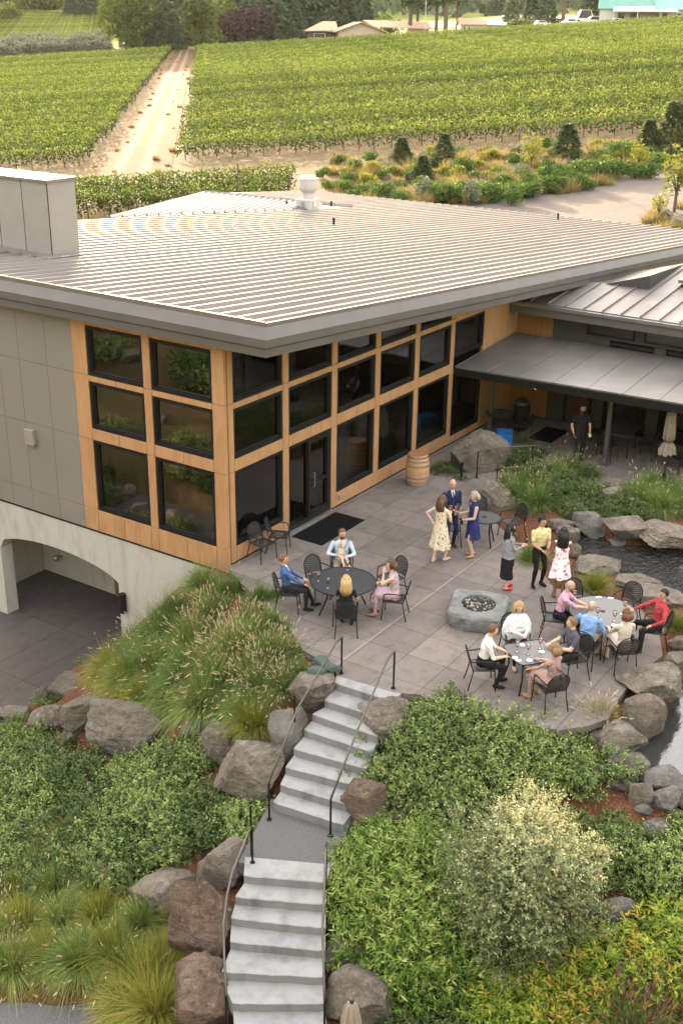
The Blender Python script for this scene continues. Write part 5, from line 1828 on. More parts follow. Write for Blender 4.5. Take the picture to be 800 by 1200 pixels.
wp = broad_proto('wild_shrub', 'low grey-green bush in the wild border along the back road', 526, 1.0, .95, 700, 'lf_silver', .16, 'grey-green bushes of the wild border', .03, 'shrub', 7)
def in_border(px, py):
    if py > 243-(px-560)*.16 and px > 560: return False
    if py > 243: return False
    return py > 188-(px-400)*.045
n = 0
while n < 170:
    px, py = r.uniform(385, 775), r.uniform(166, 243)
    if not in_border(px, py): continue
    place(rw[n % 3], px, py, r.uniform(.6, 1.1)); n += 1
n = 0
while n < 110:
    px, py = r.uniform(378, 775), r.uniform(172, 245)
    if not in_border(px, py): continue
    low = (py-(188-(px-400)*.045))/50
    k = r.random()
    if k < .28+.45*low: place(ws[n % 2], px, py, r.uniform(.5, .95))
    elif k < .8: place(wy, px, py, r.uniform(.55, 1.05))
    else: place(wp, px, py, r.uniform(.6, 1.0))
    n += 1
for px, py in ((780, 262), (768, 255), (795, 270), (775, 272), (760, 262), (800, 245)): place(rw[0], px, py, .8, 'weed clump by the roadside rocks', group='weeds by the roadside rocks')
for px, py in ((120, 238), (180, 236), (215, 232), (240, 228), (225, 238), (150, 240)): place(rw[1], px, py, .75, 'grey weed clump at the foot of the short vine rows', group='weeds at the short vine rows')

for k in range(44):
    b = 104+200*(k/44)**1.5; e = k % 2
    a = (track_l(b)+rng.uniform(-.6, 2.2)) if e else (track_r(b)-rng.uniform(-.6, 2.0))
    x, y = far(a, b); place(rw[k % 3], 0, 0, rng.uniform(.2, .6), 'dry weed clump at the edge of the dirt track', group='dry weeds along the dirt track', pos=(x, y, h1(x, y)))

# tree belt along the crest
cf = [conifer_proto('fir_tree', 'tall dark fir in the tree belt beyond the vineyard', 550+i, 20, 4.6, 2600, 'lf_conif', 1.5, 'tall firs of the belt beyond the vineyard', .35) for i in range(3)]
for i, (px, b, s) in enumerate(((160, 330, .85), (182, 335, 1.1), (206, 338, 1.0), (252, 345, 1.15), (276, 345, 1.0), (305, 340, 1.25), (322, 325, 1.3), (338, 332, 1.2), (352, 340, 1.1), (366, 340, .9), (384, 345, 1.0), (172, 322, .5), (188, 320, .55), (340, 318, .8), (204, 322, .5))):
    tree_at(cf[i % 3], at_px(px, b), s)
gs = conifer_proto('spruce_tree', 'grey-green spruce left of the brown-roofed house', 556, 15, 4.2, 2200, 'lf_conif', 1.3, None, .3)
for px, b, s, lb in ((405, 335, .95, 'bushy grey-green spruce directly behind the brown-roofed house'), (428, 330, .75, 'shorter grey-green spruce right behind the brown gable'), (415, 350, 1.0, 'tall spruce farther behind the brown-roofed house')):
    tree_at(gs, at_px(px, b), s, lb)
bt = [broad_proto('broadleaf_tree', 'x', 560+i, 14, 6.5, 2600, 'lf_decid', .95, None, .12) for i in range(2)]
tree_at(bt[0], at_px(233, 312), .95, 'big round green tree at the top of the dirt track')
tree_at(bt[1], at_px(147, 318), 1.15, 'tall leafy tree at the left end of the tree belt')
yg = broad_proto('broadleaf_tree', 'small yellow-green tree between the round tree and the purple one', 565, 11, 4, 1300, 'lf_vine', .9, None, .1)
tree_at(yg, at_px(267, 325), 1.05)
pt = broad_proto('purple_tree', 'dark purple-leaved tree in front of the firs', 566, 12.5, 7.0, 2600, 'lf_purple', .95, None, .12)
tree_at(pt, at_px(290, 311), .92)
yb = broad_proto('yellow_bush', 'round yellow-green bush behind the brown-roofed house', 567, 6, 4, 900, 'lf_vine', .8, None, .05, 'bush')
tree_at(yb, at_px(455, 345), .9)


def pine(px, b, h, rad, label, crown=True):
    p = at_px(px, b)
    t = thing('pine_tree', label, 'pine', p)
    mb = MB(); mb.tube([(0, 0, -.5), (.1, 0, h*.5), (0, 0, h*.95)], [rad, rad*.85, rad*.3], 8); mb.build('trunk', M['bark'], t)
    r = np.random.default_rng(int(px))
    n = 900
    z = h*(.42+.58*r.random(n)); a = r.uniform(0, 2*PI, n)
    R_ = 3.2*(1.1-(z/h-.42)/.58)*r.random(n)**.5+.4
    R_ = np.where(z < h*.5, R_*.75, R_)
    P = np.stack([R_*np.cos(a), R_*np.sin(a), z], 1)
    V = leaf_verts(P, unit(r.normal(size=(n, 3))+np.array([0, 0, -.5])), unit(r.normal(size=(n, 3))), 1.3*(.5+r.random(n)), .7*(.5+r.random(n)))
    quads_object('crown', V, 4, QUAD, np.clip(r.normal(.45, .2, n), 0, 1), M['lf_conif'], t)
    return t


for k, (px, b, h, rad) in enumerate(((480, 318, 19, .55), (488.5, 330, 17, .4), (510.5, 316, 18, .48), (521.5, 312, 20, .6), (535, 322, 19, .42))):
    pine(px, b, h, rad, ['bare-trunked tall pine, leftmost of the five beside the lamp post', 'thinner tall pine just left of the lamp post', 'tall pine right of the lamp post', 'thickest tall pine of the five on the crest', 'slim tall pine nearest the small tan house'][k])
pine(658, 330, 17, .6, 'big dark pine behind the parked cars near the barn')
tree_at(cf[0], at_px(640, 345), .62, 'broad dark fir behind the parked cars'); tree_at(cf[1], at_px(620, 350), .55, 'dark fir between the small tan house and the parked cars'); tree_at(cf[2], at_px(690, 350), .75, 'dark fir beside the green-roofed barn')
tree_at(cf[1], at_px(598, 420), .6, 'dark fir beyond the small tan house')
hb = broad_proto('hedge_bush', 'dark clipped bush next to the small tan house', 570, 4, 4.5, 800, 'lf_decid', .8, None, .03, 'bush')
tree_at(hb, at_px(608, 313), .75)
mb = MB(); p = at_px(497.5, 311); mb.tube([p-[0, 0, .5], p+[0, 0, 11]], [.14, .08], 8); mb.tube([p+[0, 0, 11], p+[.6, -.6, 11.2]], .08, 6); mb.box(p+[.4, -.9, 11.1], p+[1.0, -.4, 11.35]); tag(mb.build('lamp_post', M['steel']), 'tall pale lamp post between the pines on the crest', 'lamp post')

# silver trees and far fields on the left
sv = broad_proto('silver_tree', 'silvery grey tree in the rows beyond the left vineyard block', 575, 3.6, 2.0, 520, 'lf_silver', .55, 'silvery orchard trees beyond the vines', .05)
r = np.random.default_rng(5)
for k, b in enumerate((316, 323, 330, 337)):
    px = -8+5*k
    while px < 128:
        tree_at(sv, at_px(px+r.uniform(-2, 2), b+r.uniform(-1, 1)), r.uniform(.8, 1.15)); px += 11
for b in np.arange(350, 452, 5.0):
    p = at_px(133, b); a_, b_2 = ab(p[0], p[1])
    o = rl[62][0].copy(); COL.objects.link(o)
    o.location = p; o.rotation_euler = (0, 0, YAW-PI/2); o.scale = (1.0, 1.6, 1.0)
    # follow the local slope instead of the vineyard plane
    q = at_px(20, b); sl = (p[2]-q[2])/np.linalg.norm((p-q)[:2]); o.rotation_euler = (0, math.atan(.07-sl), YAW-PI/2)
    tag(o, 'far vine row on the hillside at the left beyond the silvery trees', 'vine row', 'far vine rows at the left')
ft = [broad_proto('far_tree', 'hazy tree on the far hillside at the top left', 580+i, 9, 5.5, 900, 'lf_decid', 1.1, 'hazy trees on the far left hillside', .05) for i in range(2)]
r = np.random.default_rng(8)
for k in range(34):
    tree_at(ft[k % 2], at_px(r.uniform(-10, 150), r.uniform(462, 520)), r.uniform(.7, 1.3))
tree_at(ft[0], at_px(10, 415), .8, 'lone dark tree in the field at the left picture edge'); tree_at(ft[1], at_px(18, 416), .55, 'small tree beside the lone one at the left picture edge')
for k in range(8): tree_at(cf[k % 3], at_px(82+k*6+r.uniform(-3, 3), r.uniform(432, 450)), r.uniform(.55, .75), 'fir in the hazy clump above the far left field', group='firs above the far left field')
for k in range(26): tree_at(cf[k % 3], at_px(r.uniform(395, 820), r.uniform(640, 720)), r.uniform(.8, 1.2), 'distant fir beyond the straw-coloured field', group='distant firs beyond the straw field')

# distant wooded hills, one mass
r = np.random.default_rng(9)
n = 26000
b = 640+r.random(n)**.8*560; px = r.uniform(-60, 860, n)
d = np.stack([sight(q, 37)[:2] for q in px]); d = d/(d@FD)[:, None]
XY = CAM[:2]+d*b[:, None]
Zt = H(XY[:, 0], XY[:, 1])
tr = (r.random(n))
P = np.stack([XY[:, 0], XY[:, 1], Zt+tr**1.5*15], 1)
V = leaf_verts(P, unit(r.normal(size=(n, 3))+np.array([0, 0, .6])), unit(r.normal(size=(n, 3))), 8*(1.1-tr*.6), 5*(1.1-tr*.6))
tag(quads_object('distant_woods', V, 4, QUAD, np.clip(r.normal(.5, .2, n), 0, 1), M['lf_conif']), kind='stuff')

# straw field between the crest and the far firs
strip('straw_field', [tuple(at_px(px, 540)[:2]) for px in np.linspace(430, 840, 30)], [tuple(at_px(px, 425)[:2]) for px in np.linspace(430, 840, 30)], M['straw'], .25, 20)

# ------------------------------------------------------------------ houses
def frame_at(px, b, yaw_off=0.0):
    """local frame: x to the right of the view, y away from the viewer"""
    return at_px(px, b), YAW-PI/2+yaw_off


def gable_house(name, label, cat, px, b, w, d, hw, hr, wallm, roofm, yaw=0.0, axis='x', eave=.6):
    p, rz = frame_at(px, b, yaw)
    t = thing(name, label, cat, p, rz)
    mb = MB(); mb.box((-w/2, 0, -1), (w/2, d, hw))
    if axis == 'x':   # ridge along x
        mb.add([(-w/2, 0, hw), (-w/2, d, hw), (-w/2, d/2, hr), (w/2, 0, hw), (w/2, d, hw), (w/2, d/2, hr)], [(0, 2, 1), (3, 4, 5)])
        mb.build('wall', wallm, t)
        r_ = MB(); e = eave; dz = (hr-hw)/(d/2)*e
        for y0, y1 in ((-e, d/2), (d+e, d/2)):
            r_.add([(-w/2-e, y0, hw-dz), (w/2+e, y0, hw-dz), (w/2+e, y1, hr), (-w/2-e, y1, hr), (-w/2-e, y0, hw-dz+.2), (w/2+e, y0, hw-dz+.2), (w/2+e, y1, hr+.2), (-w/2-e, y1, hr+.2)],
                   [(0, 3, 2, 1), (4, 5, 6, 7), (0, 1, 5, 4), (1, 2, 6, 5), (2, 3, 7, 6), (3, 0, 4, 7)])
    else:
        mb.add([(-w/2, 0, hw), (w/2, 0, hw), (0, 0, hr), (-w/2, d, hw), (w/2, d, hw), (0, d, hr)], [(0, 1, 2), (3, 5, 4)])
        mb.build('wall', wallm, t)
        r_ = MB(); e = eave; dz = (hr-hw)/(w/2)*e
        for x0, x1 in ((-w/2-e, 0), (w/2+e, 0)):
            r_.add([(x0, -e, hw-dz), (x1, -e, hr), (x1, d+e, hr), (x0, d+e, hw-dz), (x0, -e, hw-dz+.2), (x1, -e, hr+.2), (x1, d+e, hr+.2), (x0, d+e, hw-dz+.2)],
                   [(0, 3, 2, 1), (4, 5, 6, 7), (0, 1, 5, 4), (1, 2, 6, 5), (2, 3, 7, 6), (3, 0, 4, 7)])
    r_.build('roof', roofm, t)
    return t


def pane_on(t, x0, x1, z0, z1, y=-.04, name='window', mat='car_glass'):
    mb = MB(); mb.box((x0, y-.03, z0), (x1, y+.02, z1)); f = mb.build(name, M['barn_wall'] if name == 'window' else M[mat], t)
    if name == 'window':
        mb = MB(); mb.box((x0+.12, y-.05, z0+.12), (x1-.12, y-.035, z1-.12)); mb.build('pane', M[mat], f)


hs = gable_house('brown_roofed_house', 'low house with tan gable and long brown roof on the vineyard crest', 'house', 423, 309, 11.5, 12, 2.6, 4.6, M['siding_tan'], M['roof_tan'], .15, 'y', 1.0)
mb = MB(); mb.add([(4, 5, 3.6), (19, 5, 3.3), (19, 10, 4.9), (2, 10, 5.1), (4, 5, 3.8), (19, 5, 3.5), (19, 10, 5.1), (2, 10, 5.3)], [(0, 3, 2, 1), (4, 5, 6, 7), (0, 1, 5, 4), (1, 2, 6, 5), (2, 3, 7, 6), (3, 0, 4, 7)]); mb.build('long_roof', M['roof_tan'], hs)
mb = MB(); mb.box((13, 6, -1), (18.5, 9, 3.4)); mb.build('garage_wall', M['siding_tan'], hs)
for x in (6.3, 10.2): mb = MB(); mb.box((x, 5.4, -1), (x+.3, 5.7, 3.6)); mb.build('post', M['siding_tan'], hs)
mb = MB(); mb.box((-13, 3, -1), (-6, 9, 2.4)); mb.build('side_wall', M['door_red'], hs)
mb = MB(); mb.add([(-14, 2, 2.4), (-5.5, 2, 2.6), (-5.5, 6, 4.6), (-9, 6, 4.6), (-14, 2, 2.6), (-5.5, 2, 2.8), (-5.5, 6, 4.8), (-9, 6, 4.8)], [(0, 3, 2, 1), (4, 5, 6, 7), (0, 1, 5, 4), (1, 2, 6, 5), (2, 3, 7, 6), (3, 0, 4, 7)]); mb.build('side_roof', M['roof_tan'], hs)
pane_on(hs, -11.5, -8.6, .8, 2.0, 2.95)
h2 = gable_house('small_tan_house', 'small tan house with brown roof right of the tall pines', 'house', 554, 316, 6.5, 5, 2.4, 3.6, M['siding_tan'], M['roof_tan'], .1, 'x', .4)
mb = MB(); mb.box((3.4, .5, -1), (9, 5, 2.2)); mb.build('wing_wall', M['siding_tan'], h2)
mb = MB(); mb.prism([(3.2, -.4), (9.3, -.4), (8.5, 5), (3.6, 5)], 2.2, [2.35, 2.35, 3.2, 3.2]); mb.build('wing_roof', M['barn_awning'], h2)
pane_on(h2, -2.6, -2.0, .6, 2.0); pane_on(h2, -1.4, -.8, .6, 2.0); pane_on(h2, 4.5, 5.5, .8, 1.8, .46)
bn = gable_house('barn', 'large white barn with green metal roof and cream awning at the top right', 'barn', 735, 318, 15, 11, 3.7, 10.0, M['barn_wall'], M['barn_roof'], -.25, 'x', .5)
mb = MB(); mb.add([(-4, -.62, 3.5), (-4, -5, 2.5), (12, -5, 2.5), (10, -.62, 3.9), (-4, -.62, 3.7), (-4, -5, 2.7), (12, -5, 2.7), (10, -.62, 4.1)], [(0, 1, 2, 3), (4, 7, 6, 5), (0, 4, 5, 1), (1, 5, 6, 2), (2, 6, 7, 3), (3, 7, 4, 0)]); mb.build('awning', M['barn_awning'], bn)
mb = MB(); mb.box((7.6, -2.5, -1), (22, 8, 3.0)); mb.build('wing_wall', M['barn_wall'], bn)
mb = MB(); mb.add([(6, -3.2, 3.0), (23, -3.2, 3.0), (23, 4, 6.5), (6, 4, 6.5), (6, -3.2, 3.2), (23, -3.2, 3.2), (23, 4, 6.7), (6, 4, 6.7)], [(0, 3, 2, 1), (4, 5, 6, 7), (0, 1, 5, 4), (1, 2, 6, 5), (2, 3, 7, 6), (3, 0, 4, 7)]); mb.build('wing_roof', M['barn_roof'], bn)
for x0, x1 in ((8, 9.5), (11, 13), (15, 16.5), (18, 19)): pane_on(bn, x0, x1, .8, 2.4, -2.54)
for x0, x1 in ((-3, -1.2), (0, 2)): pane_on(bn, x0, x1, .6, 2.4)
for x in (-3.8, 2, 7.5, 11.5): mb = MB(); mb.box((x, -4.8, -1), (x+.2, -4.6, 2.55)); mb.build('post', M['barn_wall'], bn)

# ------------------------------------------------------------------ vehicles far off
def car(label, px, b, body, s=1.0, yaw=0.0, tall=0.0, cat='car', name='parked_car'):
    p, rz = frame_at(px, b, yaw)
    t = thing(name, label, cat, p, rz)
    L, Wd = 4.5*s, 1.8
    prof = [(-L/2, .35), (-L/2, .85), (-L*.36, .95), (-L*.22, 1.45+tall), (L*.16, 1.48+tall), (L*.3, .98), (L*.48, .85), (L/2, .6), (L/2, .35)]
    n = len(prof)
    mb = MB(); mb.add([(x, -Wd/2, z) for x, z in prof]+[(x, Wd/2, z) for x, z in prof], [tuple(range(n)), tuple(range(2*n-1, n-1, -1))]+[(i, (i+1) % n, n+(i+1) % n, n+i)[::-1] for i in range(n)])
    mb.build('body', body, t)
    mb = MB()
    for y in (-Wd/2-.01, Wd/2+.01): mb.add([(-L*.31, y, 1.0), (L*.25, y, 1.0), (L*.15, y, 1.38+tall), (-L*.21, y, 1.36+tall)], [(0, 1, 2, 3)])
    mb.build('windows', M['car_glass'], t)
    for x in (-L*.31, L*.31):
        for y in (-Wd/2, Wd/2):
            mb = MB(); mb.tube([(x, y-.1, .33), (x, y+.1, .33)], .33, 12); mb.build('wheel', M['rubber'], t)
    return t


car('pale green-white car parked left of the barn', 633, 322, M['car_white'], 1, .2)
car('white car parked between the pale car and the motor home', 667, 322, M['car_white'], 1, .3)
car('white van parked beside the motor home', 695, 321, M['car_white'], 1.1, .1, .4, 'van', 'parked_van')
car('white car parked under the barn awning', 722, 313, M['car_white'], .9)
car('tan car at the end of the parked cars near the barn', 622, 325, M['siding_tan'], .9)
car('white motor home standing highest among the parked vehicles', 684, 330, M['car_white'], 1.5, .1, 1.6, 'motor home', 'motor_home')
for px, b, m, lb in ((547, 470, 'car_white', 'far white car nearest the pines on the straw field'), (553.5, 480, 'car_red', 'far red car on the straw field'), (564, 475, 'car_white', 'far white car beside the red one'), (592, 490, 'car_blue', 'far dark blue car at the right of the straw field'), (598, 470, 'car_white', 'far white car at the right of the straw field'), (465, 500, 'car_blue', 'far dark car left of the pines'), (472, 500, 'car_white', 'far pale car left of the pines')):
    car(lb, px, b, M[m], 1.0, rng.uniform(-.4, .4))
# ------------------------------------------------------------------ patio furniture
def chair_proto():
    t = thing('patio_chair', 'x', 'chair', (0, 0, 0))
    bmat = M['black_metal']
    n = 14
    # seat: dished punched steel with a rolled rim
    mb = MB(); vs = []
    for i in range(9):
        for j in range(9):
            u, v = i/8*2-1, j/8*2-1
            e = 1-.10*abs(v)**4*abs(u)**2
            vs.append((u*.215*e-.0, v*.225*e, .44-.018*(1-u*u)*(1-v*v)+(-.015 if u > .9 else 0)))
    mb.add(vs, [(i*9+j, (i+1)*9+j, (i+1)*9+j+1, i*9+j+1) for i in range(8) for j in range(8)])
    st = mb.build('seat', M['chair_mesh'], t, True)
    mb = MB(); ring = [(-.215, -.19, .435), (-.215, .19, .435), (-.17, .225, .437), (.17, .225, .437), (.215, .19, .425), (.215, -.19, .425), (.17, -.225, .437), (-.17, -.225, .437), (-.215, -.19, .435)]
    mb.tube(ring, .011, 6); mb.build('seat_rim', bmat, t)
    # arched back
    arch = []
    for k in range(17):
        a = PI*k/16
        y = .225*math.cos(a); z = .62+.26*math.sin(a)**.75
        arch.append((-.215-.13*(z-.42)/.46, y, z))
    pts = [(-.215, .215, .42)]+arch+[(-.215, -.215, .42)]
    mb = MB(); mb.tube(pts, .0125, 7); mb.build('back_frame', bmat, t, True)
    mb = MB(); vs = []; rows = 8
    for i in range(rows+1):
        z = .47+.39*i/rows
        half = .215 if z < .62 else .222*math.sqrt(max(0, 1-min(1, ((z-.62)/.26))**2.4))
        for j in range(9):
            y = (j/8*2-1)*half
            vs.append((-.215-.13*(z-.42)/.46-.03*(1-(y/.23)**2), y, z))
    mb.add(vs, [(i*9+j, i*9+j+1, (i+1)*9+j+1, (i+1)*9+j) for i in range(rows) for j in range(8)])
    mb.build('backrest', M['chair_mesh'], t, True)
    for s in (-1, 1):
        mb = MB(); mb.tube([(.24, s*.265, 0), (.215, s*.255, .30), (.20, s*.255, .56)], .0125, 7); mb.build('leg', bmat, t, True)
        mb = MB(); mb.tube([(-.31, s*.25, 0), (-.25, s*.225, .25), (-.215, s*.215, .43)], .0125, 7); mb.build('leg', bmat, t, True)
        mb = MB(); mb.tube([(.20, s*.255, .56), (.185, s*.26, .63), (.13, s*.265, .655), (-.05, s*.262, .66), (-.20, s*.24, .645), (-.285, s*.222, .65)], .014, 7); mb.build('armrest', bmat, t, True)
        mb = MB(); mb.tube([(.21, s*.255, .42), (.18, s*.22, .43)], .010, 6); mb.build('bracket', bmat, t)
    return t


_ch = chair_proto(); _chn = 0
def chair(x, y, face, label, group=None):
    """face: target point (x, y) the sitter looks at, or an angle"""
    global _chn
    a = face if isinstance(face, (int, float)) else math.atan2(face[1]-y, face[0]-x)
    if _chn == 0:
        o = _ch; o.location = (x, y, .001); o.rotation_euler = (0, 0, a); o['label'] = label
    else:
        o = dup(_ch, (x, y, .001), a, None, label)
        if 'group' in o: del o['group']
    _chn += 1
    if group: o['group'] = group
    return o, a


def round_table(x, y, rad, label, mat='table_mesh', legs=4, spokes=8, rz=.3):
    t = thing('round_table', label, 'table', (x, y, 0), rz)
    mb = MB(); n = 40; vs = [(0, 0, .725)]
    for k in (1, 2, 3): vs += [(rad*k/3*math.cos(2*PI*j/n), rad*k/3*math.sin(2*PI*j/n), .725) for j in range(n)]
    fs = [(0, 1+j, 1+(j+1) % n) for j in range(n)]+[(1+(k-1)*n+j, 1+k*n+j, 1+k*n+(j+1) % n, 1+(k-1)*n+(j+1) % n) for k in (1, 2) for j in range(n)]
    mb.add(vs, fs); mb.build('tabletop', M[mat], t)
    mb = MB(); c = [(rad*math.cos(2*PI*j/48), rad*math.sin(2*PI*j/48), .72) for j in range(49)]; mb.tube(c, .016, 7)
    c = [(rad*.55*math.cos(2*PI*j/32), rad*.55*math.sin(2*PI*j/32), .711) for j in range(33)]; mb.tube(c, .009, 5)
    for k in range(spokes):
        a = 2*PI*k/spokes; mb.tube([(.06*math.cos(a), .06*math.sin(a), .711), (rad*math.cos(a), rad*math.sin(a), .711)], .009, 5)
    mb.lathe([(.055, .70), (.055, .735), (.03, .738)], n=16)
    mb.build('rim', M['black_metal'], t)
    for k in range(legs):
        a = 2*PI*(k+.5)/legs
        mb = MB(); mb.tube([(rad*.82*math.cos(a), rad*.82*math.sin(a), .0), (rad*.55*math.cos(a), rad*.55*math.sin(a), .40), (rad*.55*math.cos(a), rad*.55*math.sin(a), .70)], .018, 7); mb.build('leg', M['black_metal'], t, True)
    return t


T1 = (-.32, -3.55); T2 = (1.69, -8.84); T3 = (4.80, -4.42); TQ = (-.78, -8.36)
round_table(*T1, .73, 'dark round mesh table nearest the glazed door with four people around it', 'table_mesh_dark')
round_table(*T2, .72, 'large grey round mesh table beside the rippled pond', 'table_mesh', 4, 10, .1)
round_table(*T3, .42, 'small round table behind the woman in the navy dress', 'table_solid', 4, 6)
# square table with rounded corners
t = thing('square_table', 'square grey table with rounded corners and wine glasses near the shrubs', 'table', (*TQ, 0), R(-39))
def rrect(a, b, r, n=6):
    out = []
    for cx, cy, s in ((a-r, b-r, 0), (-a+r, b-r, 1), (-a+r, -b+r, 2), (a-r, -b+r, 3)):
        for k in range(n+1):
            q = PI/2*(s+k/n); out.append((cx+r*math.cos(q), cy+r*math.sin(q)))
    return out
o_ = rrect(.46, .43, .12)
mb = MB(); mb.prism(o_, .716, .727); mb.build('tabletop', M['table_mesh'], t)
mb = MB(); mb.tube([(x, y, .722) for x, y in o_]+[(*o_[0], .722)], .015, 7); mb.build('rim', M['black_metal'], t)
for sx in (-1, 1):
    for sy in (-1, 1):
        mb = MB(); mb.tube([(sx*.40, sy*.37, 0), (sx*.33, sy*.31, .35), (sx*.36, sy*.34, .71)], .018, 7); mb.build('leg', M['black_metal'], t, True)

SEATS = {}
def seat(key, x, y, face, label): SEATS[key] = (x, y, chair(x, y, face, label)[1])
seat('blazer', -.97, -2.52, T1, 'black metal armchair under the man in the blue blazer')
seat('dad', .85, -2.72, T1, 'black metal armchair under the man holding a baby')
seat('blonde', -1.13, -4.16, T1, 'black metal armchair seen from behind under the blonde woman in black')
seat('pinktop', .12, -4.62, T1, 'black metal armchair under the woman in the mauve sleeveless top')
chair(.02, -2.66, T1, 'empty black armchair between the blue blazer and the man with the baby')
chair(.98, -4.01, T1, 'empty black armchair between the man with the baby and the woman in mauve')
chair(.80, -.42, R(-100), 'empty black armchair nearest the building corner, against the glazing')
chair(1.42, -.47, R(-62), 'empty black armchair next to the doormat, against the glazing')
seat('white', -1.36, -7.58, TQ, 'black metal armchair under the man in the white shirt')
seat('poncho', .0, -7.62, TQ, 'pale metal armchair under the woman in the white sweater')
seat('grey', -.05, -8.92, TQ, 'black metal armchair under the man in the charcoal shirt')
seat('mauve', -1.30, -9.02, TQ, 'black metal armchair under the woman in the dusty pink dress at the square table')
seat('pink', 1.36, -7.93, T2, 'black metal armchair under the man in the pink shirt')
seat('sky', .66, -8.93, T2, 'black metal armchair under the bald man in the light blue shirt')
seat('cream', .86, -9.62, T2, 'black metal armchair under the woman with auburn hair')
seat('red', 2.10, -9.86, T2, 'black metal armchair under the man in the red shirt')
chair(2.32, -8.05, T2, 'empty armchair at the large round table behind the man in pink')
chair(2.80, -8.96, T2, 'empty armchair at the large round table in front of the long low boulder')
chair(5.55, -4.85, T3, 'empty black armchair right of the small round table by the grasses')
chair(4.30, -3.75, T3, 'empty black armchair at the small round table behind the man in the suit')
chair(5.45, -3.95, T3, 'empty black armchair behind the small round table near the rounded boulder')
# annex patio: dark table and chairs under the canopy
a = S(728, 503, .73)
t = thing('square_table', 'dark table standing in the shade under the annex canopy', 'table', (a[0], a[1], 0), .1)
mb = MB(); mb.prism(rrect(.62, .45, .1), .71, .735); mb.build('tabletop', M['table_solid'], t)
for sx in (-1, 1):
    for sy in (-1, 1):
        mb = MB(); mb.tube([(sx*.5, sy*.36, 0), (sx*.5, sy*.36, .71)], .02, 7); mb.build('leg', M['black_metal'], t)
chair(a[0]-.85, a[1]+.1, 0.0, 'dark armchair on the patio side of the table under the canopy')
chair(a[0]+.2, a[1]+.85, -PI/2, 'dark armchair beside the canopy post at the shaded table')
chair(a[0]-.1, a[1]-.85, PI/2, 'dark armchair between the shaded table and the closed parasol')
q = S(797, 535, .45); chair(q[0], q[1], 1.0, 'dark armchair at the right picture edge behind the closed parasol')
q = S(586, 484, .73)
round_table(q[0], q[1], .45, 'dark bistro table against the cedar wall under the canopy', 'table_solid', 3, 6)
chair(q[0]+.1, q[1]-.75, PI/2, 'dark armchair at the bistro table by the cedar wall')
q = S(609, 503, 0)
t = thing('litter_bin', 'dark round litter bin against the slatted cedar wall', 'bin', (q[0], q[1], 0))
mb = MB(); mb.lathe([(.24, 0), (.26, .05), (.27, .85), (.25, .88)], n=20); mb.build('body', M['dark_frame'], t)
mb = MB(); mb.lathe([(.27, .88), (.26, .98), (.15, 1.06), (.10, 1.07)], n=20); mb.build('lid', M['steel_dark'], t)

# doormats
mb = MB(); mb.bbox((2.28, -1.17, .0), (4.30, -.22, .014), .006); tag(mb.build('doormat', M['mat_black']), 'large black doormat in front of the glazed patio door', 'doormat')
mb = MB(); mb.bbox((13.0, -2.6, .0), (14.45, -1.78, .014), .006); tag(mb.build('doormat', M['mat_black']), 'black doormat in front of the annex door under the canopy', 'doormat')

# oak barrel
t = thing('wine_barrel', 'upright oak wine barrel with silver hoops against the glazing', 'barrel', (7.43, -.93, 0), .4)
prof = [(.275, 0), (.285, .02), (.325, .2), (.345, .46), (.325, .72), (.285, .9), (.275, .93)]
mb = MB(); n = 30; vs = []
for r_, z in prof:
    for j in range(n*2): vs.append(((r_-(.003 if j % 2 else 0))*math.cos(PI*j/n), (r_-(.003 if j % 2 else 0))*math.sin(PI*j/n), z))
N2_ = n*2; mb.add(vs, [(i*N2_+j, i*N2_+(j+1) % N2_, (i+1)*N2_+(j+1) % N2_, (i+1)*N2_+j) for i in range(6) for j in range(N2_)]); mb.build('staves', M['oak'], t)
mb = MB(); mb.lathe([(0.0, .905), (.265, .905), (.268, .93), (.276, .932)], n=40); mb.build('head', M['oak_top'], t)
for z, r_, h in ((.03, .29, .05), (.135, .313, .045), (.27, .335, .045), (.62, .337, .045), (.755, .315, .045), (.87, .293, .05)):
    mb = MB(); mb.lathe([(r_, z-h/2), (r_+.006, z-h/2), (r_+.006, z+h/2), (r_-.002, z+h/2)], n=40); mb.build('hoop', M['steel'], t)

# blue crate
q = S(590, 519, 0)
t = thing('plastic_crate', 'bright blue slatted plastic crate behind the huge boulder', 'crate', (q[0], q[1], 0), R(25))
t.scale = (1.08, 1.08, 1.0)
for k, z0 in enumerate((0.0,)):
    mb = MB(); mb.box((-.33, -.23, 0), (.33, .23, .03)); mb.build('base', M['blue_plastic'], t)
    for nm, (x0, y0, x1, y1) in (('side', (-.33, -.23, .33, -.205)), ('side', (-.33, .205, .33, .23)), ('end', (-.33, -.205, -.305, .205)), ('end', (.305, -.205, .33, .205))):
        mb = MB()
        for z in (.03, .115, .20, .285): mb.box((x0, y0, z), (x1, y1, z+.06))
        L_ = max(x1-x0, y1-y0)
        for j in range(5):
            f = j/4
            if x1-x0 > y1-y0: xx = x0+(x1-x0-.04)*f; mb.box((xx, y0-.006, .03), (xx+.04, y1+.006, .345))
            else: yy = y0+(y1-y0-.04)*f; mb.box((x0-.006, yy, .03), (x1+.006, yy+.04, .345))
        mb.build(nm, M['blue_plastic'], t)
    mb = MB(); mb.box((-.335, -.235, .345), (.335, .235, .37))
    for j in range(4): mb.box((-.30+j*.16, -.2, .37), (-.18+j*.16, .2, .385))
    mb.build('lid', M['blue_plastic'], t)


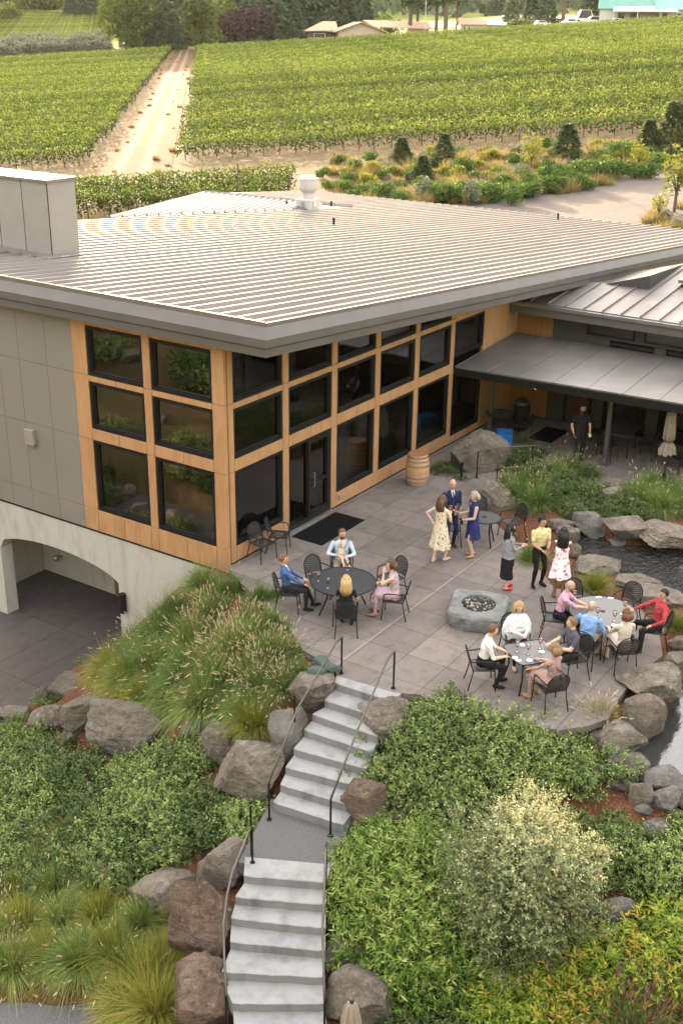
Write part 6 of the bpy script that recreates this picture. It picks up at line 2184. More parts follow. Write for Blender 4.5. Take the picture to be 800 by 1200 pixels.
def parasol(x, y, z, h, label, rz=0):
    t = thing('closed_parasol', label, 'parasol', (x, y, z), rz)
    mb = MB(); mb.tube([(0, 0, 0), (0, 0, h)], .024, 10); mb.build('pole', M['bronze_metal'], t)
    mb = MB(); mb.lathe([(.28, 0), (.28, .05), (.05, .09), (.05, .22), (.03, .23)], n=24); mb.build('base', M['dark_frame'], t)
    mb = MB(); n = 64; vs = []
    prof = [(.025, h-.02), (.075, h-.06), (.125, h-.35), (.15, h-.8), (.165, h-1.02), (.10, h-1.08), (.10, h-1.12), (.20, h-1.28), (.235, h-1.48)]
    for r_, zz in prof:
        for j in range(n):
            a = 2*PI*j/n; k = 1+.17*math.sin(8*a+zz*2)+.05*math.sin(19*a)
            vs.append((r_*k*math.cos(a), r_*k*math.sin(a), zz-.03*math.sin(8*a)*(r_ > .18)))
    mb.add(vs, [(i*n+j, i*n+(j+1) % n, (i+1)*n+(j+1) % n, (i+1)*n+j) for i in range(len(prof)-1) for j in range(n)]); mb.build('canopy', M['cushion'], t, True)
    mb = MB(); mb.lathe([(.108, h-1.13), (.116, h-1.12), (.116, h-1.08), (.108, h-1.07)], n=24); mb.build('strap', M['bronze_metal'], t)
    mb = MB(); mb.ball((0, 0, h+.02), (.035, .035, .045), 10, 8); mb.build('finial', M['bronze_metal'], t)
    return t


_q = S(776.5, 563, 0)
parasol(_q[0], _q[1], 0, 2.32, 'closed beige parasol standing at the edge of the annex canopy')
q = S(412, 1174, -.42)
parasol(q[0], q[1], h1(q[0], q[1]), -.42-h1(q[0], q[1]), 'closed beige parasol rising at the bottom edge beside the mossy boulder')

# sandbags on the boulder by the top step
for k, (dx, dy, dz, s, lb) in enumerate(((.0, .12, .13, 1.0, 'dark green sandbag lying at the back of the pile by the top step'), (-.05, -.16, .12, .9, 'dark green sandbag nearest the handrail post in the pile'), (-.24, .02, .05, .95, 'dark green sandbag at the front of the pile by the top step'))):
    me = rock_mesh('sandbag', (.25*s, .17*s, .11*s), 900+k, 3, .8, .22); me.materials.append(M['sandbag'])
    o = link('sandbag', me); o.location = (-2.66+dx, -4.72+dy, dz); o.rotation_euler = (.1, -.1, .7+k); tag(o, lb, 'sandbag')

q = S(540, 562, 0)
t = thing('bollard_light', 'small dark bollard light at the foot of the huge boulder', 'bollard', (q[0], q[1], 0))
mb = MB(); mb.tube([(0, 0, -.05), (0, 0, .45)], .035, 10); mb.build('post', M['dark_frame'], t)
mb = MB(); mb.lathe([(.05, .45), (.05, .52), (.045, .53)], n=14); mb.build('head', M['dark_frame'], t)

# chandelier of white petals hanging inside the glazed corner
cx, cy = 1.6, 1.75
t = thing('chandelier', 'chandelier of white leaf-like petals hanging behind the corner windows', 'chandelier', (cx, cy, 3.15))
mb = MB(); mb.tube([(0, 0, 0), (0, 0, 1.6)], .012, 6); mb.build('cable', M['steel'], t)
r = np.random.default_rng(44); n = 130
d = unit(r.normal(size=(n, 3))*np.array([1, 1, .45])); P = d*(.35+.4*r.random(n))[:, None]*np.array([1, 1, .6])
quads_object('petals', leaf_verts(P, unit(r.normal(size=(n, 3))), unit(r.normal(size=(n, 3))), np.full(n, .15), np.full(n, .08)), 4, QUAD, r.random(n), M['petal'], t)


# glasses, coasters, menus
def glass_proto(wine):
    t = thing('wine_glass', 'x', 'wine glass', (0, 0, 0))
    mb = MB(); mb.lathe([(.034, 0), (.034, .003), (.006, .008), (.004, .02), (.004, .085), (.012, .095), (.034, .125), (.040, .150), (.036, .185), (.032, .205)], n=16); mb.build('glass', M['wineglass'], t, True)
    mb = MB(); mb.lathe([(.004, .098), (.030, .124), (.036, .142), (.0, .143)], n=14); mb.build('wine', M[wine], t, True)
    return t
_g = {'wine': glass_proto('wine'), 'rose': glass_proto('rose')}; _gn = {}
def glass(p, wine, label, s=1.15):
    k = wine
    if k not in _gn:
        o = _g[k]; o.location = tuple(p); o['label'] = label; o.scale = (s, s, s); _gn[k] = 1; return o
    return dup(_g[k], p, 0, s, label)
TZ = .731
for px, py, w_, lb in ((373, 681, 'rose', 'nearly empty wine glass on the dark round table, left side'), (384, 689, 'wine', 'glass of red wine on the dark round table'), (407, 668, 'rose', 'wine glass on the far side of the dark round table before the baby'),
                       (731, 716, 'rose', 'glass of blush wine on the large round table before the man in red'), (699, 724, 'rose', 'glass of blush wine on the large round table, nearest the bald man in blue'), (719, 728, 'rose', 'glass of blush wine on the large round table before the auburn-haired woman'), (672, 703, 'rose', 'wine glass on the far left of the large round table'),
                       (605, 764, 'rose', 'glass of blush wine on the square table, left'), (618, 767, 'rose', 'glass of blush wine in the middle of the square table'), (632, 760, 'rose', 'glass of blush wine on the square table before the man in charcoal')):
    glass(S(px, py, TZ), w_, lb)
def coaster(px, py, label):
    p = S(px, py, TZ)
    mb = MB(); mb.lathe([(.05, 0), (.062, .006), (.06, .009), (.045, .005), (0, .004)], p, 18); tag(mb.build('small_plate', M['ceramic']), label, 'plate')
for px, py, lb in ((611, 756, 'small white plate on the square table before the woman in white'), (603, 771, 'small white plate on the square table beside the folded paper'), (620, 774, 'small white plate on the square table before the woman in dusty pink'), (634, 764, 'small white plate on the square table before the man in charcoal'), (699, 730, 'small white plate on the large round table before the bald man in blue'), (719, 733, 'small white plate on the large round table before the auburn-haired woman'), (730, 720, 'small white plate on the large round table before the man in red')):
    coaster(px, py, lb)
def slip(px, py, rz, label, s=(.07, .11)):
    p = S(px, py, TZ); t = MB(); t.box((-s[0]/2, -s[1]/2, 0), (s[0]/2, s[1]/2, .006)); o = t.build('menu_card', M['paper'], None); o.location = tuple(p); o.rotation_euler = (0, 0, rz); tag(o, label, 'card')
slip(607, 774, .5, 'white folded paper at the near corner of the square table'); slip(701, 700, .9, 'white card at the far rim of the large round table, left one'); slip(715, 701, .2, 'white card at the far rim of the large round table, right one')
# ------------------------------------------------------------------ people
def v3(*q): return np.array(q, float)


def cloth(name, col, rough=.8, var=.10):
    m, nt, N, L = new_mat(name)
    g = G_(nt)
    p = g.obj()
    a = g.noise(p, 9, 4); f = g.noise(p, 130, 2)
    c = g.ramp(a, [(.3, tuple(q*(1-var) for q in col)), (.7, tuple(min(1, q*(1+var)) for q in col))])
    g.out(g.pbr(c, rough, 0, g.bump(g.math('ADD', g.math('MULTIPLY', a, 2.2), g.math('MULTIPLY', f, .25)), .9, .05), .25))
    return m


def floral(name, base, c1, scale, thr, c2=None):
    m, nt, N, L = new_mat(name)
    g = G_(nt)
    p = g.obj()
    vo = g.n('ShaderNodeTexVoronoi'); vo.inputs['Scale'].default_value = scale; g.l(p, vo.inputs['Vector'])
    wob = g.math('ADD', vo.outputs['Distance'], g.math('MULTIPLY', g.math('SUBTRACT', g.noise(p, scale*3, 3), .5), .35))
    k = g.ramp(wob, [(thr, 1.0), (thr+.05, 0.0)])
    c = g.mix(k, base, c1)
    if c2: c = g.mix(g.ramp(g.noise(p, scale*1.3, 3), [(.58, 0.0), (.62, 1.0)]), c, c2)
    g.out(g.pbr(c, .8, 0, None, .2))
    return m


SK = {'fair': (.55, .33, .24), 'pale': (.62, .40, .31), 'tan': (.42, .23, .15), 'brown': (.20, .095, .055), 'ruddy': (.52, .27, .19)}
for k_, c_ in SK.items(): M['skin_'+k_] = simple('skin_'+k_, c_, .5, 0, .06, 14, spec=.35)
for k_, c_ in {'blond': (.42, .27, .12), 'auburn': (.14, .05, .024), 'brown': (.085, .042, .02), 'dark': (.012, .009, .008), 'ginger': (.14, .068, .034), 'grey': (.33, .27, .21), 'ltbrown': (.19, .11, .055)}.items():
    M['hair_'+k_] = m_wood('hair_'+k_, tuple(q*.6 for q in c_), tuple(q*1.35 for q in c_), (14, 14, 2), 6)
M['eye'] = simple('eye_dark', (.02, .015, .012), .3)
M['lip'] = simple('lip', (.34, .11, .09), .5)
_cl = {}
def C_(name, col):
    if name not in _cl: _cl[name] = cloth('cloth_'+name, col)
    return _cl[name]


WHITE = C_('white', (.70, .69, .67)); BLACK = C_('black', (.014, .013, .015)); NAVY = C_('navy', (.018, .024, .055))
PEOPLE = []


def two_bone(a, b, l1, l2, pole):
    d = b-a; L_ = np.linalg.norm(d)
    if L_ > (l1+l2)*.995: b = a+d/L_*(l1+l2)*.995; d = b-a; L_ = np.linalg.norm(d)
    x = (l1*l1-l2*l2+L_*L_)/(2*L_)
    h = math.sqrt(max(0, l1*l1-x*x))
    u = d/L_; p = pole-u*(pole@u); p /= np.linalg.norm(p)+1e-9
    return a+u*x+p*h, b


def hand(mb, wrist, d, up, side, curl, m=0):
    """palm, four unequal curled fingers and a thumb leaving the side of the palm"""
    d = d/np.linalg.norm(d); up = up-d*(up@d); up /= np.linalg.norm(up)+1e-9
    sd = np.cross(up, d)*side
    pc = wrist+d*.045
    Rm = np.stack([d, np.cross(up, d), up], 1)
    mb.ball(pc, (.052, .040, .016), 10, 8, m, Rm)
    for k, (o, l) in enumerate(((.030, .070), (.010, .080), (-.010, .074), (-.029, .058))):
        b = pc+d*.040+sd*o
        a1 = curl*.5; a2 = curl*1.3
        p1 = b+(d*math.cos(a1)-up*math.sin(a1))*l*.5
        p2 = p1+(d*math.cos(a2)-up*math.sin(a2))*l*.5
        mb.tube([b-d*.012, b, p1, p2], [.0085, .009, .008, .006], 6, m)
    b = pc+sd*.034-d*.012
    p1 = b+(sd*.75+d*.6)*.032; p2 = p1+(d*.9-up*.4+sd*.1)*.03
    mb.tube([b-sd*.015, b, p1, p2], [.011, .011, .009, .007], 6, m)


def person(name_label, pos, face, sit=False, s=1.0, fem=False, skin='fair', top=WHITE, bottom=BLACK, shoe=BLACK, hair=None, hcol='brown', sleeve='long', legs='long', hands=None,
           head=(0, 0), lean=0.0, feet=None, curl=.7, beard=None, dress=None, cat='person', collar=None, seat_h=.0, knees=.11, extra=None, build=1.0):
    mb = MB(); segs = []
    sw = (.165 if fem else .195)*s*build; hw = (.095 if fem else .09)*s
    LL_ = .44*s
    if sit: pel = v3(-.07, 0, .545+seat_h)
    else: pel = v3(0, 0, .95*s)
    ln = R(lean); up = v3(math.sin(ln), 0, math.cos(ln)); fw = v3(math.cos(ln), 0, -math.sin(ln)); lf = v3(0, 1, 0)
    b = build
    # trunk
    ring = [(-.10, .150 if not fem else .160, .105), (0, .165 if not fem else .172, .115), (.10, .150 if not fem else .140, .105), (.20, .150 if not fem else .128, .10), (.32, .172 if not fem else .150, .118 if not fem else .112), (.42, .178 if not fem else .152, .108), (.49, .150 if not fem else .125, .085), (.535, .075, .065), (.575, .052, .055)]
    P = [pel+up*(h*s) for h, _, _ in ring]
    mb.tube(P, [(w*s*b, d*s*b) for _, w, d in ring], 16, 0, True, (0, 1, 0))
    seat_m = 2
    segs += [(pel-up*.12*s, pel+up*.06*s, .13*s, 2), (pel+up*.10*s, pel+up*.47*s, .12*s, 1), (pel+up*.47*s+lf*sw*.6, pel+up*.47*s-lf*sw*.6, .06*s, 1)]
    neck = pel+up*.57*s
    # head
    hy, hp = R(head[0]), R(head[1])
    hf = v3(math.cos(hy)*math.cos(hp), math.sin(hy)*math.cos(hp), math.sin(hp))
    hs = v3(-math.sin(hy), math.cos(hy), 0); hu = np.cross(hf, hs)
    hc = neck+up*.135*s+hf*.022
    RH = np.stack([hf, hs, hu], 1)
    mb.tube([neck-up*.06, neck+up*.06*s, hc-hu*.03], [.056*s, .052*s, .05*s], 12)
    mb.ball(hc+hu*.012, (.097*s, .076*s, .108*s), 16, 12, 0, RH)
    mb.ball(hc-hu*.055*s+hf*.022*s, (.066*s, .054*s, .062*s), 14, 10, 0, RH)
    mb.ball(hc+hf*.098*s-hu*.018*s, (.020*s, .014*s, .024*s), 8, 6, 0, RH)
    for q in (-1, 1): mb.ball(hc+hs*q*.077*s-hu*.005, (.022*s, .012*s, .034*s), 8, 6, 0, RH)
    segs += [(neck+up*.035, hc, .07*s, 0), (hc, hc, .10*s, 0)]
    # arms
    hands = hands or {}
    outh = []
    for q, key in ((1, 'L'), (-1, 'R')):
        sh = pel+up*.455*s+lf*q*sw
        tg = hands.get(key)
        if tg is None: tg = (.06, q*(sw+.06), pel[2]-.16*s+.02) if not sit else (.26, q*.14, .68+seat_h)
        pole = v3(-.5, q*.55, -.75) if not hands.get('pole'+key) else v3(*hands['pole'+key])
        el, wr = two_bone(sh, v3(*tg), .285*s, .255*s, pole)
        rs = 1.0 if not fem else .85
        mb.tube([sh-lf*q*.03+up*.015, sh, (sh+el)/2, el], [.058*s*rs*b, .058*s*rs*b, .050*s*rs*b, .041*s*rs*b], 12)
        mb.ball(el, .041*s*rs, 10, 8)
        mb.tube([el, el*.6+wr*.4, wr], [.041*s*rs, .040*s*rs, .027*s*rs], 12)
        outh.append((wr, wr-el, q))
        k = {'long': 2, 'elbow': 1, 'short': .62, 'none': .0}[sleeve]
        if k == 0: segs += [(sh+(el-sh)*.12, el, .05, 0), (el, wr, .04, 0)]
        elif k <= 1:
            segs += [(sh, sh+(el-sh)*k, .055, 1)]
            if k < 1: segs += [(sh+(el-sh)*(k+.12), el, .045, 0)]
            segs += [(el+(wr-el)*.12, wr, .04, 0)]
        else: segs += [(sh, el, .05, 1), (el, el+(wr-el)*.93, .04, 1)]
    # legs
    for q in (1, -1):
        hj = pel+v3(0, q*hw, -.03*s)
        if sit:
            ft = v3(*(feet[0 if q == 1 else 1])) if feet else v3(.36, q*(knees+.02), .085)
            kn, ft = two_bone(hj, ft, .43*s, .43*s, v3(.7, q*.1, 1.0))
        else:
            ft = v3(*(feet[0 if q == 1 else 1]), .085*s) if feet else v3(.02, q*.10, .085*s)
            kn, ft = two_bone(hj, ft, .435*s, .435*s, v3(1, q*.15, 0))
        fm = .92 if fem else 1.0
        mb.tube([hj+v3(0, 0, .02), hj*.6+kn*.4, kn], [.092*s*fm*b, .080*s*fm*b, .056*s*fm], 14)
        mb.ball(kn, .056*s*fm, 10, 8)
        mb.tube([kn, kn*.68+ft*.32+v3(-.012, 0, 0), kn*.3+ft*.7, ft], [.056*s*fm, .060*s*fm, .045*s*fm, .038*s*fm], 12)
        toe = v3(1, q*.22, 0); toe /= np.linalg.norm(toe)
        sd_ = v3(-toe[1], toe[0], 0)
        RF = np.stack([toe, sd_, v3(0, 0, 1)], 1)
        mb.ball(ft+toe*.065*s+v3(0, 0, -.045*s), (.135*s, .045*s, .040*s), 12, 8, 0, RF)
        mb.ball(ft+toe*-.02*s+v3(0, 0, -.04*s), (.055*s, .038*s, .045*s), 10, 8, 0, RF)
        segs += [(ft+v3(-.03, 0, -.06*s), ft+toe*.16*s+v3(0, 0, -.06*s), .04*s, 3)]
        if legs == 'long': segs += [(hj, kn, .08*s, 2), (kn, kn*.06+ft*.94, .05*s, 2)]
        elif legs == 'thigh': segs += [(hj, hj*.15+kn*.85, .085*s, 2), (kn*.98+ft*.02, ft, .05*s, 0)]
        else: segs += [(hj, hj*.9+kn*.1, .09*s, 2), (hj*.8+kn*.2, kn, .075*s, 0), (kn, ft, .05*s, 0)]
    PEOPLE.append(dict(mb=mb, segs=segs, label=name_label, pos=pos, face=face, mats=[M['skin_'+skin], top, bottom, shoe, M['eye'], M['lip'], M['hair_'+(beard or 'brown')], collar or WHITE],
                       hc=hc, RH=RH, s=s, hair=hair, hcol=hcol, hands=outh, curl=curl, beard=beard, dress=dress, pel=pel, up=up, cat=cat, collar=collar, fem=fem, sit=sit, extra=extra, neck=neck))
    return PEOPLE[-1]


def finish_people():
    tmp = []
    for P in PEOPLE:
        me = bpy.data.meshes.new('person'); me.from_pydata(P['mb'].v, [], P['mb'].f)
        o = bpy.data.objects.new('person', me); COL.objects.link(o)
        md = o.modifiers.new('r', 'REMESH'); md.mode = 'VOXEL'; md.voxel_size = .0125 if P['s'] > .6 else .008
        sm = o.modifiers.new('s', 'SMOOTH'); sm.factor = .5; sm.iterations = 3
        tmp.append(o)
    dg = bpy.context.evaluated_depsgraph_get(); dg.update()
    for P, o in zip(PEOPLE, tmp):
        me = bpy.data.meshes.new_from_object(o.evaluated_get(dg))
        me.name = 'person'
        n = len(me.polygons)
        c = np.empty(n*3, np.float32); me.polygons.foreach_get('center', c); c = c.reshape(-1, 3)
        best = np.full(n, 1e9); idx = np.zeros(n, np.int32)
        for a, b, r_, m in P['segs']:
            a = np.array(a); b = np.array(b); ab_ = b-a; L2 = ab_@ab_
            t = np.clip(((c-a)@ab_)/L2, 0, 1) if L2 > 1e-9 else np.zeros(n)
            d = np.linalg.norm(c-(a+t[:, None]*ab_), axis=1)-r_
            k = d < best; best[k] = d[k]; idx[k] = m
        q = (c-P['hc'])@P['RH']/P['s']
        hd = np.linalg.norm(q, axis=1) < .16
        for e in (-1, 1): idx[hd & (np.linalg.norm((q-np.array([.088, e*.034, .014]))*np.array([.6, 1, 1.5]), axis=1) < .017)] = 4
        idx[hd & (np.linalg.norm((q-np.array([.088, 0, -.066]))*np.array([.5, .8, 1.6]), axis=1) < .018)] = 5
        if P['beard']: idx[hd & (q[:, 2] < -.045) & (q[:, 0] > .0) & (np.linalg.norm((q-np.array([.088, 0, -.066]))*np.array([.5, .8, 1.6]), axis=1) >= .018)] = 6
        if P['collar'] is not None:   # shirt front showing between the lapels
            w_ = (c-P['neck'])
            h_ = -(w_@P['up'])
            idx[(idx == 1) & (w_[:, 0] > .02) & (h_ > -.03) & (h_ < .26) & (np.abs(w_[:, 1]) < .055*(1-h_/.30))] = 7
        hm = MB()
        for wr, d, side in P['hands']:
            up = np.array([0, 0, 1.0]) if abs(d[2]/np.linalg.norm(d)) < .8 else np.array([-.3, side, 0.0])
            hand(hm, np.array(wr), np.array(d), up, -side, P['curl'])
        # join body and hands into one mesh
        nv = len(me.vertices); co = np.empty(nv*3, np.float32); me.vertices.foreach_get('co', co)
        fs = [tuple(p.vertices) for p in me.polygons]
        allv = co.reshape(-1, 3).tolist()+[list(q_) for q_ in hm.v]
        full = bpy.data.meshes.new('person'); full.from_pydata(allv, [], fs+[tuple(i+nv for i in f) for f in hm.f])
        for m in P['mats']: full.materials.append(m)
        full.polygons.foreach_set('material_index', np.concatenate([idx, np.zeros(len(hm.f), np.int32)]).astype(np.int32))
        full.polygons.foreach_set('use_smooth', [True]*len(full.polygons))
        bpy.data.objects.remove(o)
        ob = link('person', full)
        ob.location = tuple(P['pos']); ob.rotation_euler = (0, 0, P['face'])
        tag(ob, P['label'], P['cat'])
        hair_for(P, ob)
        if P['dress']: P['dress'](P, ob)
        if P['extra']: P['extra'](P, ob)


def hair_for(P, ob):
    k = P['hair']
    if not k: return
    s, hc, RH = P['s'], P['hc'], P['RH']
    rg = np.random.default_rng(abs(hash(P['label'])) % 1000 if False else len(P['label'])*7)
    mb = MB(); n, kk = 28, 18; vs = []; dirs = []
    grow_ = {'curly': 1.22, 'long': 1.14, 'bob': 1.17, 'wavy': 1.16}.get(k, 1.09)
    for i in range(kk+1):
        p = PI*i/kk
        for j in range(n):
            t = 2*PI*j/n; d = np.array([math.sin(p)*math.cos(t), math.sin(p)*math.sin(t), math.cos(p)])
            nz = 1+(.05 if k == 'curly' else .025)*math.sin(9*t+5*p)*math.sin(7*p+2*t)
            q = d*np.array([.097, .078, .110])*grow_*nz*s+np.array([-.006, 0, .014])*s
            q = q*(1+(.16 if k == 'curly' else .10)*mnoise.noise(Vector((d[0]*5+len(P['label']), d[1]*9, d[2]*3)))+.05*mnoise.noise(Vector((d[0]*14, d[1]*16, d[2]*6))))
            vs.append(hc+RH@q); dirs.append(d)
    for i in range(kk):
        for j in range(n):
            f = (i*n+j, (i+1)*n+j, (i+1)*n+(j+1) % n, i*n+(j+1) % n)
            d = np.mean([dirs[w] for w in f], 0)
            x, y, z = d
            if k == 'fringe': keep = -.45 < z < .30 and x < .25 and not (z < -.1 and x > .0)
            elif k in ('short', 'curly'): keep = (z > .48 and x < .86) or (x < .30 and z > -.42 and not (x > .02 and z < -.12))
            else: keep = (z > .52 and x < .80) or (x < .36 and z > -.75)
            if keep: mb.add([vs[w] for w in f], [(0, 1, 2, 3)])
    if k in ('long', 'wavy', 'bob'):
        L_ = {'long': .46, 'wavy': .36, 'bob': .15}[k]*s
        base = hc+RH@(np.array([-.055, 0, .03])*s)
        for j in range(11):
            y = (j/10*2-1)
            a = base+RH@(np.array([-.035*(1-y*y), y*.072, .02])*s)
            back = -RH[:, 0]
            out = back*.035*(1-.4*y*y)*s+RH[:, 1]*y*.02*s
            w = .012*math.sin(j*2.1)
            pts = [a, a+out*.8-np.array([0, 0, L_*.3]), a+out*1.5-np.array([0, 0, L_*.65])+RH[:, 1]*w, a+out*1.2-np.array([0, 0, L_*(.95+.08*math.sin(j*3.3))])-RH[:, 1]*w]
            mb.tube(pts, [.030*s, .034*s, .032*s, .012*s], 7)
        if k != 'bob':
            for e in (-1, 1):
                a = hc+RH@(np.array([.03, e*.078, .05])*s)
                mb.tube([a, a+RH@(np.array([.0, e*.016, -.10])*s), a+RH@(np.array([-.01, e*.014, -.22])*s)], [.02*s, .026*s, .012*s], 6)
    mb.build('hair', M['hair_'+P['hcol']], ob, True)


def skirt(mat, hem, flare=.26, top_h=.43, name='dress', waist=.10, waves=7, amp=.02, straps=True):
    def f(P, ob):
        s = P['s']; pel, up = P['pel'], P['up']
        mb = MB(); n = 44; vs = []
        prof = [(top_h, .158, .122), (.36, .165, .128), (.25, .150, .118), (waist, .148, .117), (0, .186, .138), (-.12, .205, .155)]
        rows = [(pel+up*h*s, w*s, d*s, 0.0) for h, w, d in prof]
        z0 = (pel-up*.12*s)[2]
        for i in range(1, 7):
            t = i/6; z = z0+(hem-z0)*t
            rows.append((np.array([pel[0]+.0, 0, z]), (.205+(flare-.205)*t)*s, (.155+(flare*.85-.155)*t)*s, amp*t))
        for c, w, d, am in rows:
            for j in range(n):
                a = 2*PI*j/n; k = 1+am/.2*math.sin(waves*a+c[2]*3)
                vs.append(c+np.array([math.cos(a)*d*k, math.sin(a)*w*k, 0]))
        k = len(rows)
        mb.add(vs, [(i*n+j, i*n+(j+1) % n, (i+1)*n+(j+1) % n, (i+1)*n+j) for i in range(k-1) for j in range(n)])
        mb.build(name, mat, ob, True)
    return f


def lap(mat, knee_z=.60, name='skirt', reach=.40, hemz=.36):
    """skirt of a seated woman: over the thighs and down past the knees"""
    def f(P, ob):
        mb = MB()
        rows = [(-.16, .62, .19, .13), (0.0, .60, .20, .125), (.18, .60, .20, .11), (reach-.04, .585, .19, .095), (reach+.05, .52, .185, .085)]
        vs = []; n = 24
        for x, z, w, h in rows:
            for j in range(n):
                a = 2*PI*j/n; vs.append((x, math.cos(a)*w, z-.05+math.sin(a)*h*(1 if math.sin(a) > 0 else .75)))
        for x, z in ((reach+.075, .44), (reach+.06, hemz)):
            for j in range(n):
                a = 2*PI*j/n; vs.append((x-.05+math.sin(a)*.085, math.cos(a)*.18*(1+.04*math.sin(5*a)), z+.02*math.sin(a)))
        k = len(rows)+2
        mb.add(vs, [(i*n+j, i*n+(j+1) % n, (i+1)*n+(j+1) % n, (i+1)*n+j) for i in range(k-1) for j in range(n)])
        mb.build(name, mat, ob, True)
    return f


CAMDIR, RIGHT, LEFT, AWAY = YAW+PI, YAW-PI/2, YAW+PI/2, YAW
def st(px, py):
    p = S(px, py, 0); return (p[0], p[1], .0)
def sq(key, fwd=.04):
    x, y, a = SEATS[key]; return (x+fwd*math.cos(a), y+fwd*math.sin(a), 0.0), a


def toward(p, q): return math.atan2(q[1]-p[1], q[0]-p[0])


# table by the door
p, a = sq('blazer')
person('man in a blue blazer and dark trousers sitting sideways at the dark round table', p, a+.12, True, skin='ruddy', top=C_('blazer', (.05, .11, .26)), bottom=C_('charcoal', (.022, .022, .028)), hair='short', hcol='ginger', collar=WHITE, hands={'R': (.33, -.15, .66), 'L': (.30, .13, .69)}, feet=[(.52, .10, .085), (.34, -.12, .085)], head=(-5, -2), lean=-8)
p, a = sq('dad')
person('man in a pale blue shirt holding a baby at the dark round table', p, a, True, skin='ruddy', top=C_('palesky', (.48, .56, .68)), bottom=C_('khaki', (.34, .27, .20)), shoe=C_('brownshoe', (.12, .05, .025)), hair='short', hcol='ginger', beard='ginger', hands={'L': (.20, .10, .76), 'R': (.18, -.12, .80), 'poleL': (-.2, .8, -.5), 'poleR': (-.2, -.8, -.5)}, head=(28, -4), curl=1.0)
ba = (p[0]+.17*math.cos(a), p[1]+.17*math.sin(a), .57)
person('baby in a cream romper held on the lap of the man in pale blue', ba, a+.5, True, s=.46, skin='pale', top=C_('romper', (.66, .56, .46)), bottom=C_('romper', (.66, .56, .46)), shoe=C_('romper', (.66, .56, .46)), hair='short', hcol='blond', sleeve='short', legs='thigh', hands={'L': (.12, .09, .64), 'R': (.12, -.09, .64)}, seat_h=-.42, feet=[(.20, .06, .05), (.20, -.06, .05)], head=(10, 0))
p, a = sq('blonde')
person('blonde woman in black seen from behind at the dark round table', p, a, True, fem=True, skin='fair', top=BLACK, bottom=BLACK, shoe=BLACK, hair='wavy', hcol='blond', sleeve='short', hands={'L': (.36, .14, .70), 'R': (.30, -.17, .72)}, feet=[(.42, .05, .085), (.30, -.16, .085)], dress=lap(BLACK))
p, a = sq('pinktop')
person('woman in a mauve sleeveless top and tan shoes resting her chin on her hand', p, a, True, fem=True, skin='fair', top=C_('mauve', (.50, .34, .37)), bottom=C_('mauve', (.50, .34, .37)), shoe=M['leather'], hair='bob', hcol='brown', sleeve='none', hands={'L': (.20, .05, 1.05), 'R': (.34, -.14, .72)}, dress=lap(C_('mauve', (.50, .34, .37))), head=(10, -3), lean=8)
# standing three by the small table
p = st(514, 658)
person('woman in a cream flowered dress and beige heels with long brown hair', p, R(-5), fem=True, s=.99, skin='pale', top=floral('flower_dress', (.62, .50, .36), (.30, .17, .09), 13, .30, (.70, .62, .50)), bottom=C_('skinhose', SK['pale']), shoe=C_('beigeshoe', (.55, .38, .28)), hair='wavy', hcol='brown', sleeve='short', legs='none', hands={'R': (.28, -.08, 1.22), 'L': (-.02, .24, 1.02), 'poleL': (-.3, 1, 0)}, feet=[(-.10, .10), (.12, -.09)], head=(-5, 2),
       dress=skirt(bpy.data.materials['flower_dress'], .40, .27, waves=8, amp=.03))
p = st(526, 640)
person('bald man in a dark navy suit, white shirt and blue tie with brown shoes', p, CAMDIR+.25, s=1.03, skin='ruddy', top=NAVY, bottom=NAVY, shoe=C_('brownshoe', (.20, .07, .03)), hair=None, beard='grey', collar=WHITE, hands={'L': (.26, .06, 1.08), 'R': (.27, -.05, 1.12)}, feet=[(.0, .10), (.06, -.10)], head=(-6, -3),
       extra=lambda P, ob: tie(P, ob))
p = st(552, 652)
person('grey-haired woman in a navy blue dress and tan heels holding a glass', p, toward(p, st(514, 655)), fem=True, s=.98, skin='fair', top=C_('royal', (.022, .032, .13)), bottom=C_('skinhose2', SK['fair']), shoe=C_('tanshoe', (.42, .22, .13)), hair='bob', hcol='grey', sleeve='none', legs='none', hands={'R': (.30, .02, 1.22), 'L': (.27, .08, 1.05)}, feet=[(.02, .09), (-.05, -.08)], head=(0, -4), dress=skirt(C_('royal', (.022, .032, .13)), .52, .22, amp=.012))
# standing three by the fire pit
p8 = st(592, 690); p9 = st(628, 686); p10 = st(653, 701)
person('woman in a grey cardigan and black midi skirt with red shoes and long dark hair', p8, toward(p8, p9)-.1, fem=True, s=.94, skin='fair', top=C_('greyknit', (.26, .26, .27)), bottom=C_('skinhose2', SK['fair']), shoe=C_('redshoe', (.62, .03, .035)), hair='long', hcol='dark', sleeve='long', legs='none', hands={'R': (.30, -.06, 1.10), 'L': (.32, .04, 1.12)}, feet=[(.04, .09), (-.03, -.08)], head=(5, -2),
       dress=lambda P, ob: (skirt(BLACK, .30, .19, top_h=.20, name='skirt', amp=.006)(P, ob), cardigan(P, ob, C_('greyknit', (.26, .26, .27)))))
person('man in a pale yellow shirt and black trousers with short curly dark hair', p9, CAMDIR+.35, s=1.0, skin='tan', top=C_('lemon', (.66, .58, .30)), bottom=BLACK, shoe=BLACK, hair='curly', hcol='dark', sleeve='short', hands={'L': (.30, .05, 1.06), 'R': (.28, -.10, 1.05)}, feet=[(.0, .12), (.03, -.12)], head=(12, -4))
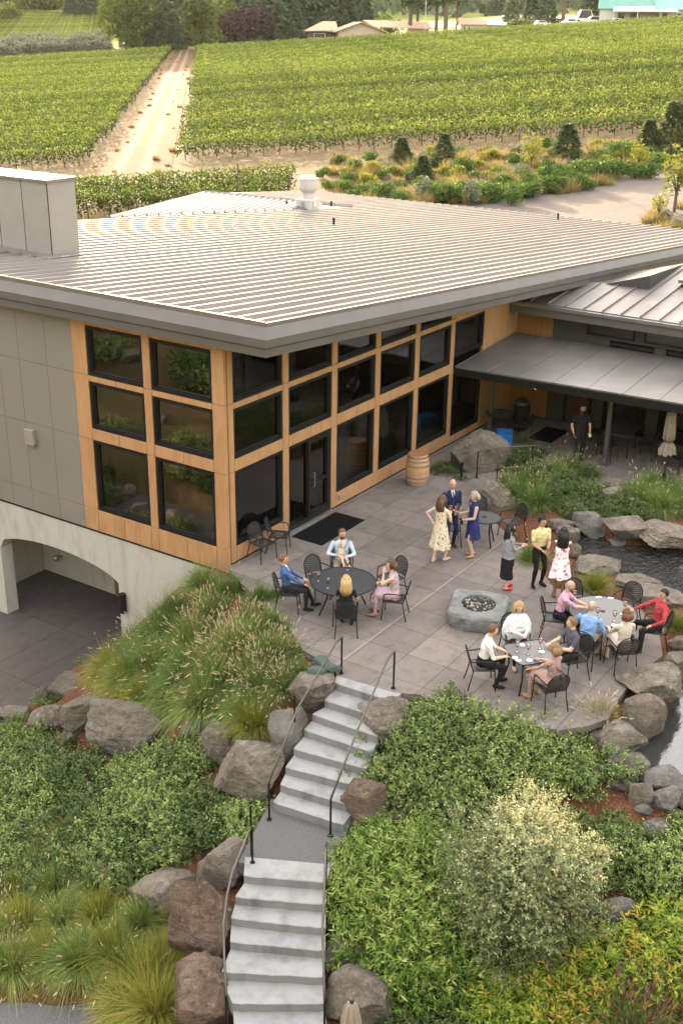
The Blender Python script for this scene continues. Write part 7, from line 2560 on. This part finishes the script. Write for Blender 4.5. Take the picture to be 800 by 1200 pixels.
person('woman in a white dress with pink flowers seen from behind with long black hair', p10, toward(p10, p9)-.75, fem=True, s=1.0, skin='brown', top=floral('pink_flower_dress', (.74, .68, .66), (.62, .10, .20), 8.5, .30, (.72, .36, .42)), bottom=C_('skinhose3', SK['brown']), shoe=C_('sandal', (.16, .075, .04)), hair='long', hcol='dark', sleeve='none', legs='none', hands={'R': (.24, -.12, 1.04), 'L': (.22, .12, 1.06)}, feet=[(.03, .08), (-.06, -.08)], dress=skirt(bpy.data.materials['pink_flower_dress'], .56, .25, top_h=.36, waves=6, amp=.03))
# large round table
p, a = sq('pink', .12)
person('bald bearded man in a pink checked shirt leaning on the large round table', p, a, True, skin='ruddy', top=C_('pinkshirt', (.62, .33, .42)), bottom=BLACK, hair='fringe', hcol='grey', beard='ltbrown', sleeve='elbow', hands={'L': (.50, .05, .79), 'R': (.50, -.05, .79)}, lean=14, head=(8, -3), curl=1.0)
p, a = sq('sky', .06)
person('bald man in a light blue shirt seen from behind at the large round table', p, a, True, skin='ruddy', top=C_('skyblue', (.22, .38, .66)), bottom=C_('khaki', (.34, .27, .20)), shoe=C_('brownshoe', (.20, .07, .03)), hair='fringe', hcol='grey', sleeve='elbow', hands={'L': (.42, .16, .79), 'R': (.30, -.22, .70)}, lean=10, build=1.08)
p, a = sq('cream', .04)
person('woman with auburn bobbed hair in a cream lace top seen from behind', p, a, True, fem=True, skin='fair', top=C_('cream', (.62, .52, .44)), bottom=C_('cream', (.62, .52, .44)), shoe=C_('tanshoe', (.42, .22, .13)), hair='bob', hcol='auburn', sleeve='long', hands={'L': (.36, .16, .74), 'R': (.28, -.18, .70)}, dress=lap(C_('cream', (.62, .52, .44)), hemz=.30))
p, a = sq('red', .02)
person('man in a red shirt and black trousers lounging at the large round table', p, a+.35, True, skin='tan', top=C_('redshirt', (.42, .045, .055)), bottom=BLACK, hair='short', hcol='dark', sleeve='long', hands={'R': (.38, -.30, .76), 'L': (.20, .33, .70), 'poleR': (-.2, -1, -.1), 'poleL': (-.5, 1, -.2)}, head=(10, 2), lean=-6, knees=.2, build=1.06)
# square table
p, a = sq('white', .06)
person('man in a white shirt and black trousers with white socks at the square table', p, a-.1, True, skin='fair', top=WHITE, bottom=BLACK, hair='short', hcol='ginger', sleeve='elbow', hands={'R': (.34, -.10, .70), 'L': (.40, .08, .72)}, feet=[(.30, .14, .085), (.22, -.13, .085)], lean=12, head=(8, -6))
p, a = sq('poncho', .10)
person('blonde woman in a loose white sweater facing the square table', p, a, True, fem=True, skin='pale', top=WHITE, bottom=BLACK, shoe=C_('beigeshoe', (.55, .38, .28)), hair='wavy', hcol='blond', sleeve='long', hands={'R': (.36, -.05, .79), 'L': (.36, .06, .79)}, head=(0, -20), lean=6, dress=lambda P, ob: poncho(P, ob))
p, a = sq('grey', .06)
person('man in a charcoal short-sleeved shirt looking across the square table', p, a, True, skin='fair', top=C_('charshirt', (.085, .088, .105)), bottom=BLACK, hair='short', hcol='ltbrown', sleeve='short', hands={'R': (.40, -.12, .79), 'L': (.36, .10, .78)}, head=(-35, 0), lean=6)
p, a = sq('mauve', .06)
person('woman in a dusty pink dress with a dark bag strap at the square table', p, a+.35, True, fem=True, skin='tan', top=C_('dusty', (.40, .25, .22)), bottom=C_('dusty', (.40, .25, .22)), shoe=C_('tanshoe', (.42, .22, .13)), hair='bob', hcol='ltbrown', sleeve='elbow', hands={'L': (.36, .20, .68), 'R': (.38, -.12, .78)}, dress=lap(C_('dusty', (.40, .25, .22)), hemz=.42), extra=lambda P, ob: strap(P, ob))
# waiter
p = st(676, 540)
person('bearded waiter in black holding a white cloth under the annex canopy', p, CAMDIR+.15, s=1.02, skin='tan', top=BLACK, bottom=BLACK, shoe=BLACK, hair='short', hcol='dark', beard='dark', sleeve='short', hands={'R': (.10, -.24, .92), 'L': (.22, .22, .98), 'poleR': (-.4, -1, -.2)}, feet=[(-.08, .10), (.10, -.12)], head=(12, -4))


def tie(P, ob):
    n, up = P['neck'], P['up']
    mb = MB(); a = n+np.array([.075, 0, -.05]); mb.tube([a, a+np.array([.055, 0, -.10]), a+np.array([.055, 0, -.36]), a+np.array([.045, 0, -.42])], [(.014, .008), (.022, .007), (.034, .007), (.004, .004)], 6, 0, True, (0, 1, 0)); mb.build('tie', C_('bluetie', (.02, .04, .20)), ob)


def strap(P, ob):
    pel, up = P['pel'], P['up']
    mb = MB(); mb.tube([pel+up*.47+np.array([0, .10, 0]), pel+up*.36+np.array([-.125, .03, 0]), pel+up*.2+np.array([-.115, -.08, 0]), pel+up*.02+np.array([-.04, -.20, 0])], .009, 6); mb.build('bag_strap', M['leather'], ob)
    mb = MB(); mb.bbox((-.16, -.26, .47), (.06, -.17, .62), .02); mb.build('bag', M['leather'], ob)


def cardigan(P, ob, mat):
    pel, up = P['pel'], P['up']; s = P['s']
    mb = MB(); n = 30; vs = []
    prof = [(.50, .13, .10), (.44, .19, .125), (.30, .20, .15), (.12, .195, .155), (.0, .20, .155), (-.06, .205, .16)]
    for h, w, d in prof:
        for j in range(n):
            a_ = 2*PI*j/n; k = 1+.03*math.sin(5*a_+h*20); vs.append(pel+up*h*s+np.array([math.cos(a_)*d*k*s, math.sin(a_)*w*k*s, 0]))
    mb.add(vs, [(i*n+j, i*n+(j+1) % n, (i+1)*n+(j+1) % n, (i+1)*n+j) for i in range(5) for j in range(n)]); mb.build('cardigan', mat, ob, True)


def poncho(P, ob):
    pel, up = P['pel'], P['up']
    mb = MB(); n = 36; vs = []
    prof = [(.555, .075, .075), (.50, .15, .11), (.44, .225, .14), (.30, .29, .19), (.12, .31, .22), (.02, .29, .21), (-.04, .26, .19)]
    for h, w, d in prof:
        for j in range(n):
            a_ = 2*PI*j/n; k = 1+.025*math.sin(6*a_+h*15); vs.append(pel+up*h+np.array([math.cos(a_)*d*k+.02, math.sin(a_)*w*k, 0]))
    mb.add(vs, [(i*n+j, i*n+(j+1) % n, (i+1)*n+(j+1) % n, (i+1)*n+j) for i in range(6) for j in range(n)]); mb.build('sweater', WHITE, ob, True)


finish_people()


def held(idx, hand_i, off, wine, label):
    P = PEOPLE[idx]
    wr, d, q = P['hands'][hand_i]
    l = np.array(wr)+d/np.linalg.norm(d)*.09+np.array(off)
    c, s_ = math.cos(P['face']), math.sin(P['face'])
    x = P['pos'][0]+c*l[0]-s_*l[1]; y = P['pos'][1]+s_*l[0]+c*l[1]
    glass((x, y, l[2]-.09), wine, label)


held(5, 1, (0, 0, 0), 'rose', 'wine glass raised by the woman in the cream flowered dress')
held(6, 1, (0, 0, 0), 'rose', 'wine glass in the hand of the bald man in the navy suit')
held(7, 1, (0, 0, 0), 'rose', 'wine glass held up by the woman in the navy dress')
held(8, 0, (.02, 0, 0), 'wine', 'glass of red wine held by the woman in the grey cardigan')
held(9, 0, (0, 0, 0), 'rose', 'wine glass held by the man in the pale yellow shirt')
P7 = PEOPLE[7]; wr, d, q = P7['hands'][0]
mb = MB(); mb.bbox((-.02, -.11, -.07), (.02, .11, .05), .01); o = mb.build('clutch_bag', BLACK)
c, s_ = math.cos(P7['face']), math.sin(P7['face']); l = np.array(wr)+d/np.linalg.norm(d)*.08
o.location = (P7['pos'][0]+c*l[0]-s_*l[1], P7['pos'][1]+s_*l[0]+c*l[1], l[2]-.02); o.rotation_euler = (0, 0, P7['face']); tag(o, 'black clutch bag in the hand of the woman in the navy dress', 'clutch bag')
W_ = PEOPLE[-1]; wr, d, q = W_['hands'][0]; c, s_ = math.cos(W_['face']), math.sin(W_['face']); l = np.array(wr)+d/np.linalg.norm(d)*.08
me = rock_mesh('napkin', (.05, .04, .06), 77, 2, 0, .2); me.materials.append(M['paper']); o = link('napkin', me); o.location = (W_['pos'][0]+c*l[0]-s_*l[1], W_['pos'][1]+s_*l[0]+c*l[1], l[2]-.03); tag(o, 'white cloth in the hand of the waiter', 'napkin')
# ------------------------------------------------------------------ light, air, camera
SUN_EL, SUN_YAW = R(12.0), R(52.0)     # yaw of the sun measured from +x towards +y
w = bpy.data.worlds.new('World'); scene.world = w; w.use_nodes = True
nt = w.node_tree; nt.nodes.clear()
sk = nt.nodes.new('ShaderNodeTexSky'); sk.sky_type = 'NISHITA'; sk.sun_disc = False
sk.sun_elevation = SUN_EL; sk.sun_rotation = PI/2-SUN_YAW
sk.air_density = 1.0; sk.dust_density = 2.2; sk.ozone_density = 1.0; sk.altitude = 100
bg = nt.nodes.new('ShaderNodeBackground'); bg.inputs[1].default_value = .15
ow_ = nt.nodes.new('ShaderNodeOutputWorld')
# unseen cloud glow added overhead for stronger top light, thinning out towards the horizon
tc = nt.nodes.new('ShaderNodeTexCoord'); sx = nt.nodes.new('ShaderNodeSeparateXYZ'); nt.links.new(tc.outputs['Generated'], sx.inputs[0])
cr = nt.nodes.new('ShaderNodeValToRGB'); cr.color_ramp.elements[0].position = .18; cr.color_ramp.elements[0].color = (0, 0, 0, 1); cr.color_ramp.elements[1].position = .75; cr.color_ramp.elements[1].color = (1, .97, .92, 1)
nz = nt.nodes.new('ShaderNodeTexNoise'); nz.inputs['Scale'].default_value = 2.2; nz.inputs['Detail'].default_value = 5; nt.links.new(tc.outputs['Generated'], nz.inputs['Vector'])
mm = nt.nodes.new('ShaderNodeMath'); mm.operation = 'MULTIPLY_ADD'; nt.links.new(nz.outputs['Fac'], mm.inputs[0]); mm.inputs[1].default_value = .35; nt.links.new(sx.outputs[2], mm.inputs[2])
ms = nt.nodes.new('ShaderNodeMath'); ms.operation = 'SUBTRACT'; nt.links.new(mm.outputs[0], ms.inputs[0]); ms.inputs[1].default_value = .17
nt.links.new(ms.outputs[0], cr.inputs[0])
cb = nt.nodes.new('ShaderNodeBackground'); cb.inputs[1].default_value = .30; nt.links.new(cr.outputs[0], cb.inputs[0])
ad = nt.nodes.new('ShaderNodeAddShader'); nt.links.new(sk.outputs[0], bg.inputs[0]); nt.links.new(bg.outputs[0], ad.inputs[0]); nt.links.new(cb.outputs[0], ad.inputs[1]); nt.links.new(ad.outputs[0], ow_.inputs[0])
sl = bpy.data.lights.new('sun', 'SUN'); sl.energy = 2.0; sl.angle = R(.6); sl.color = (1.0, .88, .72)
so = bpy.data.objects.new('sun', sl); COL.objects.link(so)
dirv = Vector((math.cos(SUN_EL)*math.cos(SUN_YAW), math.cos(SUN_EL)*math.sin(SUN_YAW), math.sin(SUN_EL)))
so.rotation_euler = (-dirv).to_track_quat('-Z', 'Y').to_euler()

cam = bpy.data.cameras.new('camera'); co = bpy.data.objects.new('camera', cam); COL.objects.link(co)
cam.sensor_fit = 'VERTICAL'; cam.sensor_height = 36; cam.sensor_width = 24; cam.lens = FPX/1200*36
cam.clip_start = .1; cam.clip_end = 5000
rot = Matrix((( _r[0], _u[0], -_f[0]), (_r[1], _u[1], -_f[1]), (_r[2], _u[2], -_f[2])))
co.matrix_world = Matrix.Translation(Vector(CAM)) @ rot.to_4x4()
scene.camera = co
vs_ = scene.view_settings
scene.display_settings.display_device = 'sRGB'
vs_.view_transform = 'Standard'; vs_.look = 'None'; vs_.exposure = 2.9; vs_.gamma = 1.0; vs_.use_curve_mapping = False
vs_.use_white_balance = True; vs_.white_balance_temperature = 7900; vs_.white_balance_tint = 15
# evening haze over the whole site
hz = MB(); hz.box((-160, -420, -12), (1290, 1000, 175))
m, nt, N, L = new_mat('evening_haze')
pv = N.new('ShaderNodeVolumePrincipled'); pv.inputs['Color'].default_value = (1.0, .95, .88, 1); pv.inputs['Density'].default_value = .000028; pv.inputs['Anisotropy'].default_value = .35
oo = N.new('ShaderNodeOutputMaterial'); L.new(pv.outputs[0], oo.inputs['Volume'])
tag(hz.build('haze', m), kind='stuff')
scene.cycles.volume_bounces = 1
scene.cycles.max_bounces = 8; scene.cycles.transparent_max_bounces = 24; scene.cycles.use_denoising = True
scene.cycles.sample_clamp_indirect = 6
